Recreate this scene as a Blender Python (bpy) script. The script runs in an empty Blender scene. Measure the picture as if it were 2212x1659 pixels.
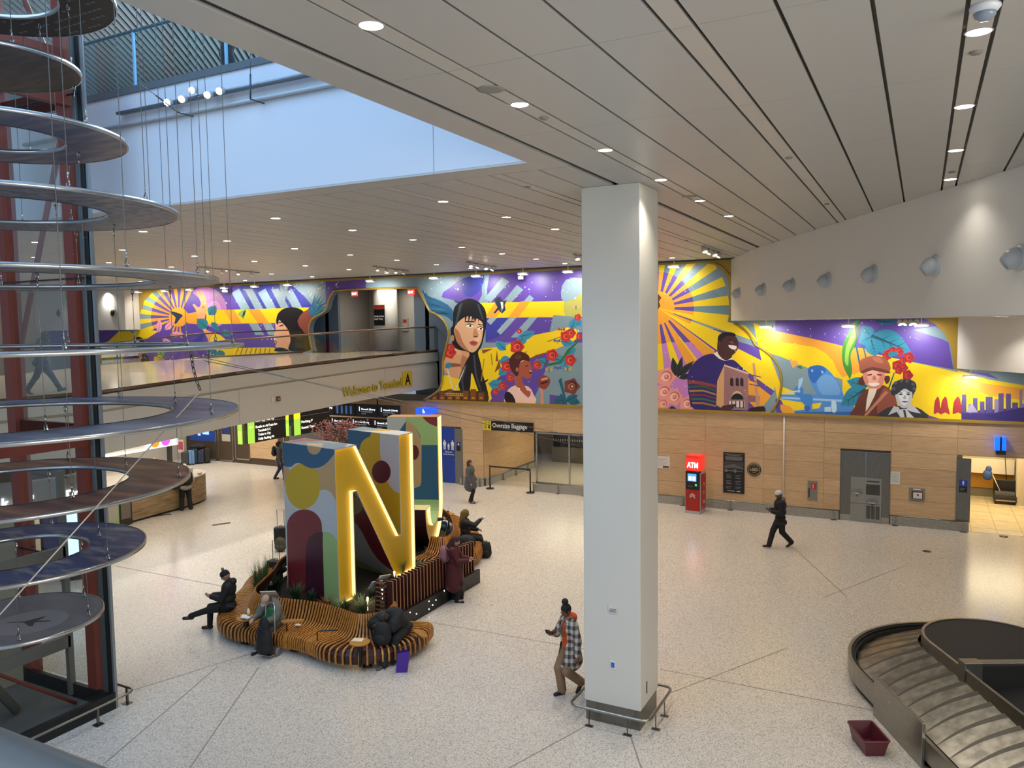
import bpy, bmesh, math, random
import numpy as np
from mathutils import Vector, Matrix, Quaternion
from mathutils.geometry import delaunay_2d_cdt
random.seed(4); PI=math.pi
sc=bpy.context.scene; COL=sc.collection
# ---------------------------------------------------------------- camera
F_PX=1701.6; YAW=.48074; PIT=.074535; ROL=-.013642; CAM=Vector((0,0,6.7))
def ray(px,py):
    x=(px-1106)/F_PX; y=-(py-829.5)/F_PX
    cr,sr=math.cos(ROL),math.sin(ROL); x,y=x*cr-y*sr,x*sr+y*cr
    cp,sp=math.cos(PIT),math.sin(PIT); f=cp+y*sp; z=-sp+y*cp
    cy,sy=math.cos(YAW),math.sin(YAW)
    return Vector((x*cy-f*sy,x*sy+f*cy,z))
def G(px,py,z=0.0):
    v=ray(px,py); return CAM+v*((z-CAM.z)/v.z)
def WY(px,py,Y=28.3):
    v=ray(px,py); return CAM+v*(Y/v.y)
def WX(px,py,X):
    v=ray(px,py); return CAM+v*(X/v.x)
def WP(px,py,a,b):
    v=ray(px,py); n=Vector((-(b[1]-a[1]),b[0]-a[0],0)); t=(Vector((a[0],a[1],0))-Vector((0,0,0))).dot(n)/v.dot(n); return CAM+v*t
cam=bpy.data.cameras.new('camera'); cam.sensor_width=36; cam.lens=36*F_PX/2212; cam.clip_start=.05; cam.clip_end=300
co=bpy.data.objects.new('camera',cam); COL.objects.link(co)
cr,sr=math.cos(ROL),math.sin(ROL); cp,sp=math.cos(PIT),math.sin(PIT); cy,sy=math.cos(YAW),math.sin(YAW)
def _dir(x,y,f):
    X,Y=x*cr-y*sr,x*sr+y*cr; F=f*cp+Y*sp; Z=-f*sp+Y*cp
    return Vector((X*cy-F*sy,X*sy+F*cy,Z))
R_,U_,D_=_dir(1,0,0),_dir(0,1,0),_dir(0,0,1)
m=Matrix((R_,U_,-D_)).transposed().to_4x4(); m.translation=CAM; co.matrix_world=m; sc.camera=co
# ---------------------------------------------------------------- world, exposure, daylight
sc.view_settings.view_transform='Standard'; sc.view_settings.look='None'; sc.view_settings.gamma=1
sc.view_settings.exposure=0.4; sc.view_settings.use_curve_mapping=False
w=bpy.data.worlds.new('sky'); sc.world=w; w.use_nodes=True
w.node_tree.nodes['Background'].inputs[0].default_value=(.50,.68,.95,1); w.node_tree.nodes['Background'].inputs[1].default_value=.35
def light(name,kind,loc,energy,color=(1,1,1),rot=(0,0,0),size=1,size_y=None,spot=None,blend=.5,parent=None):
    l=bpy.data.lights.new(name,kind); l.energy=energy; l.color=color
    if kind=='AREA':
        l.size=size
        if size_y: l.shape='RECTANGLE'; l.size_y=size_y
    else: l.shadow_soft_size=size
    if spot: l.spot_size=spot; l.spot_blend=blend
    o=bpy.data.objects.new(name,l); COL.objects.link(o); o.location=loc; o.rotation_euler=rot
    if parent: o.parent=parent
    return o
# skylight over the atrium well, and the glazed front of the hall behind the balcony
light('skylight_daylight','AREA',(-10,2.0,15.2),1150,(.36,.62,1),(0,0,0),9,12)
light('window_daylight','AREA',(-2,-7,9.5),560,(.88,.93,1),(math.radians(68),0,0),18,7)
light('window_daylight','AREA',(10.5,1,5.5),900,(1,.97,.92),(0,math.radians(100),0),6,9)  # added lamp, no window built there; brightens the pillar's right face and ceiling
# ---------------------------------------------------------------- materials
def lin(c):
    if isinstance(c,str): c=[int(c[i:i+2],16)/255 for i in (0,2,4)]
    return tuple((x/12.92 if x<=.04045 else ((x+.055)/1.055)**2.4) for x in c[:3])+(1,)
_M={}
def mat(hexc,rough=.6,metal=0.0,emit=0,ec=None,alpha=None,trans=0,spec=None,coat=0):
    k=(hexc,rough,metal,emit,ec,alpha,trans,spec,coat)
    if k in _M: return _M[k]
    m=bpy.data.materials.new('m_'+hexc); m.use_nodes=True; b=m.node_tree.nodes['Principled BSDF']
    b.inputs['Base Color'].default_value=lin(hexc); b.inputs['Roughness'].default_value=rough; b.inputs['Metallic'].default_value=metal
    if emit: b.inputs['Emission Color'].default_value=lin(ec or hexc); b.inputs['Emission Strength'].default_value=emit
    if trans: b.inputs['Transmission Weight'].default_value=trans
    if alpha is not None: b.inputs['Alpha'].default_value=alpha
    if spec is not None: b.inputs['Specular IOR Level'].default_value=spec
    if coat: b.inputs['Coat Weight'].default_value=coat
    _M[k]=m; return m
def nodes(m): return m.node_tree.nodes,m.node_tree.links,m.node_tree.nodes['Principled BSDF']
def noisy(name,c1,c2,scale=(1,1,1),sc_=5,rough=.5,detail=4,metal=0,bump=0,island=0,contrast=(.35,.65),coord='Object',dist=0):
    m=bpy.data.materials.new(name); m.use_nodes=True; N,L,b=nodes(m)
    tc=N.new('ShaderNodeTexCoord'); mp=N.new('ShaderNodeMapping'); mp.inputs['Scale'].default_value=scale
    no=N.new('ShaderNodeTexNoise'); no.inputs['Scale'].default_value=sc_; no.inputs['Detail'].default_value=detail; no.inputs['Distortion'].default_value=dist
    r=N.new('ShaderNodeValToRGB'); r.color_ramp.elements[0].position=contrast[0]; r.color_ramp.elements[1].position=contrast[1]
    r.color_ramp.elements[0].color=lin(c1); r.color_ramp.elements[1].color=lin(c2)
    L.new(tc.outputs[coord],mp.inputs[0]); L.new(mp.outputs[0],no.inputs['Vector']); L.new(no.outputs[0],r.inputs[0])
    out=r.outputs[0]
    if island:
        g=N.new('ShaderNodeNewGeometry'); ma=N.new('ShaderNodeMath'); ma.operation='MULTIPLY_ADD'; ma.inputs[1].default_value=island; ma.inputs[2].default_value=1-island/2
        L.new(g.outputs['Random Per Island'],ma.inputs[0]); hs=N.new('ShaderNodeHueSaturation'); L.new(ma.outputs[0],hs.inputs['Value']); L.new(out,hs.inputs['Color']); out=hs.outputs[0]
        ad=N.new('ShaderNodeVectorMath'); ad.operation='ADD'; mu=N.new('ShaderNodeMath'); mu.operation='MULTIPLY'; mu.inputs[1].default_value=37
        L.new(g.outputs['Random Per Island'],mu.inputs[0]); L.new(tc.outputs[coord],ad.inputs[0]); L.new(mu.outputs[0],ad.inputs[1]); L.new(ad.outputs[0],mp.inputs[0])
    L.new(out,b.inputs['Base Color']); b.inputs['Roughness'].default_value=rough; b.inputs['Metallic'].default_value=metal
    if bump:
        bp=N.new('ShaderNodeBump'); bp.inputs['Strength'].default_value=bump; L.new(no.outputs[0],bp.inputs['Height']); L.new(bp.outputs[0],b.inputs['Normal'])
    return m
M_wood=noisy('oak_panel','b8976f','cdad86',(1,1,14),2.2,.42,5,island=.16,contrast=(.3,.7),dist=.6)
M_slat=noisy('bent_oak','9a6226','b87d38',(3,3,3),4,.35,4,island=.12)
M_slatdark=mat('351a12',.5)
M_white=mat('dedcd6',.55); M_ceil=mat('b9b8b4',.38); M_ceilstrip=mat('c3beb6',.4)
M_dark=mat('1c1b1a',.5); M_black=mat('0b0b0c',.45); M_rubber=mat('161616',.7)
M_steel=noisy('brushed_steel','8f8d86','a5a39b',(1,1,30),6,.3,3,metal=1,contrast=(.3,.7))
M_steeld=noisy('brushed_steel_dark','6f6e69','85837c',(30,30,1),6,.34,3,metal=1,contrast=(.3,.7))
M_chrome=mat('c8c9c9',.15,1); M_alu=mat('b7b8b6',.3,1)
M_granite=noisy('granite','86827a','b1ada4',(1,1,1),60,.4,3)
M_red=mat('7c3428',.45); M_gold=mat('a98a35',.35,.3)
def glass(name,tint=(.9,.95,.95,1),fac=.10,rough=.0):
    m=bpy.data.materials.new(name); m.use_nodes=True; N=m.node_tree.nodes; L=m.node_tree.links; N.clear()
    o=N.new('ShaderNodeOutputMaterial'); t=N.new('ShaderNodeBsdfTransparent'); t.inputs[0].default_value=tint
    g=N.new('ShaderNodeBsdfGlossy'); g.inputs['Roughness'].default_value=rough; mx=N.new('ShaderNodeMixShader')
    fr=N.new('ShaderNodeFresnel'); fr.inputs[0].default_value=1.5; ml=N.new('ShaderNodeMath'); ml.operation='MULTIPLY'; ml.inputs[1].default_value=fac/.04
    L.new(fr.outputs[0],ml.inputs[0]); ml.use_clamp=True
    L.new(ml.outputs[0],mx.inputs[0]); L.new(t.outputs[0],mx.inputs[1]); L.new(g.outputs[0],mx.inputs[2]); L.new(mx.outputs[0],o.inputs[0]); return m
M_glassc=glass('elevator_glass',(.9,.92,.9,1),.01); M_glass=glass('clear_glass',(.93,.96,.95,1),.05); M_glasst=glass('tinted_glass',(.62,.68,.67,1),.06); M_glassb=glass('blue_glass',(.6,.8,.86,1),.06)
def terrazzo():
    m=bpy.data.materials.new('terrazzo'); m.use_nodes=True; N,L,b=nodes(m)
    tc=N.new('ShaderNodeTexCoord'); v=N.new('ShaderNodeTexVoronoi'); v.inputs['Scale'].default_value=62; v.inputs['Randomness'].default_value=1
    r=N.new('ShaderNodeValToRGB'); e=r.color_ramp.elements; e[0].position=0; e[0].color=lin('968d80'); e[1].position=.14; e[1].color=lin('c2baae')
    for p,c in ((.3,'cfc8bc'),(.62,'dad3c8'),(.9,'b0a99e')):
        x=e.new(p); x.color=lin(c)
    sp_=N.new('ShaderNodeSeparateColor'); L.new(tc.outputs['Object'],v.inputs['Vector']); L.new(v.outputs['Color'],sp_.inputs[0]); L.new(sp_.outputs[0],r.inputs[0])
    n2=N.new('ShaderNodeTexNoise'); n2.inputs['Scale'].default_value=.35; n2.inputs['Detail'].default_value=3; L.new(tc.outputs['Object'],n2.inputs['Vector'])
    mx=N.new('ShaderNodeMix'); mx.data_type='RGBA'; mx.blend_type='MULTIPLY'; mx.inputs[0].default_value=.35
    r2=N.new('ShaderNodeValToRGB'); r2.color_ramp.elements[0].color=(.82,.8,.8,1); r2.color_ramp.elements[1].color=(1,.99,.97,1); L.new(n2.outputs[0],r2.inputs[0])
    L.new(r.outputs[0],mx.inputs[6]); L.new(r2.outputs[0],mx.inputs[7]); L.new(mx.outputs[2],b.inputs['Base Color']); b.inputs['Roughness'].default_value=.22; b.inputs['Specular IOR Level'].default_value=.45
    return m
M_floor=terrazzo()
# ---------------------------------------------------------------- object helpers
def tag(o,label=None,cat=None,group=None,kind=None):
    if label: o['label']=label
    if cat: o['category']=cat
    if group: o['group']=group
    if kind: o['kind']=kind
    return o
def empty(name,loc,rz=0,label=None,cat=None,group=None):
    o=bpy.data.objects.new(name,None); COL.objects.link(o); o.location=loc; o.rotation_euler=(0,0,rz); o.empty_display_size=.2
    return tag(o,label,cat,group)
class MB:
    def __init__(s): s.v=[]; s.f=[]; s.mi=[]; s.mats=[]; s.cur=0; s.smooth=[]
    def m(s,mt):
        if mt not in s.mats: s.mats.append(mt)
        s.cur=s.mats.index(mt); return s
    def add(s,vs,fs,sm=False):
        o=len(s.v); s.v+= [tuple(v) for v in vs]
        for f in fs: s.f.append([i+o for i in f]); s.mi.append(s.cur); s.smooth.append(sm)
        return s
    def box(s,a,b,M=None):
        x0,y0,z0=a; x1,y1,z1=b
        vs=[Vector(p) for p in ((x0,y0,z0),(x1,y0,z0),(x1,y1,z0),(x0,y1,z0),(x0,y0,z1),(x1,y0,z1),(x1,y1,z1),(x0,y1,z1))]
        if M: vs=[M@v for v in vs]
        return s.add(vs,[(0,3,2,1),(4,5,6,7),(0,1,5,4),(1,2,6,5),(2,3,7,6),(3,0,4,7)])
    def cbox(s,c,d,M=None): return s.box([c[i]-d[i]/2 for i in range(3)],[c[i]+d[i]/2 for i in range(3)],M)
    def prism(s,pts,z0,z1):
        n=len(pts); vs=[(p[0],p[1],z0) for p in pts]+[(p[0],p[1],z1) for p in pts]
        a=sum(pts[i][0]*pts[(i+1)%n][1]-pts[(i+1)%n][0]*pts[i][1] for i in range(n))
        fs=[tuple(reversed(range(n))),tuple(range(n,2*n))]+[(i,(i+1)%n,n+(i+1)%n,n+i) for i in range(n)]
        if a<0: fs=[tuple(reversed(f)) for f in fs]
        return s.add(vs,fs)
    def extr(s,pts,vec):
        n=len(pts); vs=[Vector(p) for p in pts]+[Vector(p)+Vector(vec) for p in pts]
        return s.add(vs,[tuple(range(n)),tuple(reversed(range(n,2*n)))]+[((i+1)%n,i,n+i,n+(i+1)%n) for i in range(n)])
    def tube(s,pts,r,n=8,closed=False,caps=True):
        P=[Vector(p) for p in pts]; k=len(P); rs=r if isinstance(r,(list,tuple)) else [r]*k
        up=None; vs=[]
        for i in range(k):
            if closed: t=P[(i+1)%k]-P[i-1]
            else: t=P[min(i+1,k-1)]-P[max(i-1,0)]
            t.normalize()
            if up is None:
                up=t.orthogonal().normalized()
            else:
                up=(up-t*up.dot(t)); 
                if up.length<1e-5: up=t.orthogonal()
                up.normalize()
            b=t.cross(up)
            for j in range(n): a=2*PI*j/n; vs.append(P[i]+(up*math.cos(a)+b*math.sin(a))*rs[i])
        fs=[]
        for i in range(k if closed else k-1):
            i2=(i+1)%k
            for j in range(n): fs.append((i*n+j,i*n+(j+1)%n,i2*n+(j+1)%n,i2*n+j))
        s.add(vs,fs,True)
        if caps and not closed:
            o=len(s.v)-len(vs)
            s.f.append([o+j for j in reversed(range(n))]); s.mi.append(s.cur); s.smooth.append(False)
            s.f.append([o+(k-1)*n+j for j in range(n)]); s.mi.append(s.cur); s.smooth.append(False)
        return s
    def lathe(s,prof,c=(0,0,0),n=20,M=None,sm=True,caps=True):
        vs=[];k=len(prof)
        for r,z in prof:
            for j in range(n): a=2*PI*j/n; v=Vector((c[0]+r*math.cos(a),c[1]+r*math.sin(a),c[2]+z)); vs.append(M@v if M else v)
        fs=[(i*n+j,i*n+(j+1)%n,(i+1)*n+(j+1)%n,(i+1)*n+j) for i in range(k-1) for j in range(n)]
        s.add(vs,fs,sm); o=len(s.v)-len(vs)
        if not caps: return s
        if prof[0][0]>1e-4: s.f.append([o+j for j in reversed(range(n))]); s.mi.append(s.cur); s.smooth.append(False)
        if prof[-1][0]>1e-4: s.f.append([o+(k-1)*n+j for j in range(n)]); s.mi.append(s.cur); s.smooth.append(False)
        return s
    def build(s,name,mt=None,parent=None,bevel=0,loc=None):
        me=bpy.data.meshes.new(name); me.from_pydata(s.v,[],s.f)
        ms=s.mats or [mt]
        for x in ms: me.materials.append(x)
        for p,i,sm in zip(me.polygons,s.mi,s.smooth): p.material_index=i if s.mats else 0; p.use_smooth=sm
        me.update(); o=bpy.data.objects.new(name,me); COL.objects.link(o)
        if loc is not None:
            me.transform(Matrix.Translation(-Vector(loc))); o.location=loc
        if parent: o.parent=parent
        if bevel:
            b=o.modifiers.new('bevel','BEVEL'); b.width=bevel; b.segments=2; b.limit_method='ANGLE'
        return o
def wpart(mb,name,mt,root,bevel=0):
    """part given in world coordinates, parented to an unrotated root"""
    o=mb.build(name,mt,None,bevel); o.data.transform(Matrix.Translation(-Vector(root.location))); o.parent=root; return o
def struct(mb,name,mt,bevel=0): return tag(mb.build(name,mt,None,bevel),kind='structure')
def dup(o,parent=None,**kw):
    c=o.copy(); COL.objects.link(c)
    if parent: c.parent=parent
    for ch in o.children: dup(ch,c)
    return c
# ---------------------------------------------------------------- flat painting: overlapping outlines resolved into one flat mesh
def paint(name,polys,fn,cut=None,holes=(),parent=None,flip=False,rough=.5,thick=None,emit=0):
    """polys: list of (pts2d,hex) painted in order; cut: outline kept; holes: outlines removed; fn maps 2d->3d"""
    V=[];Fc=[]; ids=[]
    allp=([(cut,'CUT')] if cut else [])+list(polys)+[(h,'HOLE') for h in holes]
    for pts,c in allp:
        if sum(pts[i-1][0]*pts[i][1]-pts[i][0]*pts[i-1][1] for i in range(len(pts)))<0: pts=list(reversed(pts))
        o=len(V); V+=[Vector(p) for p in pts]; Fc.append(list(range(o,o+len(pts))))
    vo,eo,fo,ov,oe,of=delaunay_2d_cdt(V,[],Fc,1,1e-5,True)
    MBm={}; mats=[]; faces=[]; mi=[]
    for f,src in zip(fo,of):
        if not src: continue
        names=[allp[i][1] for i in src]
        if 'HOLE' in names or (cut and 'CUT' not in names): continue
        k=[i for i in src if allp[i][1] not in('CUT','HOLE')]
        if not k: continue
        c=allp[max(k)][1]
        if c not in mats: mats.append(c)
        faces.append(list(f)); mi.append(mats.index(c))
    used=sorted({i for f in faces for i in f}); ix={u:i for i,u in enumerate(used)}
    me=bpy.data.meshes.new(name); me.from_pydata([tuple(fn(vo[u][0],vo[u][1])) for u in used],[],[[ix[i] for i in (reversed(f) if flip else f)] for f in faces])
    for c in mats: me.materials.append(c if not isinstance(c,str) else mat(c,rough,emit=emit))
    for p,i in zip(me.polygons,mi): p.material_index=i
    me.update(); o=bpy.data.objects.new(name,me); COL.objects.link(o)
    if parent: o.parent=parent
    return o
def circ(cx,cy,r,n=28,ry=None,a0=0,a1=2*PI,rot=0):
    ry=ry or r; full=abs(a1-a0-2*PI)<1e-6; k=n if full else n+1; out=[]
    for i in range(k):
        a=a0+(a1-a0)*i/n; x,y=r*math.cos(a),ry*math.sin(a); out.append((cx+x*math.cos(rot)-y*math.sin(rot),cy+x*math.sin(rot)+y*math.cos(rot)))
    return out
def smooth(pts,n=4,closed=True):
    """Catmull-Rom through the points"""
    out=[];k=len(pts)
    rng=range(k) if closed else range(k-1)
    for i in rng:
        g=(lambda j:pts[j%k]) if closed else (lambda j:pts[max(0,min(k-1,j))])
        p0,p1,p2,p3=g(i-1),g(i),g(i+1),g(i+2)
        for s in range(n):
            t=s/n; out.append(tuple(.5*((2*p1[d])+(-p0[d]+p2[d])*t+(2*p0[d]-5*p1[d]+4*p2[d]-p3[d])*t*t+(-p0[d]+3*p1[d]-3*p2[d]+p3[d])*t**3) for d in range(len(p1))))
    if not closed: out.append(tuple(pts[-1]))
    return out
_cv=None
def text(name,s,size,origin,right,up,mt,parent=None,depth=.004,align='LEFT',bold=.0,width=None):
    """raised lettering; right/up are world unit vectors in the plane of the sign"""
    cu=bpy.data.curves.new('t','FONT'); cu.body=s; cu.size=size; cu.align_x=align; cu.align_y='BOTTOM_BASELINE'; cu.offset=bold; cu.extrude=depth/2; cu.resolution_u=2
    to=bpy.data.objects.new('t',cu); COL.objects.link(to)
    dg=bpy.context.evaluated_depsgraph_get(); me=bpy.data.meshes.new_from_object(to.evaluated_get(dg)); bpy.data.objects.remove(to)
    r=Vector(right).normalized(); u=Vector(up).normalized(); n=r.cross(u)
    xs=[v.co.x for v in me.vertices]
    sx=1
    if width and xs: sx=width/(max(xs)-min(xs))
    M=Matrix((r*sx,u,n)).transposed().to_4x4(); M.translation=Vector(origin)+n*depth/2; me.transform(M); me.materials.clear(); me.materials.append(mt); me.name=name
    o=bpy.data.objects.new(name,me); COL.objects.link(o)
    if parent: me.transform(Matrix.Translation(-Vector(parent.matrix_basis.translation))); o.parent=parent
    return o
# ================================================================ STRUCTURE
CZ=8.9; YW=28.3
def fl():
    b=MB(); b.box((-60,-10,-.3),(14,40,0)); return struct(b,'floor',M_floor)
fl()
# floor joints: thin divider strips set flush in the terrazzo
j=MB()
def joint(p,q,w=.012):
    a,b_=G(*p),G(*q); d=(b_-a).normalized(); n=Vector((-d.y,d.x,0))*w
    j.add([a-n+Vector((0,0,.0015)),b_-n+Vector((0,0,.0015)),b_+n+Vector((0,0,.0015)),a+n+Vector((0,0,.0015))],[(0,1,2,3)])
for p,q in (((246,1222),(500,1270)),((930,1344),(1262,1402)),((1427,1446),(1900,1537)),((258,1500),(580,1400)),((225,1650),(470,1440)),((410,1659),(560,1440)),((1100,1659),(1262,1570)),((1362,1590),(1385,1659)),((1040,1120),(1250,1010)),((1700,1170),(1830,1290)),((1780,1290),(1960,1220)),((1440,1500),(1700,1400))): joint(p,q)
tag(j.build('trim_1',mat('8d857a',.5)),kind='structure')
# ---- ceiling of metal panels
c=MB(); back=MB(); strip=MB()
lines=[-3.63+1.98*k for k in range(-21,5)]
def cells():
    ys=[5.98+2.4*k for k in range(-4,10)]
    for L in lines:
        xs=[(L-.1,L+.1,1),(L+.1,L+.695,0),(L+.695,L+1.288,0),(L+1.288,L+1.88,0)]
        for x0,x1,s in xs:
            for k in range(len(ys)-1):
                yield x0,x1,ys[k],ys[k+1],s
def clipok(x0,x1,y0,y1):
    return x0,x1,y0,y1
XO=-4.82; YO=9.8
for x0,x1,y0,y1,s in cells():
    y1=min(y1,YW); 
    if y1<=y0: continue
    if x1<-4.3 and y1<=YO+.55 : continue
    if x0<-4.33 and y0<YO+.5:
        if x1>-4.25: x0=-4.33
        else: y0=YO+.52
    if abs(x1+4.33)<.3 and x1<-4.2 and x1>-4.5 : x1=-4.41
    if abs(x0+4.33)<.3 and x0>-4.5 and x0<-4.2: x0=-4.33+.0
    g=.016; gy=.004
    (strip if s else c).box((x0+g,y0+gy,CZ),(x1-g,y1-gy,CZ+.03))
c.box((-50,YO,CZ),(-4.41,YO+.5,CZ+.03)); c.box((XO,-4,CZ),(-4.41,YO-.004,CZ+.03))
struct(c,'ceiling',M_ceil); o=struct(strip,'ceiling',M_ceilstrip)
back.box((-4.5,-4,CZ+.05),(12,YW+.3,CZ+.3)); back.box((-50,YO+.31,CZ+.05),(-4.5,YW+.3,CZ+.3)); struct(back,'ceiling',mat('66635b',.7)); back=MB(); back.box((-4.409,-4,CZ+.028),(-4.331,YW,CZ+.045)); struct(back,'ceiling',M_dark)
# ---- pillar
PL=(-4.96,-3.97,12.02,12.98)
p=MB(); p.box((PL[0],PL[2],.34),(PL[1],PL[3],CZ)); o=p.build('pillar',mat('cfcdc4',.5),None,.012); tag(o,'tall square white pillar from steel base to ceiling','pillar')
p=MB(); p.box((PL[0]+.02,PL[2]+.02,0),(PL[1]-.02,PL[3]-.02,.36)); pb=p.build('base_cladding',M_steeld,o)
sg=MB(); sg.box((-4.52,PL[2]-.015,1.93),(-4.36,PL[2],2.06)); x=sg.build('notice_plate',mat('cfcfca',.4),o)
sg=MB(); 
for k in range(3): sg.box((-4.51+.01*k,PL[2]-.018,1.95+.022*k),(-4.38,PL[2]-.014,1.96+.022*k))
sg.build('notice_text',mat('6f6a68',.6),x)
sg=MB(); sg.box((-4.49,PL[2]-.012,.98),(-4.40,PL[2],1.11)); x=sg.build('notice_plate',mat('d9dcdd',.4),o)
sg=MB(); sg.box((-4.475,PL[2]-.014,1.0),(-4.415,PL[2]-.011,1.09)); sg.build('blue_panel',mat('3c5fb8',.4),x)
sg=MB(); sg.box((PL[1],12.32,.52),(PL[1]+.006,12.36,.72)); sg.build('outlet_slot',M_black,o)
# steel bumper rail around the pillar
rt=empty('bumper_rail',(-4.47,12.5,0),0,'brushed steel bumper rail bent around the foot of the white pillar','rail')
def rrect(x0,x1,y0,y1,r,z,n=6):
    out=[]
    for cx,cy,a in ((x1-r,y1-r,0),(x0+r,y1-r,90),(x0+r,y0+r,180),(x1-r,y0+r,270)):
        for i in range(n+1): t=math.radians(a+90*i/n); out.append((cx+r*math.cos(t),cy+r*math.sin(t),z))
    return out
b=MB(); b.tube(rrect(PL[0]-.2,PL[1]+.2,PL[2]-.2,PL[3]+.2,.14,.3),.024,8,True); wpart(b,'rail',M_steel,rt)
for x,y in ((-4.8,PL[2]-.2),(-4.13,PL[2]-.2),(PL[1]+.2,12.7),(PL[0]-.2,12.7),(PL[1]+.2,12.2)):
    b=MB(); b.box((x-.006,y-.02,0),(x+.006,y+.02,.29)); b.box((x-.07,y-.035,0),(x+.07,y+.035,.012)); wpart(b,'post',M_steeld,rt)
# ---- back wall: oak panelling below, with openings
def xs_(*px): return [WY(x,y).x for x,y in px]
XF0,XF1=-2.36,-.84    # steel drinking fountain recess
wood=MB(); rows=[.32+.5267*i for i in range(7)]
joints=[-29.5,-27.6,-25.8,-23.9,-22.2,-20.3,-18.5,-17.22,-16.15,-14.93,-12.96,-11.75,-10.2,-8.65,-6.9,-4.86,-4.18,-2.88,-.82,1.05,3.0,5.0]
for i in range(len(joints)-1):
    x0,x1=joints[i],joints[i+1]
    for k in range(6):
        z0,z1=rows[k],rows[k+1]
        a,b_=x0,x1
        if z1<2.5:
            if -29.4<(a+b_)/2<-27.6 and False: continue
            if (a+b_)/2<-18.5 and (a+b_)/2>-27: continue    # glazed doors and service fronts
            if -18.5<=a<-17.3: continue       # blue door
            if -16.2<a<-9: 
                if a<-9.5: continue           # oversize baggage bay
            if a>1.0: continue                # restroom entrance
            if a>=-2.9 and b_<=-.8 and True:
                a2=[(a,XF0),(XF1,b_)] ; 
                for q0,q1 in a2:
                    if q1-q0>.02: wood.box((q0+.003,YW,z0+.003),(q1-.003,YW+.02,z1-.003))
                continue
        wood.box((a+.003,YW,z0+.003),(b_-.003,YW+.02,z1-.003))
o=struct(wood,'wall_back',M_wood)
bk=MB()
for x0,x1,z0,z1 in ((-50,-18.2,2.42,CZ),(-50,-26.9,0,2.42),(-17.5,-16.15,0,2.42),(-18.2,-9.55,2.42,3.5),(-9.55,-2.36,0,3.5),(-2.36,-.84,2.35,3.5),(-.84,1.03,0,3.5),(1.03,5,2.42,3.5)):
    if z1>3.5: 
        continue
    bk.box((x0,YW+.021,z0),(x1,YW+.25,z1))
struct(bk,'wall_back',mat('4a3a2a',.7))
# granite curb and steel bumper along the back wall
cb=MB(); rl=MB()
for x0,x1 in ((-27.5,-23.9),(-17.3,-16.15),(-9.55,-2.38),(-.82,1.42)):
    cb.box((x0,YW-.06,0),(x1,YW+.02,.28)); rl.tube([(x0,YW-.1,.33),(x1,YW-.1,.33)],.018)
    n=max(1,int((x1-x0)/1.6))
    for i in range(n+1):
        x=x0+.15+(x1-x0-.3)*i/n; rl.box((x-.006,YW-.12,0),(x+.006,YW-.07,.33)); rl.box((x-.09,YW-.2,0),(x+.09,YW-.06,.01))
struct(cb,'baseboard_back',M_granite); struct(rl,'trim_2',M_steel)
# white riser tube on the wall
x=WY(1693,1000).x; b=MB(); b.tube([(x,YW-.03,.33),(x,YW-.03,3.5)],.022); tag(b.build('conduit',mat('d8d8d4',.4)),'thin white vertical conduit on the oak wall between black plaque and red cabinet','pipe')
# upper part behind the mural with the bridge portal
# ---- bulkheads at right
bh=MB(); bh.prism([(-6.05,28.35),(-4.37,24.25),(.23,15.54),(1.24,13.65),(5.2,6.2),(12,6.2),(12,28.35)],6.745,CZ-.002); struct(bh,'wall_right',M_white)
bh=MB(); bh.prism([(.97,28.35),(.97,28.0),(2.55,26.0),(12,14.5),(12,28.35)],5.17,6.744); struct(bh,'wall_right',M_white)
sm=MB(); a_=Vector((-4.37,24.25)); 
q=WP(1643,600,(-4.37,24.25),(-6.05,28.35)); 
for t in (0.02,.52):
    P0=Vector((-4.37,24.25,0)); P1=Vector((1.24,13.65,0)); d=(P1-P0).normalized(); n=Vector((d.y,-d.x,0))*-1
    pp=P0+(P1-P0)*t; s_=n*.003
    sm.add([pp+Vector((0,0,6.75))-d*.004-n*.004,pp+Vector((0,0,6.75))+d*.004-n*.004,pp+Vector((0,0,8.9))+d*.004-n*.004,pp+Vector((0,0,8.9))-d*.004-n*.004],[(0,1,2,3)])
# ---- right side end wall beyond frame, side closure
b=MB(); b.box((12,-10,0),(12.3,30,CZ)); struct(b,'wall_right',M_white)
b=MB(); b.box((-45.3,-10,0),(-45,YW,CZ)); struct(b,'wall_left',M_white)
# left bulkhead
X0=WY(210,700).x; X1=WY(300,620).x
b=MB(); zz=WY(300,712).z; b.box((-45,YW-.9,zz),(X1,YW,CZ)); b2=MB(); struct(b,'wall_left',M_white)
# ---- atrium well above the ceiling opening
ZL=11.09
b=MB(); b.box((-45,YO,CZ+.032),(XO,YO+.3,ZL)); struct(b,'wall_back',mat('cfd4da',.5))
b=MB(); b.box((XO,-4,CZ+.032),(XO+.3,YO+.3,ZL+.5)); struct(b,'wall_right',mat('d3d6d8',.5))
b=MB(); b.box((-45,YO-.03,ZL-.12),(XO,YO+.35,ZL)); struct(b,'trim_3',mat('5a6468',.5))
b=MB(); b.tube([(-16,YO-.05,10.42),(XO,YO-.05,10.42)],.035); struct(b,'trim_4',mat('aeb4b8',.5))
b=MB(); b.box((-45,YO+.3,ZL-.3),(6,26,ZL-.02)); struct(b,'floor',mat('8b8d8e',.4))
sx=WY(936,300,YO).x; b=MB(); b.box((sx-.005,YO-.002,CZ),(sx+.005,YO,ZL-.1)); struct(b,'trim_5',mat('7d8a96',.6))
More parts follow.
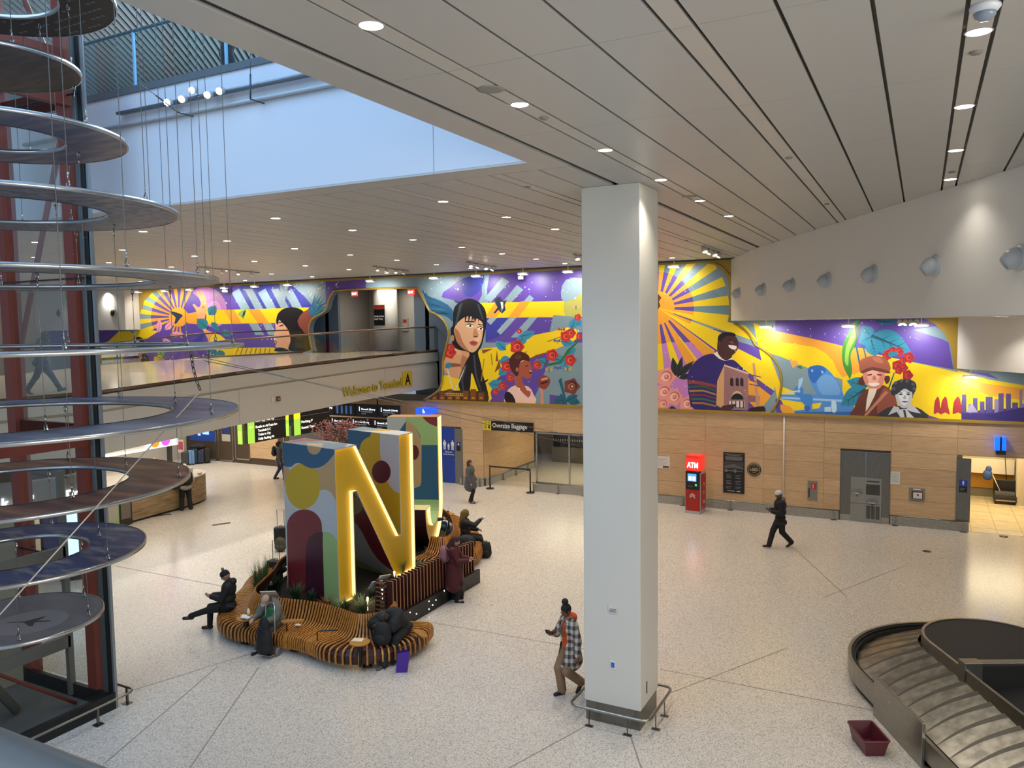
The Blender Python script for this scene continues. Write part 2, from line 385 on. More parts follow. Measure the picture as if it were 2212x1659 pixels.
# ================================================================ MURAL (painted wall above the oak panelling)
YM=28.27
def W2(px,py): v=WY(px,py,YM); return (v.x,v.z)
def tr(x0,y0,s): return lambda pts,sm=0: [W2(x0+a*s,y0+b*s) for a,b in (smooth(pts,sm) if sm else pts)]
tA=tr(180,550,.27125); tB=tr(680,550,.27125); tC=tr(1380,530,.217); tD=tr(1660,640,.24955); tP=tr(0,0,1)
BG='7d95a0'; PU='5f46a0'; DB='3b3f9a'; YE='f2cf16'; OR='eda233'; GO='b08d2c'; TE='2f7f92'; TD='1f5568'; RD='c8362c'; PK='c07fc0'
mur=[]
def P_(t,pts,c,sm=0): mur.append((t(pts,sm),c))
def stars(x0,y0,x1,y1,n,t=tP,seed=1,r=(.5,1.3)):
    rr=random.Random(seed)
    for i in range(n):
        x,y=rr.uniform(x0,x1),rr.uniform(y0,y1); q=rr.uniform(*r)*(1 if rr.random()<.85 else 1.8)
        mur.append((t(circ(x,y,q,6)),'e9e4f2'))
def sun(cx,cy,r,r1,r2,n,off,a0,a1,duty=.5,ell=1.0):
    mur.append((tP(circ(cx,cy,r1,40)),PU))
    for i in range(n):
        a=math.radians(a0+(a1-a0)*i/n)+off; b=a+math.radians((a1-a0)/n)*duty
        def pt(t,q): return (cx+q*math.cos(t)*ell,cy-q*math.sin(t))
        mur.append((tP([pt(a,r1)]+[pt(a,r2),pt((a+b)/2,r2),pt(b,r2)]+[pt(b,r1)]),YE))
        mur.append((tP([pt(a,r*.9),pt(a,r1),pt((a+b)/2,r1),pt(b,r1),pt(b,r*.9)]),OR))
    mur.append((tP(circ(cx,cy,r,30)),OR))
def leaf(t,x,y,L,w,ang,c=TE,c2=TD):
    pts=[]
    for i in range(9):
        u=i/8; pts.append((u*L,-w*math.sin(PI*u**.8)))
    for i in range(7,0,-1):
        u=i/8; pts.append((u*L,w*math.sin(PI*u**.8)))
    ca,sa=math.cos(ang),math.sin(ang); R=lambda p:(x+p[0]*ca-p[1]*sa,y+p[0]*sa+p[1]*ca)
    mur.append((t([R(p) for p in pts]),c)); mur.append((t([R((0,-.04*L)),R((L*.95,0)),R((0,.04*L))]),c2))
    for k in (.25,.45,.65):
        for s in (-1,1): mur.append((t([R((k*L,0)),R((k*L+.03*L,0)),R((k*L+.2*L,s*w*.7))]),c2))
def rose(t,x,y,r,c=RD,c2='8e1f1d',c3='e8604c'):
    mur.append((t(smooth([(x+r*(1+.12*(-1)**i)*math.cos(i*PI/5),y+r*(1+.12*(-1)**i)*math.sin(i*PI/5)) for i in range(10)],2)),c))
    mur.append((t(circ(x+.1*r,y-.1*r,r*.62,12)),c2)); mur.append((t(circ(x,y,r*.5,12)),c3)); mur.append((t(circ(x+.08*r,y,r*.3,9)),c2)); mur.append((t(circ(x,y-.05*r,r*.17,7)),c))
# --- wide sky fields
P_(tP,[(-300,560),(2300,500),(2300,930),(-300,1000)],BG)
P_(tP,[(-300,560),(250,620),(250,760),(-300,800)],PU)
P_(tA,[(860,260),(1600,215),(1930,190),(1930,300),(1750,600),(1500,780),(820,900),(760,640),(800,430)],PU)
P_(tA,[(1270,240),(1620,240),(1760,340),(1840,440),(1270,440)],DB,3); P_(tA,[(830,550),(1010,540),(960,650),(900,770),(820,700)],DB,3); P_(tA,[(1240,550),(1560,550),(1600,760),(1400,760)],PU)
P_(tA,[(870,300),(960,255),(1080,300),(1140,420),(1100,560),(980,560),(900,420)],PK,4); P_(tA,[(990,400),(1060,370),(1100,440),(1060,520),(1000,500)],'d99ad0',4)
P_(tA,[(1640,225),(1935,205),(1935,420),(1840,430),(1760,330)],BG,0)
P_(tA,[(1930,190),(2250,175),(2250,300),(2030,280),(1960,380),(1930,400)],PU)
for k in range(5):   # light diagonal bars
    x=1180+k*105; 
    P_(tA,[(x,290+(-1)**k*14),(x+60,270),(x+260,640),(x+190,640)],'8ea6b4')
P_(tA,[(1560,225),(1640,225),(1590,430)],'8ea6b4')
P_(tA,[(790,448),(1560,428),(1800,420),(1700,560),(1560,545),(830,556)],YE); P_(tA,[(1120,440),(1200,437),(1260,548),(1180,550)],OR); P_(tA,[(1310,436),(1400,433),(1480,545),(1390,546)],OR)
# --- left sun
sun(386,685,21,60,104,15,.05,60,285)
P_(tA,[(820,470),(910,455),(980,560),(830,548)],OR)
P_(tA,[(700,450),(790,480),(770,510),(740,550),(725,545),(735,500),(700,470)],'24344a',2)
# flowers, sunset shapes below the sun
P_(tA,[(130,620),(370,610),(440,660),(300,900),(130,930)],YE); P_(tA,[(125,610),(290,605),(200,690),(125,720)],PU)
P_(tA,[(150,830),(240,850),(240,920),(150,925)],'7fb2d6'); P_(tA,[(240,830),(300,780),(300,905),(240,915)],'8aa29f')
P_(tA,[(300,905),(330,780),(420,690),(560,600),(640,560),(700,610),(840,700),(900,860),(560,890)],PU)
P_(tA,[(440,640),(520,600),(600,610),(460,700)],YE)
for i,(x,y) in enumerate(((600,620),(650,600),(690,640),(630,670))): leaf(tA,x,y,110,22,-1.5+i*.7,'e9a3b5','c45f86')
leaf(tA,640,720,150,30,1.9,'6aa35a','3d6b38'); rose(tA,600,845,42,'e0b23c','a56b1e','f0cf62')
# man in dark shirt
P_(tA,[(365,905),(375,830),(420,795),(500,795),(525,840),(530,890)],'2a2028',2); P_(tA,[(410,690),(440,665),(475,690),(478,740),(455,790),(425,785),(408,740)],'b98568',3)
P_(tA,[(405,710),(410,670),(440,655),(472,668),(480,700),(440,690)],'22181a',3); P_(tA,[(430,785),(470,785),(455,850)],'b98568')
P_(tA,[(420,722),(440,720),(440,727),(420,729)],'3a2420'); P_(tA,[(450,720),(466,720),(466,727),(450,728)],'3a2420'); P_(tA,[(432,762),(458,762),(445,772)],'8b3f3a')
# raised hand and arm with leaves
P_(tA,[(900,300),(920,290),(960,380),(985,390),(990,420),(975,470),(965,540),(985,600),(1080,640),(1200,740),(1210,790),(1050,770),(980,650),(930,560),(905,470),(890,430),(870,400),(885,395),(920,420),(935,380)],'e5a26f',3)
P_(tA,[(930,300),(950,290),(985,370),(965,385)],'e5a26f',2); P_(tA,[(975,380),(990,372),(992,385)],'b3402a'); P_(tA,[(940,415),(960,405),(968,425),(950,432)],'b97349')
P_(tA,[(1030,640),(1090,640),(1220,760),(1230,820),(1090,800),(1010,700)],YE,2)
for x,y,L,w,a in ((1000,480,95,38,-.9),(985,585,110,45,-2.4),(1020,540,90,25,.8),(1100,600,90,28,.6),(1060,760,80,40,2.3),(1080,760,90,35,1.2),(1180,720,80,30,.2)): leaf(tA,x,y,L,w,a)
P_(tA,[(1230,470),(1290,430),(1320,405),(1296,440),(1280,515),(1265,500)],'8fb56a',2); P_(tA,[(1262,505),(1275,455),(1296,440),(1285,480)],'33301f')
# profile portrait on the left
P_(tA,[(1190,745),(1400,740),(1520,740),(1560,800),(1180,810)],YE); 
for k in range(8): P_(tA,[(1230+k*36,745),(1238+k*36,745),(1215+k*38,800),(1208+k*38,800)],'a5502a')
P_(tA,[(1535,500),(1610,470),(1660,520),(1680,640),(1650,760),(1560,765),(1590,740),(1530,740),(1535,715),(1518,690),(1530,665),(1515,640),(1532,600),(1528,560)],'dfa987',2)
P_(tA,[(1590,600),(1650,580),(1640,760),(1600,762),(1575,700)],'e6a37d',2)
P_(tA,[(1536,530),(1550,470),(1600,430),(1680,420),(1750,450),(1790,520),(1800,620),(1810,760),(1640,765),(1650,690),(1640,620),(1610,570),(1580,540),(1560,520),(1545,560)],'171417',3)
P_(tA,[(1558,568),(1590,556),(1592,566),(1562,574)],'20161a'); P_(tA,[(1550,540),(1585,532),(1588,538),(1552,548)],'20161a'); P_(tA,[(1518,688),(1540,684),(1540,708),(1524,706)],'b54a42',2)
P_(tA,[(1520,770),(1545,742),(1600,745),(1640,770)],'191519',2)
# wings beside the portal
P_(tA,[(1705,530),(1760,450),(1840,430),(1900,440),(1880,500),(1800,580),(1780,630),(1740,600)],'8e4a3c',2)
for i in range(7):
    a=-.15-.17*i; P_(tA,[(1790+i*4,450-i*6),(1820+i*3,500-i*8),(1800+175*math.cos(a)*(1-.04*i),465+190*math.sin(a))],TE if i%2 else '285f86')
P_(tB,[(850,270),(900,330),(960,350),(1060,400),(1110,470),(1110,540),(1060,500),(1010,480),(930,450),(880,350)],'2c5f86',2)
for i in range(6): P_(tB,[(835+i*10,255+i*42),(890+i*28,320+i*28),(930+i*30,345+i*26)],'1d2c4d' if i%2 else '3f89a3')
for i in range(5): P_(tB,[(1115+i*14,265+i*8),(1150+i*10,350),(1180+i*8,350)],'1d2c4d'); 
P_(tB,[(1105,340),(1170,300),(1210,350),(1190,400),(1120,380)],'2a4464',2)
# --- centre field
P_(tB,[(890,190),(1000,180),(1070,380),(930,300)],BG); P_(tB,[(1010,340),(1080,260),(1180,190),(1350,160),(1330,250),(1300,380)],PU,2); P_(tB,[(1180,190),(1340,165),(1320,280),(1240,340),(1180,300)],DB,2)
P_(tB,[(1360,160),(2130,100),(2130,370),(1380,385)],PU); P_(tB,[(1360,500),(2130,500),(2130,700),(1360,700)],PU); P_(tB,[(1360,500),(1560,500),(1500,640),(1360,690)],DB)
for q in (((1490,180),(1550,215),(1400,380),(1350,350)),((1610,240),(1660,280),(1400,560),(1370,530)),((1710,320),(1745,350),(1480,640),(1450,610)),((1800,400),(1830,430),(1640,660),(1560,660))): P_(tB,q,'8ea6b4')
P_(tB,[(1350,170),(1390,160),(1360,350)],'8ea6b4')
P_(tB,[(1300,385),(2130,365),(2130,495),(1310,505)],YE)
for q in (((1440,378),(1530,376),(1440,505),(1350,505)),((1640,372),(1720,370),(1620,500),(1540,502))): P_(tB,q,OR)
P_(tB,circ(2130,420,150,24),'b9b75a'); P_(tB,[(1900,480),(2130,500),(2130,620),(1870,610)],BG)
P_(tB,[(2000,200),(2130,190),(2130,300),(1990,380),(1960,300)],'8ea6b4',2)
P_(tB,[(1400,960),(1600,800),(1860,790),(1820,960),(1700,1180),(1380,1180)],PU,3); P_(tB,[(1870,1115),(2000,1130),(2010,1195),(1870,1190)],PU)
P_(tB,[(1430,360),(1470,335),(1500,380),(1520,440),(1480,460),(1455,420)],'26344e',2); P_(tB,[(1470,380),(1500,375),(1495,400)],'dcd9d5')
# yellow sweater and arm
P_(tB,[(1300,760),(1420,740),(1530,720),(1600,690),(1750,640),(1900,610),(2000,580),(2080,590),(2090,650),(2060,690),(1900,760),(1800,790),(1700,830),(1560,900),(1450,990),(1400,1100),(1380,1180),(1020,1170),(1010,1060),(1020,960),(1120,960),(1250,860)],YE,2)
for q in (((1330,760),(1420,748),(1340,790)),((1440,850),(1450,760),(1462,850)),((1430,940),(1470,830),(1480,900)),((1300,1000),(1315,900),(1325,1000)),((1700,840),(1900,765),(1760,800))): P_(tB,q,'8d4a1c')
# neck, chest and hand
P_(tB,[(1100,760),(1260,770),(1210,850),(1170,980),(1080,970),(1020,900),(1050,800)],'d7a077',2); P_(tB,[(1180,800),(1230,860),(1190,960),(1160,880)],'b67a55',2)
P_(tB,[(1060,860),(1160,870),(1165,890),(1050,900)],'8b5a3c'); P_(tB,[(1120,740),(1150,730),(1170,790),(1160,800),(1120,790)],'e2ac85',2)
# hair back
P_(tB,[(1105,440),(1150,380),(1230,350),(1310,380),(1360,450),(1365,560),(1330,720),(1300,780),(1320,860),(1340,960),(1370,1060),(1385,1160),(1340,1165),(1290,1050),(1250,940),(1240,1040),(1230,1130),(1250,1165),(1190,1130),(1150,1060),(1150,980),(1200,860),(1230,780),(1110,740),(1080,600),(1100,560)],'16161a',3)
P_(tB,[(1290,960),(1330,1010),(1380,990),(1375,1005),(1330,1030)],'16161a',2); P_(tB,[(1300,1100),(1360,1040),(1375,1160),(1345,1165)],'16161a',2)
# face
P_(tB,[(1115,580),(1150,520),(1230,490),(1310,520),(1340,560),(1335,650),(1315,720),(1270,775),(1225,770),(1170,730),(1130,680),(1110,620)],'dfae88',4)
P_(tB,[(1115,590),(1150,620),(1180,700),(1225,768),(1170,740),(1125,680)],'b67a58',3); P_(tB,[(1290,600),(1325,640),(1300,700),(1270,680)],'e9bc98',3)
P_(tB,[(1110,560),(1150,450),(1230,420),(1300,430),(1350,500),(1345,560),(1320,510),(1285,480),(1270,530),(1250,480),(1190,500),(1150,530)],'16161a',2)
for k in range(5): P_(tB,[(1195+k*28,480),(1215+k*28,480),(1195+k*26,545+8*(k%2))],'16161a')
for (x,y,w_) in ((1235,568,32),(1320,590,24)):
    P_(tB,[(x-w_,y),(x,y-14),(x+w_,y+4),(x,y+14)],'efe6de',2); P_(tB,circ(x+3,y,9,10),'2a1712'); P_(tB,[(x-w_-8,y-6),(x,y-20),(x+w_+4,y-2),(x,y-12)],'191214',2)
P_(tB,[(1195,528),(1270,530),(1272,540),(1200,538)],'2a1712'); P_(tB,[(1300,548),(1340,560),(1340,566),(1300,558)],'2a1712')
P_(tB,[(1270,590),(1285,590),(1305,640),(1290,660),(1258,650)],'c08a68',2); P_(tB,[(1258,650),(1280,662),(1300,652),(1285,646)],'7f4b38',2)
P_(tB,[(1232,700),(1262,685),(1298,700),(1280,725),(1250,722)],'b55552',3); P_(tB,[(1236,702),(1296,701),(1264,708)],'6b2526')
P_(tB,circ(1097,665,13,12,26),'c9a43a'); P_(tB,circ(1097,665,7,10,18),'b67a58')
for q in (((1050,900),(1060,905),(1110,1095),(1100,1100)),((1200,880),(1208,882),(1115,1100),(1105,1096))): P_(tB,q,'ddd3c0')
for q in (((1150,400),(1180,380),(1130,560),(1115,560)),((1290,390),(1310,400),(1345,520),(1335,520)),((1200,880),(1215,870),(1180,1000),(1190,1090),(1175,1080),(1165,1000)),((1260,800),(1275,800),(1290,950),(1330,1090),(1320,1095),(1275,960))): P_(tB,q,'3b4450')
P_(tB,[(1455,350),(1475,335),(1500,372),(1530,360),(1512,400),(1520,440),(1490,470),(1470,430),(1435,470),(1425,462),(1460,415),(1440,370)],'1f2c45'); P_(tB,[(1478,375),(1500,378),(1502,425),(1488,440)],'e4e1da'); P_(tB,[(1478,430),(1500,432),(1486,462)],'5f8fb0')
for q in (((1345,830),(1352,828),(1330,1010),(1322,1010)),((1400,790),(1408,790),(1418,880),(1410,882)),((1850,690),(1960,650),(1965,656),(1852,698)),((1620,800),(1690,770),(1692,776),(1624,808))): P_(tB,q,'a8761c')
# low town frieze
P_(tB,[(905,1165),(950,1110),(1040,1080),(1380,1090),(1380,1175)],'4a2a14'); 
for k in range(7): P_(tB,[(930+k*62,1160),(930+k*62,1100-(k%3)*14),(975+k*62,1100-(k%3)*14),(975+k*62,1160)],'7d4a1c'); P_(tB,circ(952+k*62,1148,14,10,a0=PI,a1=2*PI),'c08a34')
P_(tB,[(1040,1100),(1180,1105),(1180,1128),(1040,1122)],'c9a24a')
for k in range(8): P_(tB,[(1046+k*17,1108),(1056+k*17,1108),(1056+k*17,1120),(1046+k*17,1120)],'5a3312')
# roses and leaves
for x,y,L,w,a in ((1620,720,120,40,-1.0),(1640,650,110,35,-.2),(1700,640,60,25,-.5),(1520,760,110,35,-2.4),(1560,830,100,40,2.8),(1530,900,90,35,2.4),(1500,1000,110,40,2.2),(1470,1040,90,40,-3.0),(1540,960,80,30,.3),(2040,600,110,35,-1.2),(2080,560,60,30,-.6),(1960,690,110,35,.2),(1900,830,120,40,.2),(1820,850,90,45,2.6),(2000,800,100,35,-.6),(1780,880,80,30,-.8),(1040,900,60,25,-.6),(1990,870,60,30,1.5)): leaf(tB,x,y,L,w,a,'3b8fb0','1d4f6c')
P_(tB,[(1760,820),(1850,870),(1950,850),(2010,760),(2100,680),(2108,690),(2020,780),(1960,868),(1850,890)],'2f6f3c')
for x,y,r in ((1610,735,55),(1075,780,48),(1080,740,34),(2000,650,45),(2040,625,38),(1890,800,48),(2035,840,46),(1530,890,46),(1560,980,34),(1495,1045,34),(1770,880,36),(2095,500,28),(2105,650,25),(1440,1090,26),(1630,610,20)): rose(tB,x,y,r)
for x,y,c in ((1965,600,'b8452f'),(1930,690,'4a5fc0'),(1865,920,'c9a43a'),(1935,905,'4a5fc0'),(2015,915,'c9a43a'),(2080,420,'d8a59a')):
    P_(tB,[(x,y),(x-26,y-24),(x-30,y+6)],c); P_(tB,[(x,y),(x+26,y-24),(x+26,y+10)],c); P_(tB,[(x-3,y-12),(x+3,y-12),(x+2,y+16),(x-2,y+16)],'20151a')
# singer with microphone
P_(tB,[(1520,1130),(1540,1075),(1600,1040),(1700,1050),(1740,1110),(1755,1190),(1520,1185)],'eec6ba',2); P_(tB,[(1510,1120),(1530,1090),(1570,1110),(1600,1180),(1525,1185)],'1d1316',2)
P_(tB,[(1605,900),(1690,830),(1720,870),(1733,930),(1720,980),(1690,990),(1640,975),(1690,1080),(1720,1090),(1700,1140),(1620,1060),(1590,1030),(1610,960)],'a8563f',2)
P_(tB,[(1545,860),(1570,800),(1630,770),(1700,800),(1710,850),(1660,840),(1630,870),(1625,940),(1605,970),(1570,930)],'4a1f18',3); P_(tB,circ(1620,815,28,10,20),'6a3328')
P_(tB,[(1705,920),(1730,925),(1725,950),(1708,945)],'5a1a18',2); P_(tB,[(1708,922),(1728,926),(1726,932),(1708,929)],'f0e5dc'); P_(tB,[(1675,885),(1700,880),(1700,887),(1678,892)],'2a1210'); P_(tB,circ(1612,915,12,8,18),'b5654b')
P_(tB,[(1780,1000),(1820,960),(1870,985),(1870,1030),(1830,1075),(1785,1050)],'8a3f30',3); P_(tB,[(1800,990),(1850,975),(1860,990),(1805,1005)],'d9947c'); P_(tB,[(1798,1020),(1860,1005),(1855,1018),(1800,1035)],'3b1512')
P_(tB,[(1795,1065),(1815,1075),(1820,1130),(1822,1190),(1798,1190),(1800,1120)],'d38b78',2)
rose(tB,2045,1050,62,'7a3b34','3b1818','a4604f'); P_(tB,circ(2050,1050,10,8),'d9b73c')
for x,y,L,w,a in ((1985,1190,90,30,-1.9),(1975,1160,80,35,3.0),(2010,1150,110,35,.3),(2000,1170,110,30,-.5)): leaf(tB,x,y,L,w,a,'1f5f74','143f50')
P_(tB,[(1940,1000),(1965,980),(2010,1190),(1995,1190)],'1f5f74')
# --- right sun field
P_(tC,[(190,190),(240,190),(600,300),(900,600),(900,760),(190,760)],'6f8b96'); P_(tC,[(190,760),(540,760),(540,970),(190,970)],PU); P_(tC,[(190,965),(540,965),(900,1250),(900,1650),(190,1650)],PK)
P_(tC,[(540,760),(720,880),(760,1000),(540,1000)],PU,0); P_(tC,[(740,830),(1000,960),(1180,1020),(1330,1180),(1370,1400),(1300,1600),(1000,1650),(700,1300)],PU,2)
sun(1421,665,36,78,154,13,.0,-92,112,.5)
for a,b,c in ((-.20,-.33,YE),(-.47,-.62,YE),(-.66,-.80,OR),(-.95,-1.1,OR)):
    mur.append((tP([(1421,665),(1421+330*math.cos(a),665-330*math.sin(a)),(1421+330*math.cos(b),665-330*math.sin(b))]),c))
P_(tC,[(1300,1060),(1390,1250),(1410,1420),(1360,1560),(1310,1650),(1180,1650),(1350,1450)],'7d95a0',2)
P_(tC,[(190,480),(225,520),(200,560),(215,600),(190,640)],'5a3418')
# peonies
for x,y,r in ((270,1310,90),(250,1460,85),(350,1510,80),(480,1580,75),(240,1580,60)): rose(tC,x,y,r,'e8988a','c96f66','f6c4b4')
for x,y,L,w,a in ((370,1300,190,36,-1.75),(385,1310,210,30,-1.35),(390,1300,220,34,-.75),(400,1320,150,28,-.2),(300,1620,80,26,.2)): leaf(tC,x,y,L,w,a,'2c2f33','14171a')
# man holding a little stone building
P_(tC,[(490,1400),(485,1290),(540,1180),(640,1100),(750,1080),(850,1140),(940,1140),(1020,1210),(1040,1260),(1040,1640),(570,1640),(500,1500)],'33256e',3)
P_(tC,[(495,1340),(600,1350),(770,1390),(770,1420),(600,1385),(492,1375)],'8e3f36')
for k in range(5): P_(tC,[(488+k*10,1400+k*40),(640,1395+k*42),(770,1440+k*38),(770,1456+k*38),(640,1412+k*42),(495+k*10,1420+k*40)],('2f5a33','b07f3a','7a3a2c','3d6b3c','a5743a')[k])
P_(tC,[(745,1080),(780,1055),(850,1120),(920,1115),(935,1130),(860,1150),(800,1130)],'efe5d2',1)
P_(tC,[(780,1000),(795,930),(850,875),(930,880),(985,940),(990,1010),(960,1070),(930,1095),(920,1120),(860,1145),(790,1080)],'4b2a28',3)
P_(tC,[(785,950),(800,890),(870,862),(950,875),(960,905),(880,900),(835,930),(820,980),(800,1000)],'1d1413',3); P_(tC,circ(803,975,15,10,24),'5b3430')
P_(tC,[(895,990),(975,1005),(955,1040),(905,1020)],'e9ddd2',2); P_(tC,[(890,935),(925,940),(925,947),(892,943)],'140c0c'); P_(tC,[(950,950),(975,958),(972,964),(950,958)],'140c0c'); P_(tC,[(930,950),(945,975),(925,985)],'704640',2); P_(tC,[(905,955),(930,960),(915,975)],'7d524a',2)
P_(tC,[(770,1590),(780,1350),(850,1190),(1090,1275),(1090,1640),(840,1640)],'9b6f70'); P_(tC,[(850,1185),(1095,1270),(1092,1285),(848,1200)],'d9b9a8'); P_(tC,[(770,1590),(780,1350),(850,1190),(845,1620)],'d6a36c')
for x in (925,980,1025): P_(tC,[(x-16,1395),(x-16,1330),(x,1315),(x+16,1335),(x+16,1405)],'2e1c24')
P_(tC,circ(978,1530,58,14,80,a0=PI,a1=2*PI),'d9b98a'); P_(tC,circ(980,1535,62,14,62,a0=PI,a1=2*PI),'15161d'); P_(tC,[(900,1550),(1050,1550),(1050,1610),(900,1610)],'d8d5d0'); 
for x in (925,965,1005,1040): P_(tC,[(x-5,1550),(x+5,1550),(x+5,1620),(x-5,1620)],'15161d')
P_(tC,[(1085,1490),(1200,1500),(1200,1560),(1085,1560)],'8d6468'); P_(tC,[(1130,1170),(1155,1175),(1205,1620),(1170,1620)],'c08f78')
for y in (1290,1345,1385): P_(tC,[(1100,y-10),(1225,y+20),(1225,y+28),(1100,y)],'6a4438')
P_(tC,[(820,1650),(830,1600),(950,1580),(960,1600),(900,1650)],'4b2a28',2); P_(tC,[(1090,1650),(1110,1620),(1240,1600),(1260,1640),(1250,1655)],'2e1818',2)
# --- far right field
P_(tP,[(1600,690),(1672,690),(1672,720),(1640,740)],BG)
P_(tD,[(60,190),(1640,190),(1640,640),(1200,560),(600,430),(60,300)],PU)
P_(tD,[(-130,230),(60,300),(600,430),(1200,560),(1700,670),(1700,1110),(1200,1060),(600,1030),(100,1010),(60,800),(-60,560)],YE)
P_(tD,[(60,300),(650,430),(900,470),(880,600),(640,700),(560,560),(400,440),(70,390)],OR,2)
P_(tD,[(0,490),(100,520),(340,620),(640,720),(640,860),(340,870),(110,780),(60,640)],BG,0)
P_(tD,[(70,1020),(60,890),(110,900),(170,1020)],PU); P_(tD,[(100,940),(180,950),(230,1020),(130,1020)],OR,2)
P_(tD,[(1640,640),(2220,760),(2220,1110),(1640,1110)],YE); P_(tD,[(1680,650),(2220,700),(2220,770),(1900,720)],BG); P_(tD,[(1680,645),(1900,665),(2000,720)],PU)
P_(tD,[(1400,640),(1760,740),(2220,800),(2220,900),(1900,860),(1600,700)],OR,0)
P_(tD,[(1250,290),(1450,260),(1640,400),(1640,640),(1600,630),(1560,400),(1500,370)],'6f8b96',0)
# airplane
BLa='4f8fd6'; BLb='2f68b8'; BLc='9cc3ea'
P_(tD,[(340,640),(370,605),(450,598),(520,640),(600,740),(650,850),(640,930),(500,960),(430,860),(360,740)],BLa,3); P_(tD,[(340,640),(370,605),(450,598),(500,640),(450,690),(400,750),(360,720)],BLb,3)
P_(tD,[(420,740),(480,680),(560,700),(620,800),(600,860),(500,870),(440,820)],'6ea5e0',3)
P_(tD,[(100,850),(380,850),(740,860),(740,1045),(230,1025),(220,990),(350,980),(300,920),(110,890)],BLa); P_(tD,[(230,1000),(740,1000),(740,1045),(230,1025)],BLb); P_(tD,[(110,870),(640,895),(640,915),(110,885)],BLc)
P_(tD,circ(262,820,42,14,46),'3f7fca'); P_(tD,circ(262,820,14,10),BLc); P_(tD,[(255,800),(262,720),(300,700),(290,760),(272,800)],BLc,1); P_(tD,[(135,835),(245,815),(245,830),(140,845)],'c2cdb8')
P_(tD,circ(335,965,26,12,34),BLb); P_(tD,[(270,850),(370,850),(380,930),(320,950),(270,880)],'3f7fca',2); P_(tD,[(370,635),(385,632),(385,655),(372,655)],BLc); P_(tD,[(455,640),(475,650),(475,668),(460,664)],BLc)
P_(tD,[(545,910),(575,905),(590,940),(585,1000),(550,1000)],'bfe0f2',2); P_(tD,[(485,960),(540,955),(545,1000),(485,1000)],'bcd9ea'); P_(tD,[(380,930),(460,920),(440,970),(380,975)],YE,1)
P_(tD,[(180,530),(215,560),(240,560),(290,630),(260,620),(240,600),(210,620)],'e0a65a',2); P_(tD,[(245,600),(285,605),(290,630),(262,622)],'3f7a34',2)
# pod and leaves
P_(tD,[(740,215),(790,215),(780,330),(740,440),(710,520),(725,640),(705,715),(690,690),(650,610),(636,500),(650,400),(700,300)],'3f8a2f',3); P_(tD,[(700,370),(735,290),(760,250),(750,360),(700,480),(690,600),(660,560),(672,440)],'8cc04a',3); P_(tD,[(745,260),(790,220),(778,360),(735,470),(760,360)],'1f5a26',2)
for q in (((780,300),(792,300),(850,530),(838,530)),((750,420),(765,420),(800,600),(785,600)),((970,260),(980,268),(900,360),(890,350))): P_(tD,q,'1f5f7e')
leaf(tD,890,360,130,60,-2.2,'2f86a4','174f66'); leaf(tD,890,350,120,60,2.7,'2f86a4','174f66'); leaf(tD,890,340,370,110,.38,'2f86a4','174f66'); leaf(tD,890,380,150,70,1.3,'2f86a4','174f66'); leaf(tD,930,215,200,30,.05,'2f6f94','174f66')
leaf(tD,860,780,190,60,3.4,'2f86a4','174f66'); leaf(tD,840,800,260,80,2.55,'2f86a4','174f66')
for x,y,r in ((1040,500,42),(1075,470,34),(1130,480,40),(1020,520,36),(1215,530,48),(1165,555,34),(1115,600,46),(1170,620,38),(1205,685,46),(1130,640,36)): rose(tD,x,y,r,'b02a2a','7a1414','cf4040')
P_(tD,[(1035,500),(1060,480),(1110,480),(1115,510),(1080,520),(1050,530)],'2f7f94',2); P_(tD,[(1085,660),(1095,660),(1050,795),(1035,795)],'245f5f')
# woman in a cap
P_(tD,[(720,1045),(740,970),(800,840),(870,800),(1000,770),(1080,840),(1110,920),(1090,1060)],'6a382b',2); P_(tD,[(1000,790),(1080,850),(1110,930),(1060,970),(960,1050),(940,940)],'9a5240',2)
P_(tD,[(775,740),(800,700),(830,690),(840,750),(800,770)],'5d2b26',3); P_(tD,[(1000,700),(1045,690),(1050,730),(1020,760)],'5d2b26',3)
P_(tD,[(815,680),(830,640),(900,625),(1000,640),(1003,720),(970,790),(915,812),(865,790),(830,740)],'d98a75',3); P_(tD,[(860,650),(940,645),(960,700),(930,760),(870,750)],'eab09a',3)
P_(tD,[(785,600),(800,550),(880,518),(980,522),(1040,570),(1055,640),(1000,650),(900,620),(820,650),(795,660)],'9d5a45',3); P_(tD,[(805,650),(900,612),(1050,650),(1030,668),(900,640),(820,668)],'6f3a2d',2); P_(tD,[(900,530),(960,528),(1000,580),(930,570)],'b87058',2)
P_(tD,[(865,752),(950,748),(960,765),(910,780),(870,768)],'f4ece4',2); P_(tD,[(855,678),(895,672),(895,682),(858,688)],'4a1f1a'); P_(tD,[(940,672),(985,678),(982,688),(942,684)],'4a1f1a'); P_(tD,[(905,690),(925,690),(932,725),(900,722)],'c87a66',2)
P_(tD,[(870,800),(940,800),(920,860),(870,960),(840,1000),(850,900)],'efe2d0',1); P_(tD,[(1010,820),(1040,830),(850,1035),(825,1030)],'c7846a')
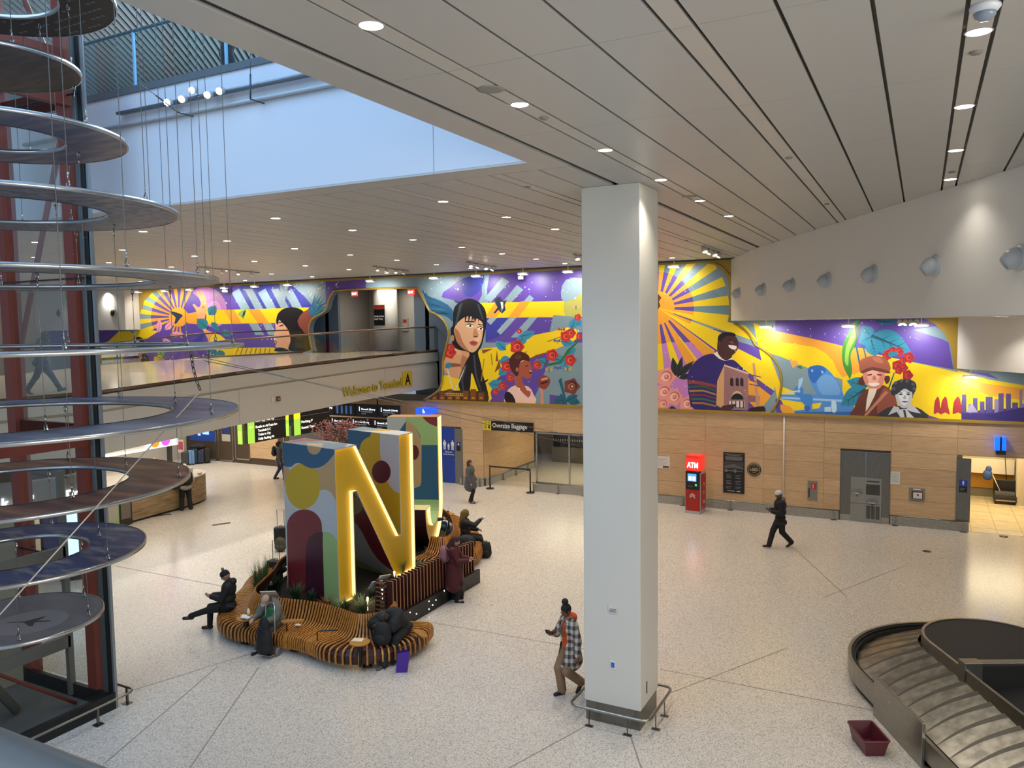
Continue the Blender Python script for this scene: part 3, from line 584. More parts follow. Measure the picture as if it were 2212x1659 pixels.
# woman with curly hair in greys
P_(tD,[(955,1050),(990,990),(1060,955),(1160,950),(1280,960),(1360,1010),(1390,1068)],'33363f',2); P_(tD,[(1035,1030),(1085,950),(1130,960),(1150,1060),(1110,1000)],'c9ccd4'); P_(tD,[(1210,950),(1260,950),(1320,1015),(1240,1000),(1190,980)],'c9ccd4')
P_(tD,[(1130,980),(1190,975),(1270,1060),(1140,1060)],'d5d7dc',1); P_(tD,[(1165,985),(1185,985),(1200,1060),(1180,1060)],'3c3f48')
P_(tD,[(1065,800),(1075,760),(1130,725),(1210,720),(1270,745),(1280,800),(1250,860),(1240,880),(1090,860),(1060,840)],'30333c',3)
P_(tD,[(1100,850),(1110,810),(1170,790),(1235,810),(1245,880),(1225,940),(1180,970),(1140,955),(1110,910)],'c6cad0',3); P_(tD,[(1125,840),(1180,825),(1210,870),(1190,940),(1150,930)],'e6e9ec',3)
P_(tD,[(1095,830),(1130,790),(1180,775),(1240,800),(1235,830),(1190,800),(1150,815),(1110,850)],'30333c',2)
for x in (1145,1210): P_(tD,[(x-20,848),(x,840),(x+20,848),(x,856)],'23252c',2); P_(tD,[(x-22,832),(x,826),(x+22,834),(x,834)],'23252c')
P_(tD,[(1150,908),(1210,908),(1180,922)],'5b5f69',2); P_(tD,[(1172,860),(1188,860),(1192,888),(1168,888)],'a9adb5',2)
for x,y in ((1100,750),(1150,730),(1200,735),(1250,760),(1085,800),(1262,800)): P_(tD,circ(x,y,15,8),'565a66')
# walking silhouettes and skyline
for x,w_ in ((1465,34),(1530,40),(1640,46),(1690,26)): P_(tD,[(x-w_,1020),(x-w_*.8,920),(x-w_*.4,885),(x,868),(x+w_*.4,890),(x+w_*.6,950),(x+w_,1025),(x,1005)],'a8343a',2)
P_(tD,[(1670,1000),(2220,960),(2220,1110),(1670,1105)],'43357f')
for x,h,w_ in ((1675,850,38),(1730,930,30),(1770,880,40),(1830,910,40),(1880,870,60),(1955,890,34),(1990,840,46),(2055,842,44),(2110,920,50),(2172,810,26),(2195,930,30)): P_(tD,[(x,1010),(x,h),(x+w_,h),(x+w_,1010)],'8b7fa6' if w_<35 else '5a5086')
P_(tD,[(1710,1005),(1760,925),(1815,1005)],'a79fbd'); P_(tD,[(1870,1030),(2000,1000),(2220,960),(2220,1110),(2080,1090)],'3a2c78',1)
P_(tD,[(1380,1030),(1540,1075),(1380,1068)],PU)
# star dust
for b in ((430,612,735,660,60),(600,600,735,640,30),(900,595,1250,645,50),(1060,690,1250,720,14),(1425,590,1500,640,12),(1700,690,1990,760,30),(1425,740,1500,860,18),(1580,750,1670,860,16),(560,700,600,740,14),(300,740,480,780,20),(215,690,260,720,8),(1090,820,1160,870,8)): stars(*b,seed=b[0])
outline=[(-45,3.5),(5.1,3.5),(5.1,5.165),(.965,5.165),(.965,6.74),(-6.06,6.74),(-6.06,CZ-.01),(X1+.005,CZ-.01),(X1+.005,zz-.005),(-45,zz-.005)]
portal=tP(smooth([(676,759),(671,740),(668,713),(671,697),(679,686),(695,677.5),(706,667),(710,650),(718,634),(731,627),(810,624),(893,622),(905,629),(916,648),(928,672),(940,677.5),(957,691),(967.5,710),(969,726),(963,754),(957,781),(957,810),(951,838),(935,853),(916,864)],3,False))
portal+=[(WY(916,864,YM).x,3.45),(WY(664,830,YM).x,3.45),tP([(664,830)])[0]]
M_root=empty('mural',(-15,YM,3.5),0,'wide purple and yellow painted mural of faces, roses and sun rays above the oak panels','mural')
o=paint('painting',mur,lambda x,z:(x,YM,z),outline,[portal],None,False,.42); o.data.transform(Matrix.Translation(-Vector(M_root.location))); o.parent=M_root
# wall behind the painting with the same opening
def solid_with_hole(name,outl,hole,y0,y1,mt):
    ccw=lambda P:P if sum(P[i-1][0]*P[i][1]-P[i][0]*P[i-1][1] for i in range(len(P)))>0 else list(reversed(P))
    outl,hole=ccw(list(outl)),ccw(list(hole))
    vo,eo,fo,ov,oe,of=delaunay_2d_cdt([Vector(p) for p in outl+hole],[],[list(range(len(outl))),list(range(len(outl),len(outl)+len(hole)))],1,1e-5,True)
    b=MB()
    for f,s in zip(fo,of):
        if 1 in s or 0 not in s: continue
        b.add([(vo[i][0],y0,vo[i][1]) for i in f],[tuple(range(len(f)))]); b.add([(vo[i][0],y1,vo[i][1]) for i in f],[tuple(reversed(range(len(f))))])
    n=len(hole)
    for i in range(n):
        p,q=hole[i],hole[(i+1)%n]; b.add([(p[0],y0,p[1]),(q[0],y0,q[1]),(q[0],y1,q[1]),(p[0],y1,p[1])],[(0,1,2,3)])
    return struct(b,name,mt)
solid_with_hole('wall_back',[(-45,3.5),(5.1,3.5),(5.1,CZ+.1),(-45,CZ+.1)],portal,YM+.01,YM+.3,mat('66788c',.6))
# gold mouldings: along the top, along the foot, around the portal and the two arcs
gm=MB()
gm.box((X1+.01,YM-.05,CZ-.09),(-6.06,YM,CZ-.01)); gm.box((-18.9,YM-.05,3.47),(5.1,YM,3.56))
gm.tube([(p[0],YM-.02,p[1]) for p in portal[:-3]],.045,6)
for pts in ([(1576,694),(1580,610),(1572,590),(1556,574),(1535,566)],[(1585,698),(1600,706),(1618,722),(1628,738),(1632,745),(1650,756),(1672,776),(1685,800),(1688,830),(1682,862),(1668,889)]):
    gm.tube([(lambda v:(v.x,YM-.02,v.z))(WY(a,b,YM)) for a,b in smooth(pts,4,False)],.04,6)
x=WX; 
gm.add([(WY(1421,571,YM).x,YM-.012,CZ-.02)]+[(lambda v:(v.x,YM-.012,v.z))(WY(a,b,YM)) for a,b in ((1500,566),(1520,567),(1545,573),(1562,585),(1572,602),(1575,625),(1576,694),(1581,694),(1581,562))],[tuple(range(10))])
gm.add([(lambda v:(v.x,YM-.012,v.z))(WY(a,b,YM)) for a,b in ((1995,688),(2020,700),(2040,720),(2055,750),(2061,797),(2070,799),(2070,686))],[tuple(range(7))])
gm.add([(lambda v:(v.x,YM-.012,v.z))(WY(a,b,YM)) for a,b in ((297,623),(360,620),(330,632),(312,650),(303,675),(300,706),(297,706))],[tuple(range(7))])
g=gm.build('gold_moulding',M_gold); g.data.transform(Matrix.Translation(-Vector(M_root.location))); g.parent=M_root
# recess behind the portal
YR=29.9
hx0,hx1=WY(731,700,YR).x,WY(895,700,YR).x; hz=WY(810,628,YR).z+.15
b=MB(); b.box((-27,YR,3.2),(hx0,YR+.15,CZ)); b.box((hx1,YR,3.2),(-15,YR+.15,CZ)); b.box((hx0,YR,hz),(hx1,YR+.15,CZ)); struct(b,'wall_back',mat('66788c',.6))
b=MB(); b.box((-27,YR+3.2,4.5),(-15,YR+3.4,CZ)); b.box((hx0-.8,YR,4.5),(hx0-.6,YR+3.2,CZ)); b.box((hx1+.6,YR,4.5),(hx1+.8,YR+3.2,CZ)); struct(b,'wall_back',mat('a8a49c',.6))
b=MB(); b.box((-27,YR+.15,hz+.1),(-15,YR+3.3,hz+.25)); b.box((-27,YM+.31,CZ-.1),(-15,YR,CZ)); struct(b,'ceiling',mat('b9b6ae',.6))
v=WY(828,690,YR+2.2); b=MB(); b.lathe([(.6,0),(.6,3.2)],(v.x,YR+2.4,5.55),28); tag(b.build('round_column',mat('d0cec8',.5)),'round white column inside the mural portal','column')
def exitsign(px,py,Y,lab):
    v=WY(px,py,Y); r=empty('exit_sign',(v.x,Y,v.z),0,lab,'sign','exit signs')
    b=MB(); b.cbox((0,0,0),(.34,.05,.22)); f=b.build('housing',mat('e8302a',.4,emit=2.2,ec='ff2a20'),r)
    b=MB(); b.cbox((0,0,(hz-v.z)/2+.05),(.02,.02,(hz-v.z)-.1)); b.build('stem',mat('8d8b86',.5),r)
    text('lettering','EXIT',.15,(v.x-.14,Y-.03,v.z-.055),(1,0,0),(0,0,1),mat('ffd8d0',.4,emit=3,ec='ffffff'),r,.004,bold=.004,width=.28)
exitsign(766,634.5,YR-.1,'red lit exit sign at the left top of the mural portal'); exitsign(888,631,YR-.1,'red lit exit sign at the right top of the mural portal')
light('corridor_lamp','AREA',((hx0+hx1)/2,YR+1.6,hz-.1+.1),55,(1,.93,.82),(0,0,0),2.4,2)
v0=WY(807,659,YR+1.75); v1=WY(831,703,YR+1.75); Yb=YR+1.75; r=empty('staff_sign',(v0.x,Yb,v1.z),0,'black sign with red header reading Authorized Staff Only','sign')
b=MB(); b.box((v0.x,Yb,v1.z),(v1.x,Yb+.03,v0.z)); wpart(b,'panel',M_black,r)
b=MB(); b.box((v0.x,Yb-.01,v0.z-.22),(v1.x,Yb-.001,v0.z)); wpart(b,'header',mat('8f2a22',.5),r)
text('lettering','Authorized',.12,(v0.x+.03,Yb-.01,v1.z+.42),(1,0,0),(0,0,1),mat('e0ded8',.5),r,width=v1.x-v0.x-.06,bold=.003); text('lettering','Staff Only',.12,(v0.x+.03,Yb-.01,v1.z+.28),(1,0,0),(0,0,1),mat('e0ded8',.5),r,width=v1.x-v0.x-.1,bold=.003)
v=WY(874,702,YR+3.1); b=MB(); b.box((v.x-.17,YR+3.12,v.z-.3),(v.x+.17,YR+3.2,v.z+.35)); o=b.build('fire_cabinet',mat('a9a69f',.5)); tag(o,'grey fire extinguisher cabinet in the corridor behind the portal','cabinet')
b=MB(); b.box((v.x-.1,YR+3.1,v.z+.12),(v.x+.12,YR+3.13,v.z+.28)); b.build('red_label',mat('b23127',.5),o)
# ================================================================ CEILING DOWNLIGHTS
DL0=empty('downlight',(0,0,CZ)); b=MB(); b.lathe([(.088,-.001),(.095,-.006),(.102,.0)],n=20,caps=False); b.build('trim_ring',mat('b5b0a8',.4),DL0)
b=MB(); b.lathe([(.088,-.003),(.0001,-.0035)],n=20,caps=False); b.build('lens',mat('fff2df',.4,emit=14,ec='fff3e0'),DL0)
Ld=bpy.data.lights.new('downlight_lamp','SPOT'); Ld.energy=155; Ld.color=(1,.90,.78); Ld.shadow_soft_size=.09; Ld.spot_size=math.radians(115); Ld.spot_blend=.9
lo=bpy.data.objects.new('lamp',Ld); COL.objects.link(lo); lo.parent=DL0; lo.location=(0,0,-.02)
Lf=Ld.copy(); Lf.energy=310; Lh=Ld.copy(); Lh.energy=45
first=True; cols=[-3.63+3.96*k for k in range(-9,3)]
ORD=['first','second','third','fourth','fifth','sixth','seventh','eighth','ninth','tenth','eleventh','twelfth']
for k,X in enumerate(cols):
    q_=0
    for i in range(-2,10):
        Y=4.81+2.4*i
        if X<XO+.3 and Y<YO+.5: continue
        if X<-37 or X>8: continue
        if X>-.5 and Y>15: continue
        if X>2 and Y>9.5: continue
        if X<-37 and Y>24: continue
        if X>-5 and Y>18: continue
        if Y<4.5: continue
        if first: o=DL0; first=False
        else: o=dup(DL0)
        o.location=(X,Y,CZ)
        if Y>15 or (X>0 and Y>13):
            for q in o.children:
                if q.type=='LIGHT': q.data=Lf if Y>15 else Lh
        if abs(X+3.63)<.1: rn='row along the pillar'; gn='downlights in the row along the pillar'
        elif X>0: rn='right-hand row' if X<2 else 'outermost right row'; gn='downlights in the '+rn
        else: rn=ORD[int(round((-3.63-X)/3.96))-1]+' row left of the pillar'; gn='downlights in the far ceiling'
        tag(o,ORD[q_]+' recessed downlight from the near end of the '+rn,'ceiling light',gn); q_+=1
# sprinklers, speakers and sensors in the ceiling
def ceilbit(kind,px,py,r,h,mt,lab,cat,grp=None):
    v=G(px,py,CZ); b=MB(); b.lathe([(r,0),(r,-h*.4),(r*.75,-h),(.0001,-h)],n=16); o=b.build(kind,mt,None,0); o.location=(v.x,v.y,CZ); return tag(o,lab,cat,grp)
ceilbit('ceiling_speaker',1060,193,.13,.008,mat('8d8a83',.6),'flat round grey ceiling speaker left of the pillar row','speaker')
ceilbit('ceiling_speaker',1489,424,.13,.008,mat('8d8a83',.6),'flat round grey ceiling speaker just beyond the pillar','speaker')
for px,py,l in ((1175,254,'nearest the atrium edge'),(2108,112,'between two lights of the right-hand row'),(2056,371,'at the far end of the right-hand row'),(1704,340,'in the middle strip near the camera'),(1786,440,'in the middle strip near the bulkhead'),(1140,403,'beside the atrium corner'),(1483,519,'right of the pillar far back')): ceilbit('sprinkler',px,py,.05,.02,mat('8a857c',.5),'small recessed ceiling sprinkler '+l,'sprinkler')
o=ceilbit('dome_camera',2128,12,.1,.05,mat('d9dde0',.35),'white dome security camera on the ceiling at top right','camera'); b=MB(); b.lathe([(.075,0),(.068,-.03),(.04,-.055),(.0001,-.065)],n=16); x=b.build('dome',mat('8a96a4',.15),o); x.location=(0,0,-.045)
# ================================================================ WALL WASHERS, SOFFIT LIGHTS
Lw=bpy.data.lights.new('wash_lamp','SPOT'); Lw.energy=95; Lw.color=(1,.95,.88); Lw.shadow_soft_size=.12; Lw.spot_size=math.radians(150); Lw.spot_blend=1
def washer(x,y,z,lab,grp,drop=.16):
    r=empty('wall_washer',(x,y,z),0,lab,'wall light',grp)
    b=MB(); b.cbox((0,0,-drop/2),(.03,.03,drop)); b.build('stem',mat('d8d6d0',.4),r)
    b=MB(); b.cbox((0,.0,-drop-.05),(.42,.16,.09)); b.build('housing',mat('dedcd6',.4),r,.01)
    b=MB(); b.cbox((0,.05,-drop-.098),(.34,.07,.006)); b.build('lens',mat('fff6e8',.4,emit=3,ec='fff6e8'),r)
    o=bpy.data.objects.new('lamp',Lw); COL.objects.link(o); o.parent=r; o.location=(0,-.3,-drop-.2); o.rotation_euler=(math.radians(46),0,0); return r
for i,(px,py) in enumerate(((300,660),(356,655),(410,650),(551,645),(622,640),(938,610),(1029,606),(1130,603),(1227,586),(1456,575),(485,648),(800,610),(240,690),(170,700),(1340,580))):
    v=WY(px,py,YM-.75); washer(v.x,YM-.75,CZ,'small white ceiling wall washer '+['at the left end over the yellow sun rays','over the middle of the left sun','between left sun and raised hand','over the diagonal light bars left of the portal','nearest the left side of the portal','nearest the right side of the portal','over the dark haired portrait','over the small painted bird','close to the left of the pillar','over the right sun','over the raised hand','in the middle over the portal','over the left bulkhead edge','furthest left over the purple field','hidden behind the pillar'][i],'wall washers over the mural')
for px,l in ((1655,'left, over the gold arc'),(1833,'left of the green pod'),(1990,'right of the red flowers'),(2100,'lowest, over the skyline')): v=WY(px,700,YM-.75); washer(v.x,YM-.75,6.744 if px<2070 else 5.17,'small white wall washer under the right bulkhead soffit, '+l,'wall washers under the bulkhead')
# soffit downlights under the bulkhead light the restroom side
for x,y,l in ((-2,23,'left middle'),(1.5,21,'middle'),(4.5,18,'right rear'),(4.5,12.5,'right front'),(2,25.5,'near the restroom'),(-3.5,26.5,'leftmost')):
    o=dup(DL0); o.location=(x,y,6.743); tag(o,'round recessed downlight under the right-hand bulkhead soffit, '+l,'ceiling light','downlights under the bulkhead')
for x,y in ((-20,24),(-24,20),(-28,26)): pass
# track spot clusters
def track(name,pts,z,n,lab,lit=False,r=.07,grp=None):
    a,b_=Vector(pts[0]),Vector(pts[1]); root=empty('track_light',((a.x+b_.x)/2,(a.y+b_.y)/2,z),0,lab,'track light',grp)
    d=(b_-a); k=MB(); k.tube([(a.x,a.y,z-.05),(b_.x,b_.y,z-.05)],.022,6); k.tube([(a.x+d.x*.1,a.y+d.y*.1,z),(a.x+d.x*.1,a.y+d.y*.1,z-.05)],.01,5); k.tube([(a.x+d.x*.9,a.y+d.y*.9,z),(a.x+d.x*.9,a.y+d.y*.9,z-.05)],.01,5); wpart(k,'track',mat('8d8b87',.5),root)
    for i in range(n):
        t=(i+.5)/n; p=Vector((a.x+d.x*t,a.y+d.y*t,z-.12)); M=Matrix.Translation(p)@Matrix.Rotation(.7*(-1)**i,4,'Z')@Matrix.Rotation(math.radians(150),4,'X')
        k=MB(); k.lathe([(r*.55,-.08),(r*.9,-.05),(r,.06),(r*.93,.075)],n=14,M=M); k.tube([(0,0,0)+Vector((p.x,p.y,z-.05))*1,p],.012,5) if False else None
        s=wpart(k,'spot_head',mat('d0cfca',.4),root)
        k=MB(); k.lathe([(r*.85,.078),(.0001,.079)],n=14,M=M,caps=False); wpart(k,'spot_lens',mat('fffaf0',.3,emit=12 if lit else .6,ec='fff4e2'),root)
    return root
zc=CZ
def tc(p,q): a,b_=G(*p,zc-.1),G(*q,zc-.1); return ((a.x,a.y),(b_.x,b_.y))
track('t',tc((805,578),(882,588)),zc,4,'four white track spots above the portal')
track('t',tc((1008,569),(1072,580)),zc,4,'four white track spots over the dark haired portrait',True)
track('t',tc((1516,536),(1558,551)),zc,4,'four grey track spots over the right sun near the bulkhead',False,.09)
track('t',tc((1238,553),(1256,556)),zc,1,'single grey track spot just left of the pillar',False,.09)
track('t',tc((430,580),(560,592)),zc,4,'four white track spots above the left sun')
v0,v1=WY(1938,695,YM-1.2),WY(1985,693,YM-1.2); track('t',((v0.x,YM-1.2),(v1.x,YM-1.2)),6.744,4,'four lit track spots under the bulkhead soffit',True,.08)
v=WY(1125,600,YM-.5); b=MB(); b.tube([(0,0,0),(0,0,-(CZ-v.z)+.05)],.012,6); b.cbox((0,0,-(CZ-v.z)),(.14,.2,.12)); o=b.build('security_camera',mat('d9d8d4',.4)); o.location=(v.x,YM-.5,CZ); tag(o,'white camera hanging on a rod before the mural above the bird','camera')
v=WY(486,628,YM-.5); o=dup(o); o.location=(v.x,YM-.5,CZ); tag(o,'white camera hanging on a rod before the mural near the raised hand','camera')
# eyeball air nozzles on the right bulkhead
A1,B1=(-4.37,24.25),(1.24,13.65)
def nozzle(px,py,a,b_,lab):
    p=WP(px,py,a,b_); d=(Vector((b_[0],b_[1],0))-Vector((a[0],a[1],0))).normalized(); n=Vector((-d.y,d.x,0)); n=n if n.dot(-p)>0 else -n
    r=empty('air_nozzle',p,0,lab,'air nozzle','air nozzles on the bulkhead')
    q=n.to_track_quat('Z','Y').to_matrix().to_4x4(); M=q
    k=MB(); k.lathe([(.2,0),(.2,.012),(.17,.03),(.15,.06)],n=24,M=M); k.build('flange',mat('b9bec2',.35),r)
    ax=(n*1.0+Vector((0,0,-.75))+(-d)*.35).normalized(); M2=Matrix.Translation(n*.07)@ax.to_track_quat('Z','Y').to_matrix().to_4x4()
    k=MB(); k.lathe([(.0001,-.12),(.13,-.08),(.155,0),(.15,.06),(.12,.14),(.1,.17),(.085,.165),(.08,.05),(.0001,.04)],n=24,M=M2); k.build('ball',mat('b3babf',.3),r)
    k=MB(); k.lathe([(.078,.06),(.0001,.055)],n=20,M=M2,caps=False); k.build('opening',M_dark,r)
for px,py,l in ((1597,633,'smallest and leftmost, beside the mural sun'),(1650,626,'second from the mural sun'),(1712,617,'third from the mural sun'),(1789,606,'fourth from the mural sun'),(1888,592,'fifth from the mural sun'),(2021,574,'second nearest the camera'),(2203,556,'nearest the camera in the lit patch')):
    nozzle(px,py,*( ((-6.02,28.27),A1) if px<1620 else (A1,B1)),'grey eyeball air nozzle on the white bulkhead, '+l)
for px,py,l in ((245,676,'left bulkhead above the elevator corner'),(128,677,'left bulkhead seen through the elevator glass')):
    v=WY(px,py,YW-.92); b=MB(); M=Vector((0,-1,0)).to_track_quat('Z','Y').to_matrix().to_4x4(); b.lathe([(.25,0),(.25,.02),(.16,.05)],n=20,M=M); r=b.build('air_nozzle',mat('b5b0a8',.4)); r.location=v; tag(r,'round air nozzle with dark mouth on the '+l,'air nozzle')
    b=MB(); b.lathe([(.17,.052),(.12,.09),(.0001,.09)],n=20,M=M); b.build('opening',M_dark,r)
# wash on the bulkhead from below, as in the lit patch at right
# ================================================================ BRIDGE
XB=-19.4
ez=[(2,5.03),(11.5,5.03),(13.5,5.03),(18.1,5.25),(21.9,5.38),(24.5,5.47),(28,5.55),(29.9,5.56)]
def zdeck(y):
    for (a,za),(b_,zb) in zip(ez,ez[1:]):
        if y<=b_: return za+(zb-za)*max(0,(y-a))/(b_-a)
    return ez[-1][1]
far=[G(40,818,5.03),G(100,814,5.03),G(220,802,5.05),WY(668,757,YM)]
brg=MB(); ys=[e[0] for e in ez]
fx={}
def farx(y):
    P=[(-33,2)]+[(f.x,f.y) for f in far]
    for (x0,y0),(x1,y1) in zip(P,P[1:]):
        if y<=y1: return x0+(x1-x0)*(y-y0)/(y1-y0) if y1>y0 else x1
    return P[-1][0]
yy=sorted(set([2,6,9,11.5,13.5,16,18.1,20,21.9,24.5,26.5,28.2,28.3,29.9]))
top=[];
for y in yy: top.append(((XB,y,zdeck(y)),(farx(y) if y<28.25 else -23.4,y,zdeck(y))))
vs=[];fs=[]
for a,b_ in top: vs+=[a,b_,(a[0],a[1],a[2]-1.2),(b_[0],b_[1],b_[2]-1.2)]
for i in range(len(top)-1):
    o=4*i; fs+=[(o,o+4,o+5,o+1),(o+2,o+3,o+7,o+6),(o+1,o+5,o+7,o+3)]
brg.add(vs,fs); tag(brg.build('floor',mat('b9ad9d',.12,spec=.6)),kind='structure')
f1=MB()
for i in range(len(yy)-1):
    y0,y1=yy[i],yy[i+1]; z0,z1=zdeck(y0),zdeck(y1)
    for (xo,za,zb) in ((.1,-.42,-.02),(.03,-1.62,-.5)):
        f1.add([(XB,y0,z0+za),(XB+xo,y0,z0+za),(XB+xo,y0,z0+zb),(XB,y0,z0+zb),(XB,y1,z1+za),(XB+xo,y1,z1+za),(XB+xo,y1,z1+zb),(XB,y1,z1+zb)],[(0,1,2,3),(7,6,5,4),(1,5,6,2),(3,2,6,7),(0,4,5,1),(0,3,7,4)])
    f1.add([(XB,y0,z0-1.6),(XB,y1,z1-1.6),(XB-1.5,y1,z1-1.3),(XB-1.5,y0,z0-1.3)],[(0,1,2,3)])
    f1.add([(XB-.01,y0,z0-1.6),(XB-.01,y1,z1-1.6),(XB-.01,y1,z1),(XB-.01,y0,z0)],[(0,1,2,3)])
f1.add([(XB-.01,29.9,4.2),(XB+.12,29.9,3.95),(XB+.12,29.9,5.5),(XB-.01,29.9,5.5)],[(0,1,2,3)])
struct(f1,'trim_6',mat('c4bfb4',.55))
sm=MB()
for px in (517,833): 
    v=WX(px,880,XB+.03); sm.box((XB+.03,v.y-.006,zdeck(v.y)-1.6),(XB+.033,v.y+.006,zdeck(v.y)-.5))
for px in (388,): 
    v=WX(px,860,XB+.03); sm.box((XB+.03,v.y-.006,zdeck(v.y)-1.6),(XB+.033,v.y+.006,zdeck(v.y)-.5))
struct(sm,'trim_7',mat('8d877c',.6))
bal=empty('balustrade',(XB,16,5.1),0,'long glass balustrade with bronze rails along the near edge of the bridge','railing')
k=MB()
for i in range(len(yy)-1): k.tube([(XB+.02,yy[i],zdeck(yy[i])+.04),(XB+.02,yy[i+1],zdeck(yy[i+1])+.04)],.055,6)
wpart(k,'base_rail',mat('6e5a45',.4,.5),bal)
k=MB(); k.tube([(XB+.02,y,zdeck(y)+1.1) for y in yy[:-1]]+[(XB+.02,29.8,6.66),(XB-1.2,30.0,6.66)],.032,8); wpart(k,'handrail',mat('8a715a',.3,.6),bal)
gy=[2+1.55*i for i in range(19)]
for a,b_ in zip(gy,gy[1:]):
    if b_>30: continue
    k=MB(); k.add([(XB+.02,a+.01,zdeck(a)+.06),(XB+.02,b_-.01,zdeck(b_)+.06),(XB+.02,b_-.01,zdeck(b_)+1.08),(XB+.02,a+.01,zdeck(a)+1.08)],[(0,1,2,3)]); wpart(k,'glass_pane',M_glass,bal)
k=MB(); k.cbox((XB-.02,29.8,6.1),(.04,.04,1.1)); wpart(k,'post',M_steeld,bal)
bal=empty('balustrade',(-25,24,5.3),0,'glass balustrade with dark rails along the far edge of the bridge before the mural','railing')
fp=[Vector((f.x,f.y,5.04 if i<2 else 5.08)) for i,f in enumerate(far[:3])]+[Vector((farx(24),24,zdeck(24)-.02)),Vector((farx(28),28,zdeck(28)))]
k=MB(); k.tube([p+Vector((0,0,.03)) for p in fp],.05,6); wpart(k,'base_rail',mat('5f5245',.4,.4),bal)
k=MB(); k.tube([p+Vector((0,0,1.08)) for p in fp],.03,6); wpart(k,'handrail',mat('54463a',.35,.5),bal)
for a,b_ in zip(fp,fp[1:]):
    n=max(1,round((b_-a).length/1.8))
    for i in range(n):
        p,q=a.lerp(b_,i/n+.004),a.lerp(b_,(i+1)/n-.004); k=MB(); k.add([p+Vector((0,0,.05)),q+Vector((0,0,.05)),q+Vector((0,0,1.06)),p+Vector((0,0,1.06))],[(0,1,2,3)]); wpart(k,'glass_pane',M_glass,bal)
# lettering on the bridge
M_yel=mat('b5a028',.5)
p0,p1=WX(739,857,XB+.035),WX(866,833.5,XB+.035); p0.x=p1.x=XB+.045
r=empty('welcome_lettering',p0,0,'yellow raised letters reading Welcome to Terminal on the white bridge side','sign')
text('letters','Welcome to Terminal',.50,p0,p1-p0,(0,0,1),M_yel,r,.05,bold=.006,width=(p1-p0).length)
q0,q1=WX(869,835.5,XB+.04),WX(888,801,XB+.04)
r=empty('terminal_letter_sign',(XB+.04,q0.y,q0.z),0,'square yellow sign with a black letter A on the bridge side','sign')
k=MB(); k.box((XB+.03,q0.y,q0.z),(XB+.09,q1.y,q1.z)); wpart(k,'panel',mat('c9b02a',.45),r)
text('letter','A',(q1.z-q0.z)*1.05,(XB+.092,(q0.y+q1.y)/2,q0.z+.1*(q1.z-q0.z)),(0,1,0),(0,0,1),M_black,r,.006,'CENTER',.012,width=(q1.y-q0.y)*.62)
v=WX(597,862,XB+.06); r=empty('alarm_strobe',v,0,'small red and white alarm horn on the bridge side','alarm')
k=MB(); k.cbox((-.01,.1,0),(.05,.16,.16)); k.build('horn',mat('7a3a30',.4),r); k=MB(); k.cbox((-.02,-.15,0),(.03,.12,.13)); k.build('back_box',mat('d5d2ca',.4),r); k=MB(); k.lathe([(.04,0),(.0001,.03)],n=10,M=Matrix.Translation((.02,.1,0))@Vector((1,0,0)).to_track_quat('Z','Y').to_matrix().to_4x4()); k.build('lens',mat('c9c3b8',.3),r)
# ================================================================ ELEVATOR SHAFT
ex,ey=-12.57,8.72
r=empty('elevator_shaft',(ex,ey,0),0,'glass elevator shaft with dark red steel columns and black kerb at left','elevator')
def cbx(x0,x1,y0,y1,z0,z1,name,mt,bevel=0): k=MB(); k.box((x0,y0,z0),(x1,y1,z1)); return wpart(k,name,mt,r,bevel)
HT=15
cbx(-13.27,-13.02,8.68,8.9,0,HT,'column',M_red); 
cbx(-15.25,-15.0,8.68,8.92,0,HT,'column',M_red); cbx(-13.19,-13.02,1.0,1.17,0,HT,'column',M_red)
cbx(-12.86,-12.76,8.7,8.80,0,HT,'corner_post',mat('5c6668',.35,.4)); cbx(-12.76,-12.66,8.72,8.8,0,HT,'corner_post',M_black); cbx(-12.63,-12.58,8.72,8.77,0,HT,'corner_trim',mat('8e9496',.3,.6))
zb=WX(126,973,-12.95).z; zt=WY(120,911,8.82).z
zc_=WX(50,197,-12.95).z; zd=WX(60,95,-12.95).z
for z0,z1 in ((zb,zt),(zc_-.05,zc_+.3),(zd-.25,zd+.1)):
    cbx(-13.1,-12.95,1.1,8.75,z0,z1,'beam',M_red); cbx(-15.05,-13.1,8.76,8.86,z0,z1,'beam',M_red)
for z in (WY(60,608,8.7).z,WY(150,206,8.7).z,WX(180,1230,-12.7).z): cbx(-15.1,-12.7,8.66,8.69,z-.012,z+.012,'glazing_bar',M_black)
for a,b_ in (((-13.2,8.85,zc_+.1),(-15.0,8.85,zt+1.3)),((-13.2,8.85,zc_+.1),(-14.5,8.85,HT-2)),((-15.0,5.8,2.3),(-13.2,8.4,.1))):
    k=MB(); k.tube([a,b_],.05 if b_[2]>1 else .03,8); wpart(k,'brace',M_red,r)
for z0,z1 in ((.28,zb),(zb,zc_),(zc_,zd),(zd,HT)):
    for y0,y1 in ((1,3.4),(3.4,5.9),(5.9,8.7)):
        k=MB(); k.add([(-12.6,y0+.01,z0),(-12.6,y1-.01,z0),(-12.6,y1-.01,z1),(-12.6,y0+.01,z1)],[(0,1,2,3)]); wpart(k,'glass_pane',M_glassc,r)
    k=MB(); k.add([(-12.7,8.76,z0),(-15.0,8.76,z0),(-15.0,8.76,z1),(-12.7,8.76,z1)],[(0,1,2,3)]); wpart(k,'glass_pane',M_glassc if z0<9 else M_glassc,r)
cbx(-12.66,-12.57,1,8.72,0,.3,'kerb',M_black); cbx(-15.2,-12.6,8.66,8.74,0,.26,'kerb',M_black)
cbx(-15.5,-12.7,1,8.6,.01,.05,'pit_floor',mat('55534e',.6))
v=WX(157,1480,-13.7)
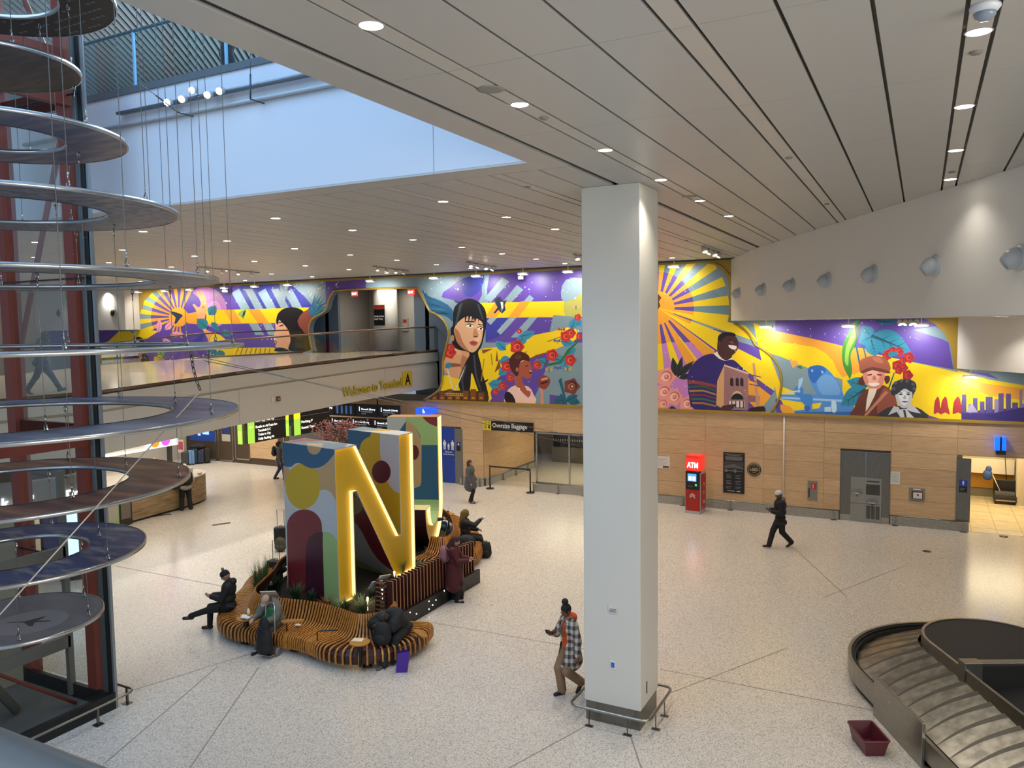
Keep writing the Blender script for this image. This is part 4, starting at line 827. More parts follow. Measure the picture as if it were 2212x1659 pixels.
for y in (v.y,v.y-1.9): cbx(-13.78,-13.68,y-.05,y+.05,.05,4.2,'car_frame',mat('77756f',.4,.4))
for z in (.95,2.6): cbx(-13.78,-13.68,1.2,v.y,z,z+.22,'car_frame',mat('77756f',.4,.4))
k=MB(); k.tube([(-13.9,v.y-2.2,2.3),(-13.9,v.y-.9,.1)],.08,8); wpart(k,'car_strut',mat('6d6b66',.5),r)
k=MB(); k.box((-15.2,1,.05),(-15.1,8.6,3.4)); wpart(k,'rear_panel',mat('8d8878',.5),r)
# guard rail round the shaft
r=empty('guard_rail',(-12.3,8.3,0),0,'brushed steel floor rail around the foot of the elevator shaft','rail')
k=MB(); k.tube([(-12.32,1.5,.3),(-12.32,8.78,.3)]+[(-12.32-.16+.16*math.cos(a),8.78+.16*math.sin(a),.3) for a in (0.3,.8,1.2,PI/2)]+[(-13.0,8.94,.3)],.022,8); wpart(k,'rail',M_steel,r)
for y in (3,5.6,8.2): k=MB(); k.box((-12.335,y-.02,0),(-12.305,y+.02,.29)); k.box((-12.39,y-.07,0),(-12.25,y+.07,.012)); wpart(k,'post',M_steeld,r)
k=MB(); k.box((-12.58,8.92,0),(-12.54,8.95,.29)); k.box((-12.63,8.87,0),(-12.49,9.0,.012)); wpart(k,'post',M_steeld,r)
# ================================================================ SUSPENDED DISCS
DC=(-7.83,4.45)
DS=[(1,9.88,1.14,.63),(2,9.2,.80,0),(3,8.55,1.18,.63),(4,7.88,1.62,.97),(5,7.22,1.98,1.38),(6,6.55,2.2,1.61),(7,5.884,2.12,1.47),(8,5.214,1.62,1.04),(9,4.553,1.17,.64),(10,3.891,.75,0)]
def skyprint(name,c1,c2,scale,sc_=2.2,cons=(.4,.62)):
    m=noisy(name,c1,c2,scale,sc_,.35,6,contrast=cons,dist=.4); return m
prints={1:None,2:skyprint('p2','3a3228','5a5046',(1,4,1),2),3:skyprint('p3','4a4e6c','8a7f80',(.6,3,1),2),4:skyprint('p4','4b4a52','8f8c93',(3,3,1),3,(.35,.6)),5:skyprint('p5','7b7b7d','a5a3a3',(3,5,1),3),6:mat('9b9c9e',.35),
 7:skyprint('p7','566a94','8796b6',(.5,2,1),1.6),8:skyprint('p8','6b4038','c08259',(.6,3,1),1.3,(.4,.6)),9:skyprint('p9','3a5590','b5b8b4',(1,3.5,1),2.2,(.48,.72)),10:skyprint('p10','86878a','a3a4a7',(1,3,1),1.2,(.35,.7))}
desc={1:'dark night windows print, topmost',2:'solid dark brown print, second from the top',3:'navy and purple streaked print, third from the top',4:'dark grey city print, fourth from the top',5:'light grey print, fifth from the top',6:'plain silver ring seen nearly edge-on, widest of the stack',7:'slate blue sky print, just below the widest ring',8:'brown and rust sunset print',9:'deep blue sky with clouds print',10:'solid grey print with airplane shadow, lowest of the stack'}
M_rim=mat('b9bcbd',.22,.9)
for k_,z,R,h in DS:
    nm='suspended_ring' if h else 'suspended_disc'
    r=empty(nm,(DC[0],DC[1],z),0,('hanging ring with ' if h else 'hanging disc with ')+desc[k_] if k_!=6 else 'hanging '+desc[6],'hanging sculpture','stack of hanging discs')
    b=MB(); t=.032; N_=96
    def ringpts(rad,zz): return [(rad*math.cos(2*PI*i/N_),rad*math.sin(2*PI*i/N_),zz) for i in range(N_)]
    for zz,up in ((0.0,1),(-t,0)):
        if h:
            o=len(b.v); b.add(ringpts(h+.012,zz)+ringpts(R-.012,zz),[tuple((i,N_+i,N_+(i+1)%N_,(i+1)%N_)) if up else tuple((i,(i+1)%N_,N_+(i+1)%N_,N_+i)) for i in range(N_)])
        else: b.add(ringpts(R-.012,zz),[tuple(range(N_)) if up else tuple(reversed(range(N_)))])
    if k_==1:
        base=mat('14161b',.5)
        b.build('print_panel',base,r)
        w_=MB(); rr=random.Random(3)
        for i in range(-16,17):
            for j in range(-9,10):
                x,y=i*.075+.02*(j%2),j*.13
                if h+.06<math.hypot(x,y)<R-.06 and rr.random()<.75: w_.add([(x-.028,y-.02,-t-.002),(x+.028,y-.02,-t-.002),(x+.02,y+.012,-t-.002),(x-.03,y+.012,-t-.002)],[(0,3,2,1)])
        w_.build('window_pattern',mat('5b6070',.5),r)
    else: b.build('print_panel',prints[k_],r)
    b=MB(); prof=[(R-.013,.004),(R,.004),(R,-t-.004),(R-.013,-t-.004)]; b.lathe(prof,n=N_,caps=False)
    if h: b.lathe([(h+.013,-t-.004),(h,-t-.004),(h,.004),(h+.013,.004)],n=N_,caps=False)
    b.build('rim',M_rim,r)
    if k_==10:
        pl=[(-.62,.0),(-.5,.03),(-.2,.035),(.06,.30),(.14,.30),(.06,.05),(.34,.03),(.42,0),(.34,-.03),(.06,-.05),(.14,-.30),(.06,-.30),(-.2,-.035),(-.5,-.03)]
        ca,sa=math.cos(.55),math.sin(.55); pc_=G(72,1343,z); px_,py_=pc_.x-DC[0],pc_.y-DC[1]; pl=[(x*.42*ca-y*.42*sa+px_,x*.42*sa+y*.42*ca+py_) for x,y in pl]
        paint('airplane_shadow',[(pl,'5c5854')],lambda x,y:(x,y,.002),parent=r,rough=.5)
        paint('lens_circle',[(circ(px_-.02,py_-.02,.33,40),'b0b1b4')],lambda x,y:(x,y,.001),parent=r,rough=.4)
    nc=12 if k_ in (4,5,6) else 8 if R>1.5 else 6
    for i in range(nc):
        a=2*PI*(i+.3*(k_%3))/nc+.2; rad=(R*.95 if h else R*.9) if i%2==0 or k_ in (4,5,6) and i%3 else ((h+.12 if h else R*.9))
        x,y=rad*math.cos(a),rad*math.sin(a); zt_=15.3
        for kk,z2,R2,h2 in DS:
            if z2>z+.1 and h2+.02<rad<R2-.02: zt_=min(zt_,z2-t)
        b=MB(); b.tube([(x,y,.07),(x,y,zt_-z-.05)],.0035,5,caps=False); b.build('cable',mat('6f6d6a',.35,.8),r)
        for zz,u in ((.035,1),(zt_-z-.045,-1)):
            if zt_>15 and u<0: continue
            b=MB(); b.tube([(x+.02*math.cos(q),y,zz+.032*math.sin(q)) for q in np.linspace(0,2*PI,9)[:-1]],.006,5,True); b.tube([(x-.03,y+.01,zz-.015),(x+.035,y-.008,zz-.01)],.007,5); b.tube([(x,y,zz+u*.03),(x,y,zz+u*.1)],.007,5)
            b.build('shackle',mat('a3a19b',.25,.9),r)
# bracing wires
def wire(a,b_,rad,mt,lab,name='bracing_wire'):
    k=MB(); k.tube([a,b_],rad,6); o=k.build(name,mt); return tag(o,lab,'wire')
E6=G(413,766,6.42)
wire(G(440,779,6.36),WX(1256,945,-4.96),.004,mat('77746e',.4,.6),'thin upper bracing wire from the widest ring to the white pillar')
wire(E6,WX(1256,965,-4.96),.004,mat('77746e',.4,.6),'thin lower bracing wire from the widest ring to the white pillar')
k=MB(); ev=G(413,766,6.46)
pts=[Vector((ev.x,ev.y,6.5-.055*i+.0)) + Vector((.012*i*i*.18,0,0)) for i in range(8)]
for i in range(7):
    p=pts[i]; q=pts[i+1]; d=(q-p).normalized(); s=Vector((0,1,0)) if i%2 else Vector((1,0,0)); c_=(p+q)/2
    k.tube([c_+d*.035*math.cos(t)+s*.014*math.sin(t) for t in np.linspace(0,2*PI,9)[:-1]],.005,5,True)
tag(k.build('chain',mat('5f5d59',.3,.8)),'short dark chain hanging from the right side of the widest ring','chain')
wire(pts[-1],WX(-40,1372,-6.3),.006,mat('c9c2b4',.6),'pale rope running diagonally in front of the lower discs','rope')
# ================================================================ PARAPET OF THE CAMERA BALCONY
yp=.57
k=MB(); k.box((-6,.12,5.0),(5,.535,6.125)); struct(k,'wall_front',mat('a7a193',.6))
k=MB(); k.tube([(-6,.553,6.16),(5,.553,6.16)],.03,14); o=k.build('handrail',mat('7d8891',.4,.2)); tag(o,'blurred grey rounded handrail of the balcony at the bottom left corner','rail')
# ================================================================ UPPER LEVEL OVER THE ATRIUM
bal=empty('balustrade',(-10,YO+.1,ZL),0,'glass balustrade of the upper floor above the blue-lit atrium wall','railing')
k=MB(); k.tube([(-22,YO+.1,12.1),(-4,YO+.1,12.1)],.03,8); wpart(k,'handrail',mat('5d7d88',.3,.5),bal)
for i in range(8):
    x=-22+2.3*i; k=MB(); k.add([(x+.02,YO+.1,ZL-.1),(x+2.28,YO+.1,ZL-.1),(x+2.28,YO+.1,12.08),(x+.02,YO+.1,12.08)],[(0,1,2,3)]); wpart(k,'glass_pane',M_glassb,bal)
    k=MB(); k.box((x-.02,YO+.08,ZL-.1),(x+.02,YO+.12,12.1)); wpart(k,'edge_strip',mat('8fc4e8',.2,.2),bal)
# slatted roof: two sloping fields meeting at a ridge
def slats(name,o0,u,v,nu,lu,w_,mt,back,dep=.08):
    u=Vector(u).normalized(); v=Vector(v).normalized(); n=u.cross(v); b=MB()
    for i in range(nu):
        p=Vector(o0)+v*(i*w_*2); q=p+u*lu
        vs=[p,q,q+v*w_,p+v*w_]; b.add(vs+[x+n*dep for x in vs],[(0,1,2,3),(7,6,5,4),(0,4,5,1),(1,5,6,2),(2,6,7,3),(3,7,4,0)])
    struct(b,name,mt)
    p=Vector(o0)+n*(dep+.25 if n.z>0 else -.25); b=MB(); b.add([p,p+u*lu,p+u*lu+v*(nu*2*w_),p+v*(nu*2*w_)],[(0,1,2,3)]); struct(b,name,back)
M_sl=mat('d5dde2',.4); M_bk=mat('39454c',.7)
az=math.radians(34); U=(-math.sin(az),math.cos(az),-.035); V=(math.cos(az),math.sin(az),0)
o0=Vector((-34,8,17.0)); slats('ceiling',(-26,1,17.2),U,V,95,40,.11,M_sl,M_bk)
b=MB(); b.box((-45,27,ZL),(6,27.2,19)); struct(b,'wall_back',mat('b9c6cc',.6))
slats('wall_back',(-25,24,11.3),(1,.25,.0),(0,0,1),34,24,.06,M_sl,mat('6a7b84',.6),.04)
b=MB(); b.tube([(-27,23.8,11.6),(-12,20.5,17.2)],.16,8); struct(b,'trim_8',mat('c9d6dc',.4))
light('upper_hall_daylight','AREA',(-12,17,16.2),3300,(.66,.84,1),(0,0,0),14,8)
light('upper_warm_cove','AREA',(-22,20.5,11.6),55,(1,.82,.5),(math.radians(180),0,0),2.5,1)
# lit track fixtures on the atrium wall
def tline(px,py): return WY(px,py,YO-.12)
a,b_=tline(253,247),tline(700,150); b_.z=a.z=(a.z+b_.z)/2
r=empty('atrium_track_light',((a.x+b_.x)/2,YO-.1,a.z),0,'long grey lighting track with bright spotlights on the blue-lit atrium wall','track light')
k=MB(); k.tube([a,b_],.03,8); k.box((a.x,YO-.09,a.z-.02),(b_.x,YO-.03,a.z+.03)); wpart(k,'track',mat('7d8890',.35,.5),r)
for px,py,big in ((377,224,1),(408,217,1),(430,198,0),(463,208,1),(489,200,1)):
    v=tline(px,py); v.y-=.12; ax=Vector((.35,-.85,-.4)).normalized(); M=Matrix.Translation(v)@ax.to_track_quat('Z','Y').to_matrix().to_4x4()
    k=MB(); k.lathe([(.03,-.12),(.055,-.08),(.062,.05),(.056,.06)],n=16,M=M); k.tube([v,(v.x,YO-.08,a.z)],.012,6); wpart(k,'spot_head',mat('c9cccc',.35),r)
    k=MB(); k.lathe([(.054,.062),(.0001,.07)],n=16,M=M,caps=False); wpart(k,'spot_lens',mat('fff6e0',.3,emit=40 if big else 3,ec='fff1d0'),r)
for (p,q,l) in (((299,178),(386,243),'left'),((541,116),(541,214),'right')):
    a_=WY(*p,YO-.3); c_=WY(*q,YO-.3); k=MB(); m_=a_.lerp(c_,.45); k.tube([a_,m_],.006,5); k.tube([m_,c_],.014,6); k.tube([c_,(c_.x,YO-.01,c_.z)],.012,6); tag(k.build('stay_rod',mat('4d565c',.3,.6)),'dark tensioning rod fixed to the atrium wall, %s of the bright spotlights'%l,'rod')
# ================================================================ LETTER SCULPTURE
def RP(px,py,p0,n):
    v=ray(px,py); n=Vector(n); return CAM+v*((Vector(p0)-CAM).dot(n)/v.dot(n))
def offs(pts,d):
    n=len(pts); out=[]; A=sum(pts[i-1][0]*pts[i][1]-pts[i][0]*pts[i-1][1] for i in range(n)); s=1 if A>0 else -1
    for i in range(n):
        p,q,r_=Vector(pts[i-1]),Vector(pts[i]),Vector(pts[(i+1)%n]); e=(q-p).normalized(); f=(r_-q).normalized()
        n1=Vector((-e.y,e.x))*s; n2=Vector((-f.y,f.x))*s; b=(n1+n2); b/=max(.3,b.dot(n1)); out.append(tuple(q+b*d))
    return out
def letter(name,lab,base,u,n,outl,depth,recess=.10,dvec=None):
    u=Vector(u).normalized(); n=Vector(n).normalized(); base=Vector(base)
    r=empty(name,base,0,lab,'sculpture','letters of the sign sculpture')
    dvec=Vector(dvec) if dvec else -n*depth
    P3=lambda a,z,d: base+u*a+Vector((0,0,z))+(dvec if d==-depth else n*d)
    inn=offs(outl,.022); N_=len(outl)
    from mathutils.geometry import tessellate_polygon
    def face(b,pts,d,flip=False):
        tris=tessellate_polygon([[Vector((a,z,0)) for a,z in pts]]); b.add([P3(a,z,d) for a,z in pts],[t if not flip else tuple(reversed(t)) for t in tris])
    b=MB(); face(b,outl,-depth)
    for i in range(N_):
        a,c=outl[i],outl[(i+1)%N_]; b.add([P3(*a,-depth),P3(*c,-depth),P3(*c,0),P3(*a,0)],[(0,1,2,3)])
        a2,c2=inn[i],inn[(i+1)%N_]; b.add([P3(*a,0),P3(*c,0),P3(*c2,0),P3(*a2,0)],[(0,1,2,3)])
    sh=wpart(b,'shell',mat('aeb4b4',.45),r)
    b=MB()
    for i in range(N_):
        a2,c2=inn[i],inn[(i+1)%N_]; b.add([P3(*a2,-.004),P3(*c2,-.004),P3(*c2,-recess),P3(*a2,-recess)],[(0,1,2,3)])
    wpart(b,'lit_edge',mat('ffd27a',.5,emit=1.5,ec='ffda88'),r)
    b=MB(); face(b,inn,-recess); wpart(b,'front_panel',mat('c7a420',.35),r)
    return r
NX,NY0,NY1=-11.95,14.03,17.18
No=[(0,.2),(.63,.2),(.63,2.78),(.75,2.78),(2.28,.2),(3.15,.2),(3.15,3.9),(2.5,3.9),(2.5,1.30),(2.42,1.30),(.78,3.9),(0,3.9)]
NR=letter('letter_sculpture','tall patterned letter N sculpture with lit yellow front standing in the planter',(NX,NY0,0),(0,1,0),(1,0,0),No,2.0,dvec=(-2.0,.43,0))
DV=Vector((-2.0,.43,0)); DN=Vector((-.43,-2.0,0)).normalized(); DX=-DV.normalized(); DL=DV.length
def sidepaint(nm,shapes,p0,n,root,ex,cut=None,t=None,sm=0,rough=.42,cut3=None):
    """shapes in pixel outlines, resolved on the plane p0,n with in-plane axes ex and (0,0,1) or ex2"""
    n=Vector(n).normalized(); ex=Vector(ex).normalized(); ey=n.cross(ex); p0=Vector(p0)
    t=t or (lambda x,y:(x,y))
    def f(p): q=RP(*t(*p),p0,n)-p0; return (q.dot(ex),q.dot(ey))
    if cut3: cut=[((Vector(q)-p0).dot(ex),(Vector(q)-p0).dot(ey)) for q in cut3]
    polys=[([f(p) for p in pts],c) for pts,c in shapes]
    o=paint(nm,polys,lambda a,b:p0+ex*a+ey*b+n*.003,cut,rough=rough)
    o.data.transform(Matrix.Translation(-Vector(root.location))); o.parent=root; return o
tS=lambda x,y:(600+x*.25316,920+y*.25316)
cB,cG,cY,cR,cM,cN,cT='285a7c','b3bcc0','bba01e','74222a','3f1328','97b877','b2966a'
sidepaint('side_pattern',[([(-100,0),(700,0),(700,1800),(-100,1800)],cG),
 ([(300,370),(370,355),(440,290),(470,235),(510,200),(520,760)]+smooth([(505,690),(485,620),(455,570),(420,550),(385,543),(350,556)],4,False),cT),([(0,330),(60,330),(110,380)]+smooth([(85,440),(62,500),(40,560),(-20,600)],4,False)+[(-50,560)],cT),
 (circ(215,515,148,40,195),cY),
 ([(-60,100),(640,100),(560,235)]+smooth([(490,235),(465,262),(435,300),(395,335),(345,358),(290,362),(240,345),(190,318),(150,322),(110,350),(50,342),(-60,315)],4,False),cB),
 (circ(312,165,62,24,80,a0=0,a1=PI),cT),([(250,165),(374,165),(374,130),(250,130)],cT),
 ([(78,870)]+[(228-150*math.cos(a),860-148*math.sin(a)) for a in np.linspace(0,PI,20)]+[(385,1000),(420,1700),(100,1700)],cR),
 ([(385,1000),(385,910),(430,905),(470,930),(505,975),(560,1000),(560,1800),(400,1800)],cN),
 ([(385,905),(385,1000),(405,1700),(235,1700),(237,1300),(240,1040),(262,960),(310,915)],cM)],
 (NX,NY0,0),DN,NR,DX,[(-DL,.2),(0,.2),(0,3.9),(-DL,3.9)],tS)
# top faces
for y0,y1,sh in ((NY0,NY0+.78,[([(-200,0),(900,0),(900,300),(-200,300)],'a5aeb2'),([(0,165),(0,150),(100,130),(250,130),(560,150),(600,160),(560,200),(480,230),(0,230)],'7f94a4'),([(60,150),(170,105),(420,112),(420,128),(200,135)],'9d6d70'),([(250,165),(250,150),(390,150),(375,180)],'c8b38a'),([(420,112),(700,130),(760,260),(560,190),(600,155)],'c4c6c2')]),
                 (NY0+2.5,NY1,[([(500,-100),(1300,-100),(1300,120),(500,120)],'c2c5c2'),([(600,0),(860,8),(870,25),(800,40),(600,45)],'7f97a6'),([(740,0),(980,8),(960,45),(790,45),(870,25)],'c4a848')])):
    sidepaint('top_pattern',sh,(NX,0,3.9),(0,0,1),NR,(1,0,0),[(-2,y0+.43),(0,y0),(0,y1),(-2,y1+.43)],tS)
sidepaint('stroke_pattern',[([(500,-100),(1300,-100),(1300,1500),(500,1500)],cG),([(600,0),(880,0)]+smooth([(872,100),(876,250),(905,400),(945,490),(990,550),(1045,580)],4,False)+[(1100,585),(1100,1500),(600,1500)],cY),([(500,-50),(800,-50)]+smooth([(797,60),(785,90),(755,105),(725,130),(706,165),(695,210)],4,False)+[(500,200)],cB),(circ(884,393,80,32,98),'4e1a26')],
 (NX,NY0+2.5,0),DN,NR,DX,[(-DL,1.3),(0,1.3),(0,3.9),(-DL,3.9)],tS)
dv=Vector((0,2.28-.75,.2-2.78)); nn=DV.cross(dv).normalized(); nn=nn if nn.y<0 else -nn; q0=Vector((NX,NY0+.75,2.78))
sidepaint('diagonal_pattern',[([(400,300),(1300,300),(1300,1800),(400,1800)],'9aa0a0'),([(700,640),(1010,1240)]+smooth([(985,1240),(920,1195),(850,1130),(795,1050),(755,975),(710,890),(640,800)],4,False)+[(640,560)],'6e1d24'),(circ(660,680,66,20,75),'8f7d50'),([(600,1100),(700,1150),(900,1260),(880,1400),(500,1400)],'7c8b4e'),([(900,1240),(1010,1240),(1050,1400),(870,1400)],cY)],
 q0,nn,NR,DX,None,tS,cut3=[q0,q0+DV,q0+DV+dv,q0+dv])
dv=Vector((0,2.42-.78,1.3-3.9)).normalized(); nn=DV.cross(dv).normalized(); nn=nn if nn.y>0 else -nn
b=MB(); p0=Vector((NX,NY0+.78,3.9))+nn*.003; p1=Vector((NX,NY0+2.42,1.3))+nn*.003; b.add([p0,p1,p1+DV,p0+DV],[(0,1,2,3)]); wpart(b,'diagonal_upper',mat('6e1d24',.42),NR)
# letter J
jn=Vector((.936,.353,0)).normalized(); ju=Vector((-.353,.936,0)).normalized(); jb=Vector((-13.03,20.03,0))
arc=lambda cx,cz,rx,rz,a0,a1,n:[(cx+rx*math.cos(math.radians(a0+(a1-a0)*i/n)),cz+rz*math.sin(math.radians(a0+(a1-a0)*i/n))) for i in range(n+1)]
Jo=[(0,3.95)]+arc(-.575,1.4,.575,.6,360,180,12)[0:]+[(-1.15,1.5),(-1.76,1.5)]+arc(-.57,1.4,1.19,1.2,180,360,18)+[(.62,3.95)]
JR=letter('letter_sculpture','patterned letter J sculpture with glowing edge standing behind the N',jb,ju,jn,Jo,1.56)
tJ=lambda x,y:(830+x*.22915,880+y*.22915)
sidepaint('side_pattern',[([(-50,-50),(600,-50),(600,1700),(-50,1700)],cB),([(-50,-50),(205,-50),(205,130),(-50,500)],'b0b6b2'),([(205,100),(300,190),(345,300),(352,360),(350,700),(340,740),(290,760),(200,700)],'b2966a'),([(205,60),(500,60),(560,300),(500,355),(350,355),(340,270),(300,190),(205,115)],cN),([(560,60)]+[(560,185)]+smooth([(490,178),(440,160),(395,130),(360,90),(330,50)],4,False),'7a2a2c'),(circ(280,425,48,20,70),'5a1620'),([(440,1010),(540,1010),(540,1300),(440,1200)],cN)],
 jb,-ju,JR,jn,[(-1.56,1.35),(0,1.35),(0,3.95),(-1.56,3.95)],tJ)
for zz,a0,a1,c in ((3.953,0,.62,'b58a5c'),(1.503,-1.76,-1.15,'d8cd92')):
    b=MB(); q=[jb+ju*a0+Vector((0,0,zz)),jb+ju*a1+Vector((0,0,zz)),jb+ju*a1-jn*1.56+Vector((0,0,zz)),jb+ju*a0-jn*1.56+Vector((0,0,zz))]; b.add(q,[(0,1,2,3)]); wpart(b,'top_pattern',mat(c,.42),JR)
b=MB(); ao=arc(-.57,1.4,1.19,1.2,180,290,12); ao=[(-1.76,1.5)]+ao
for p,q in zip(ao,ao[1:]):
    f=lambda a,d: jb+ju*(a[0]-.004)+Vector((0,0,a[1]-.003))+jn*d
    b.add([f(p,-1.56),f(q,-1.56),f(q,-.01),f(p,-.01)],[(0,1,2,3)])
wpart(b,'hook_pattern',mat('3c121c',.4),JR)
b=MB(); ai=arc(-.575,1.4,.572,.597,360,270,8)
for p,q in zip(ai,ai[1:]): f=lambda a,d: jb+ju*(a[0]-.003)+Vector((0,0,a[1]+.004))+jn*d; b.add([f(p,-1.5),f(q,-1.5),f(q,-.01),f(p,-.01)],[(0,1,2,3)])
wpart(b,'hook_pattern',mat(cN,.42),JR)
# ================================================================ PLANTER
soil=MB(); soil.prism([(-13.5,12.75),(-12.9,12.42),(-11.5,12.55),(-10.8,12.52),(-10.25,12.42),(-9.9,12.7),(-9.85,13.3),(-10.3,14.0),(-10.35,17.3),(-11.8,17.75),(-11.75,18.6),(-12.3,19.7),(-13.0,20.6),(-13.8,21.3),(-15.0,21.8),(-15.3,17),(-14.4,14.2)],0,.2)
o=soil.build('planter_bed',noisy('mulch','15100c','2a1e14',(1,1,1),18,.9,4)); tag(o,'dark mulch planter bed under the two big letters','planter')
# slatted fence on black plinth
fr=empty('planter_fence',(-10.25,15.4,0),0,'dark red slatted fence of upright fins on the right side of the planter','fence')
M_fin=mat('45201a',.45); M_fine=mat('8f6a48',.5)
k=MB()
for i in range(27):
    y=13.75+.135*i; k.m(M_fin).box((-10.36,y,.34),(-10.2,y+.035,1.12-.0*i)); k.m(M_fine).box((-10.2,y,.34),(-10.196,y+.035,1.12)); k.box((-10.36,y,1.12),(-10.2,y+.035,1.124))
wpart(k,'fins',None,fr)
k=MB()
for i in range(9): k.m(M_fin).box((-10.62,13.68,.25+.1*i),(-10.36,13.76,.285+.1*i)); k.m(M_fine).box((-10.6,13.675,.255+.1*i),(-10.38,13.68,.28+.1*i))
k.m(M_fin).box((-10.62,13.72,.2),(-10.58,13.8,1.12)); wpart(k,'end_fins',None,fr)
k=MB(); k.box((-10.44,13.8,.1),(-10.4,17.4,.95)); wpart(k,'backing',mat('160c0a',.7),fr)
k=MB(); k.box((-10.2,13.95,0),(-10.12,17.45,.36)); o=wpart(k,'plinth',mat('121315',.35),fr)
for px,py in ((886,1323),(900,1326),(927,1299),(935,1307),(927,1316),(942,1296),(960,1276)):
    v=WX(px,py,-10.115); k=MB(); k.lathe([(.013,0),(.0001,.004)],n=10,M=Matrix.Translation(v)@Matrix.Rotation(PI/2,4,'Y'),caps=False); wpart(k,'plinth_light',mat('fff8e8',.3,emit=16,ec='fff3dd'),fr)
# ================================================================ RIBBED BENCH
prof=[(-.20,.86),(-.17,.80),(-.10,.62),(-.03,.5),(.06,.44),(.2,.425),(.4,.435),(.52,.43),(.6,.39),(.635,.30),(.635,.2),(.625,.13)]
def bench(name,lab,K,legs,side=1,a_skip=()):
    P=smooth(K,24,False); P=[Vector((p[0],p[1],0)) for p in P]; D=[0]
    for a,b_ in zip(P,P[1:]): D.append(D[-1]+(b_-a).length)
    def at(s):
        s=max(0,min(D[-1]-1e-4,s))
        for i in range(len(D)-1):
            if D[i+1]>=s: t=(s-D[i])/(D[i+1]-D[i]); p=P[i].lerp(P[i+1],t); T=(P[min(i+2,len(P)-1)]-P[max(i-1,0)]).normalized(); return p,T
    r=empty(name,P[len(P)//2],0,lab,'bench')
    k=MB(); s=0; th=.02; w_=.036
    while s<D[-1]:
        p,T=at(s); N=Vector((T.y,-T.x,0))*side; pts=[p+N*a+Vector((0,0,z)) for a,z in prof]; m_=len(pts); vs=[]
        for i in range(m_):
            t=(pts[min(i+1,m_-1)]-pts[max(i-1,0)]).normalized(); nn_=T.cross(t)
            for e,f in ((-1,0),(1,0),(1,1),(-1,1)): vs.append(pts[i]+T*(w_/2*e)+nn_*(th*f*(1 if nn_.z<0 or True else 1)))
        fs=[(i*4+j,i*4+(j+1)%4,(i+1)*4+(j+1)%4,(i+1)*4+j) for i in range(m_-1) for j in range(4)]+[(3,2,1,0),(m_*4-4,m_*4-3,m_*4-2,m_*4-1)]
        k.add(vs,fs); s+=.074
    wpart(k,'ribs',M_slat,r)
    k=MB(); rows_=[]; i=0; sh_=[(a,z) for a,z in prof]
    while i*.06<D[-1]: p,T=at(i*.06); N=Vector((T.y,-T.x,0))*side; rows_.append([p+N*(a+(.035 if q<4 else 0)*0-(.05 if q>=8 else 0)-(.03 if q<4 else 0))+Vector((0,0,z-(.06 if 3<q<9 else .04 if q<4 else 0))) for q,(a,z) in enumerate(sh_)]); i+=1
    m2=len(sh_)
    k.add([v for rr_ in rows_ for v in rr_],[(a*m2+b_,(a+1)*m2+b_,(a+1)*m2+b_+1,a*m2+b_+1) for a in range(len(rows_)-1) for b_ in range(m2-1)]); wpart(k,'inner_shell',M_slatdark,r)  # dark sheet under the ribs, colours in the shade of the gaps
    for a,z,rad in ((-.16,.62,.02),(.16,.38,.025),(.5,.36,.025)):
        k=MB(); q=[]
        for i in range(0,int(D[-1]/.08)): p,T=at(i*.08+.03); N=Vector((T.y,-T.x,0))*side; q.append(p+N*a+Vector((0,0,z)))
        k.tube(q,rad,6); wpart(k,'support_rail',M_slatdark,r)
    for s in legs:
        p,T=at(s); N=Vector((T.y,-T.x,0))*side; k=MB()
        for e in (-.06,.06): k.tube([p+N*.46+T*e+Vector((0,0,.36)),p+N*.36+T*e+Vector((0,0,.03))],.022,6)
        M=Matrix((N,T,Vector((0,0,1)))).transposed().to_4x4(); M.translation=p
        k.box((.0,-.1,0),(.45,.1,.03),M); wpart(k,'leg',M_black,r)
    return r,at,side
K1=[(-14.9,15.6),(-14.55,14.6),(-14.1,13.9),(-13.75,13.2),(-13.45,12.65),(-12.95,12.28),(-12.2,12.3),(-11.5,12.42),(-10.8,12.38),(-10.15,12.25),(-9.75,12.45),(-9.55,12.95),(-9.7,13.5)]
BR,bat,bs=bench('bench','long wavy bench of bent oak ribs wrapping the front of the planter',K1,(.8,2.3,4.2,5.45,6.05,7.1),1)
K2=[(-12.1,17.95),(-11.7,17.95),(-11.45,18.2),(-11.6,18.9),(-12.15,19.8),(-12.85,20.7),(-13.7,21.4),(-14.7,21.9)]
BR2,bat2,_=bench('bench','shorter wavy bench of bent oak ribs on the far side beside the J letter',K2,(1.0,2.6),1)
def armpaddle(p,ang,root,L=.48):
    M=Matrix.Translation(p)@Matrix.Rotation(ang,4,'Z'); k=MB(); out=arc(-L/2+.07,0,.07,.07,90,270,8)+arc(L/2-.07,0,.07,.07,-90,90,8)
    n_=len(out); k.add([M@Vector((a,b_,0)) for a,b_ in out]+[M@Vector((a,b_,.03)) for a,b_ in out],[tuple(reversed(range(n_))),tuple(range(n_,2*n_))]+[(i,(i+1)%n_,n_+(i+1)%n_,n_+i) for i in range(n_)]); 
    o=wpart(k,'armrest',mat('9c6a2c',.35),root); q=o
    k=MB(); k.tube([M@Vector((-.12,0,-.22)),M@Vector((-.12,0,0))],.014,6); k.tube([M@Vector((-.16,0,-.22)),M@Vector((-.08,0,-.22))],.012,6); w=wpart(k,'armrest_post',M_black,root)
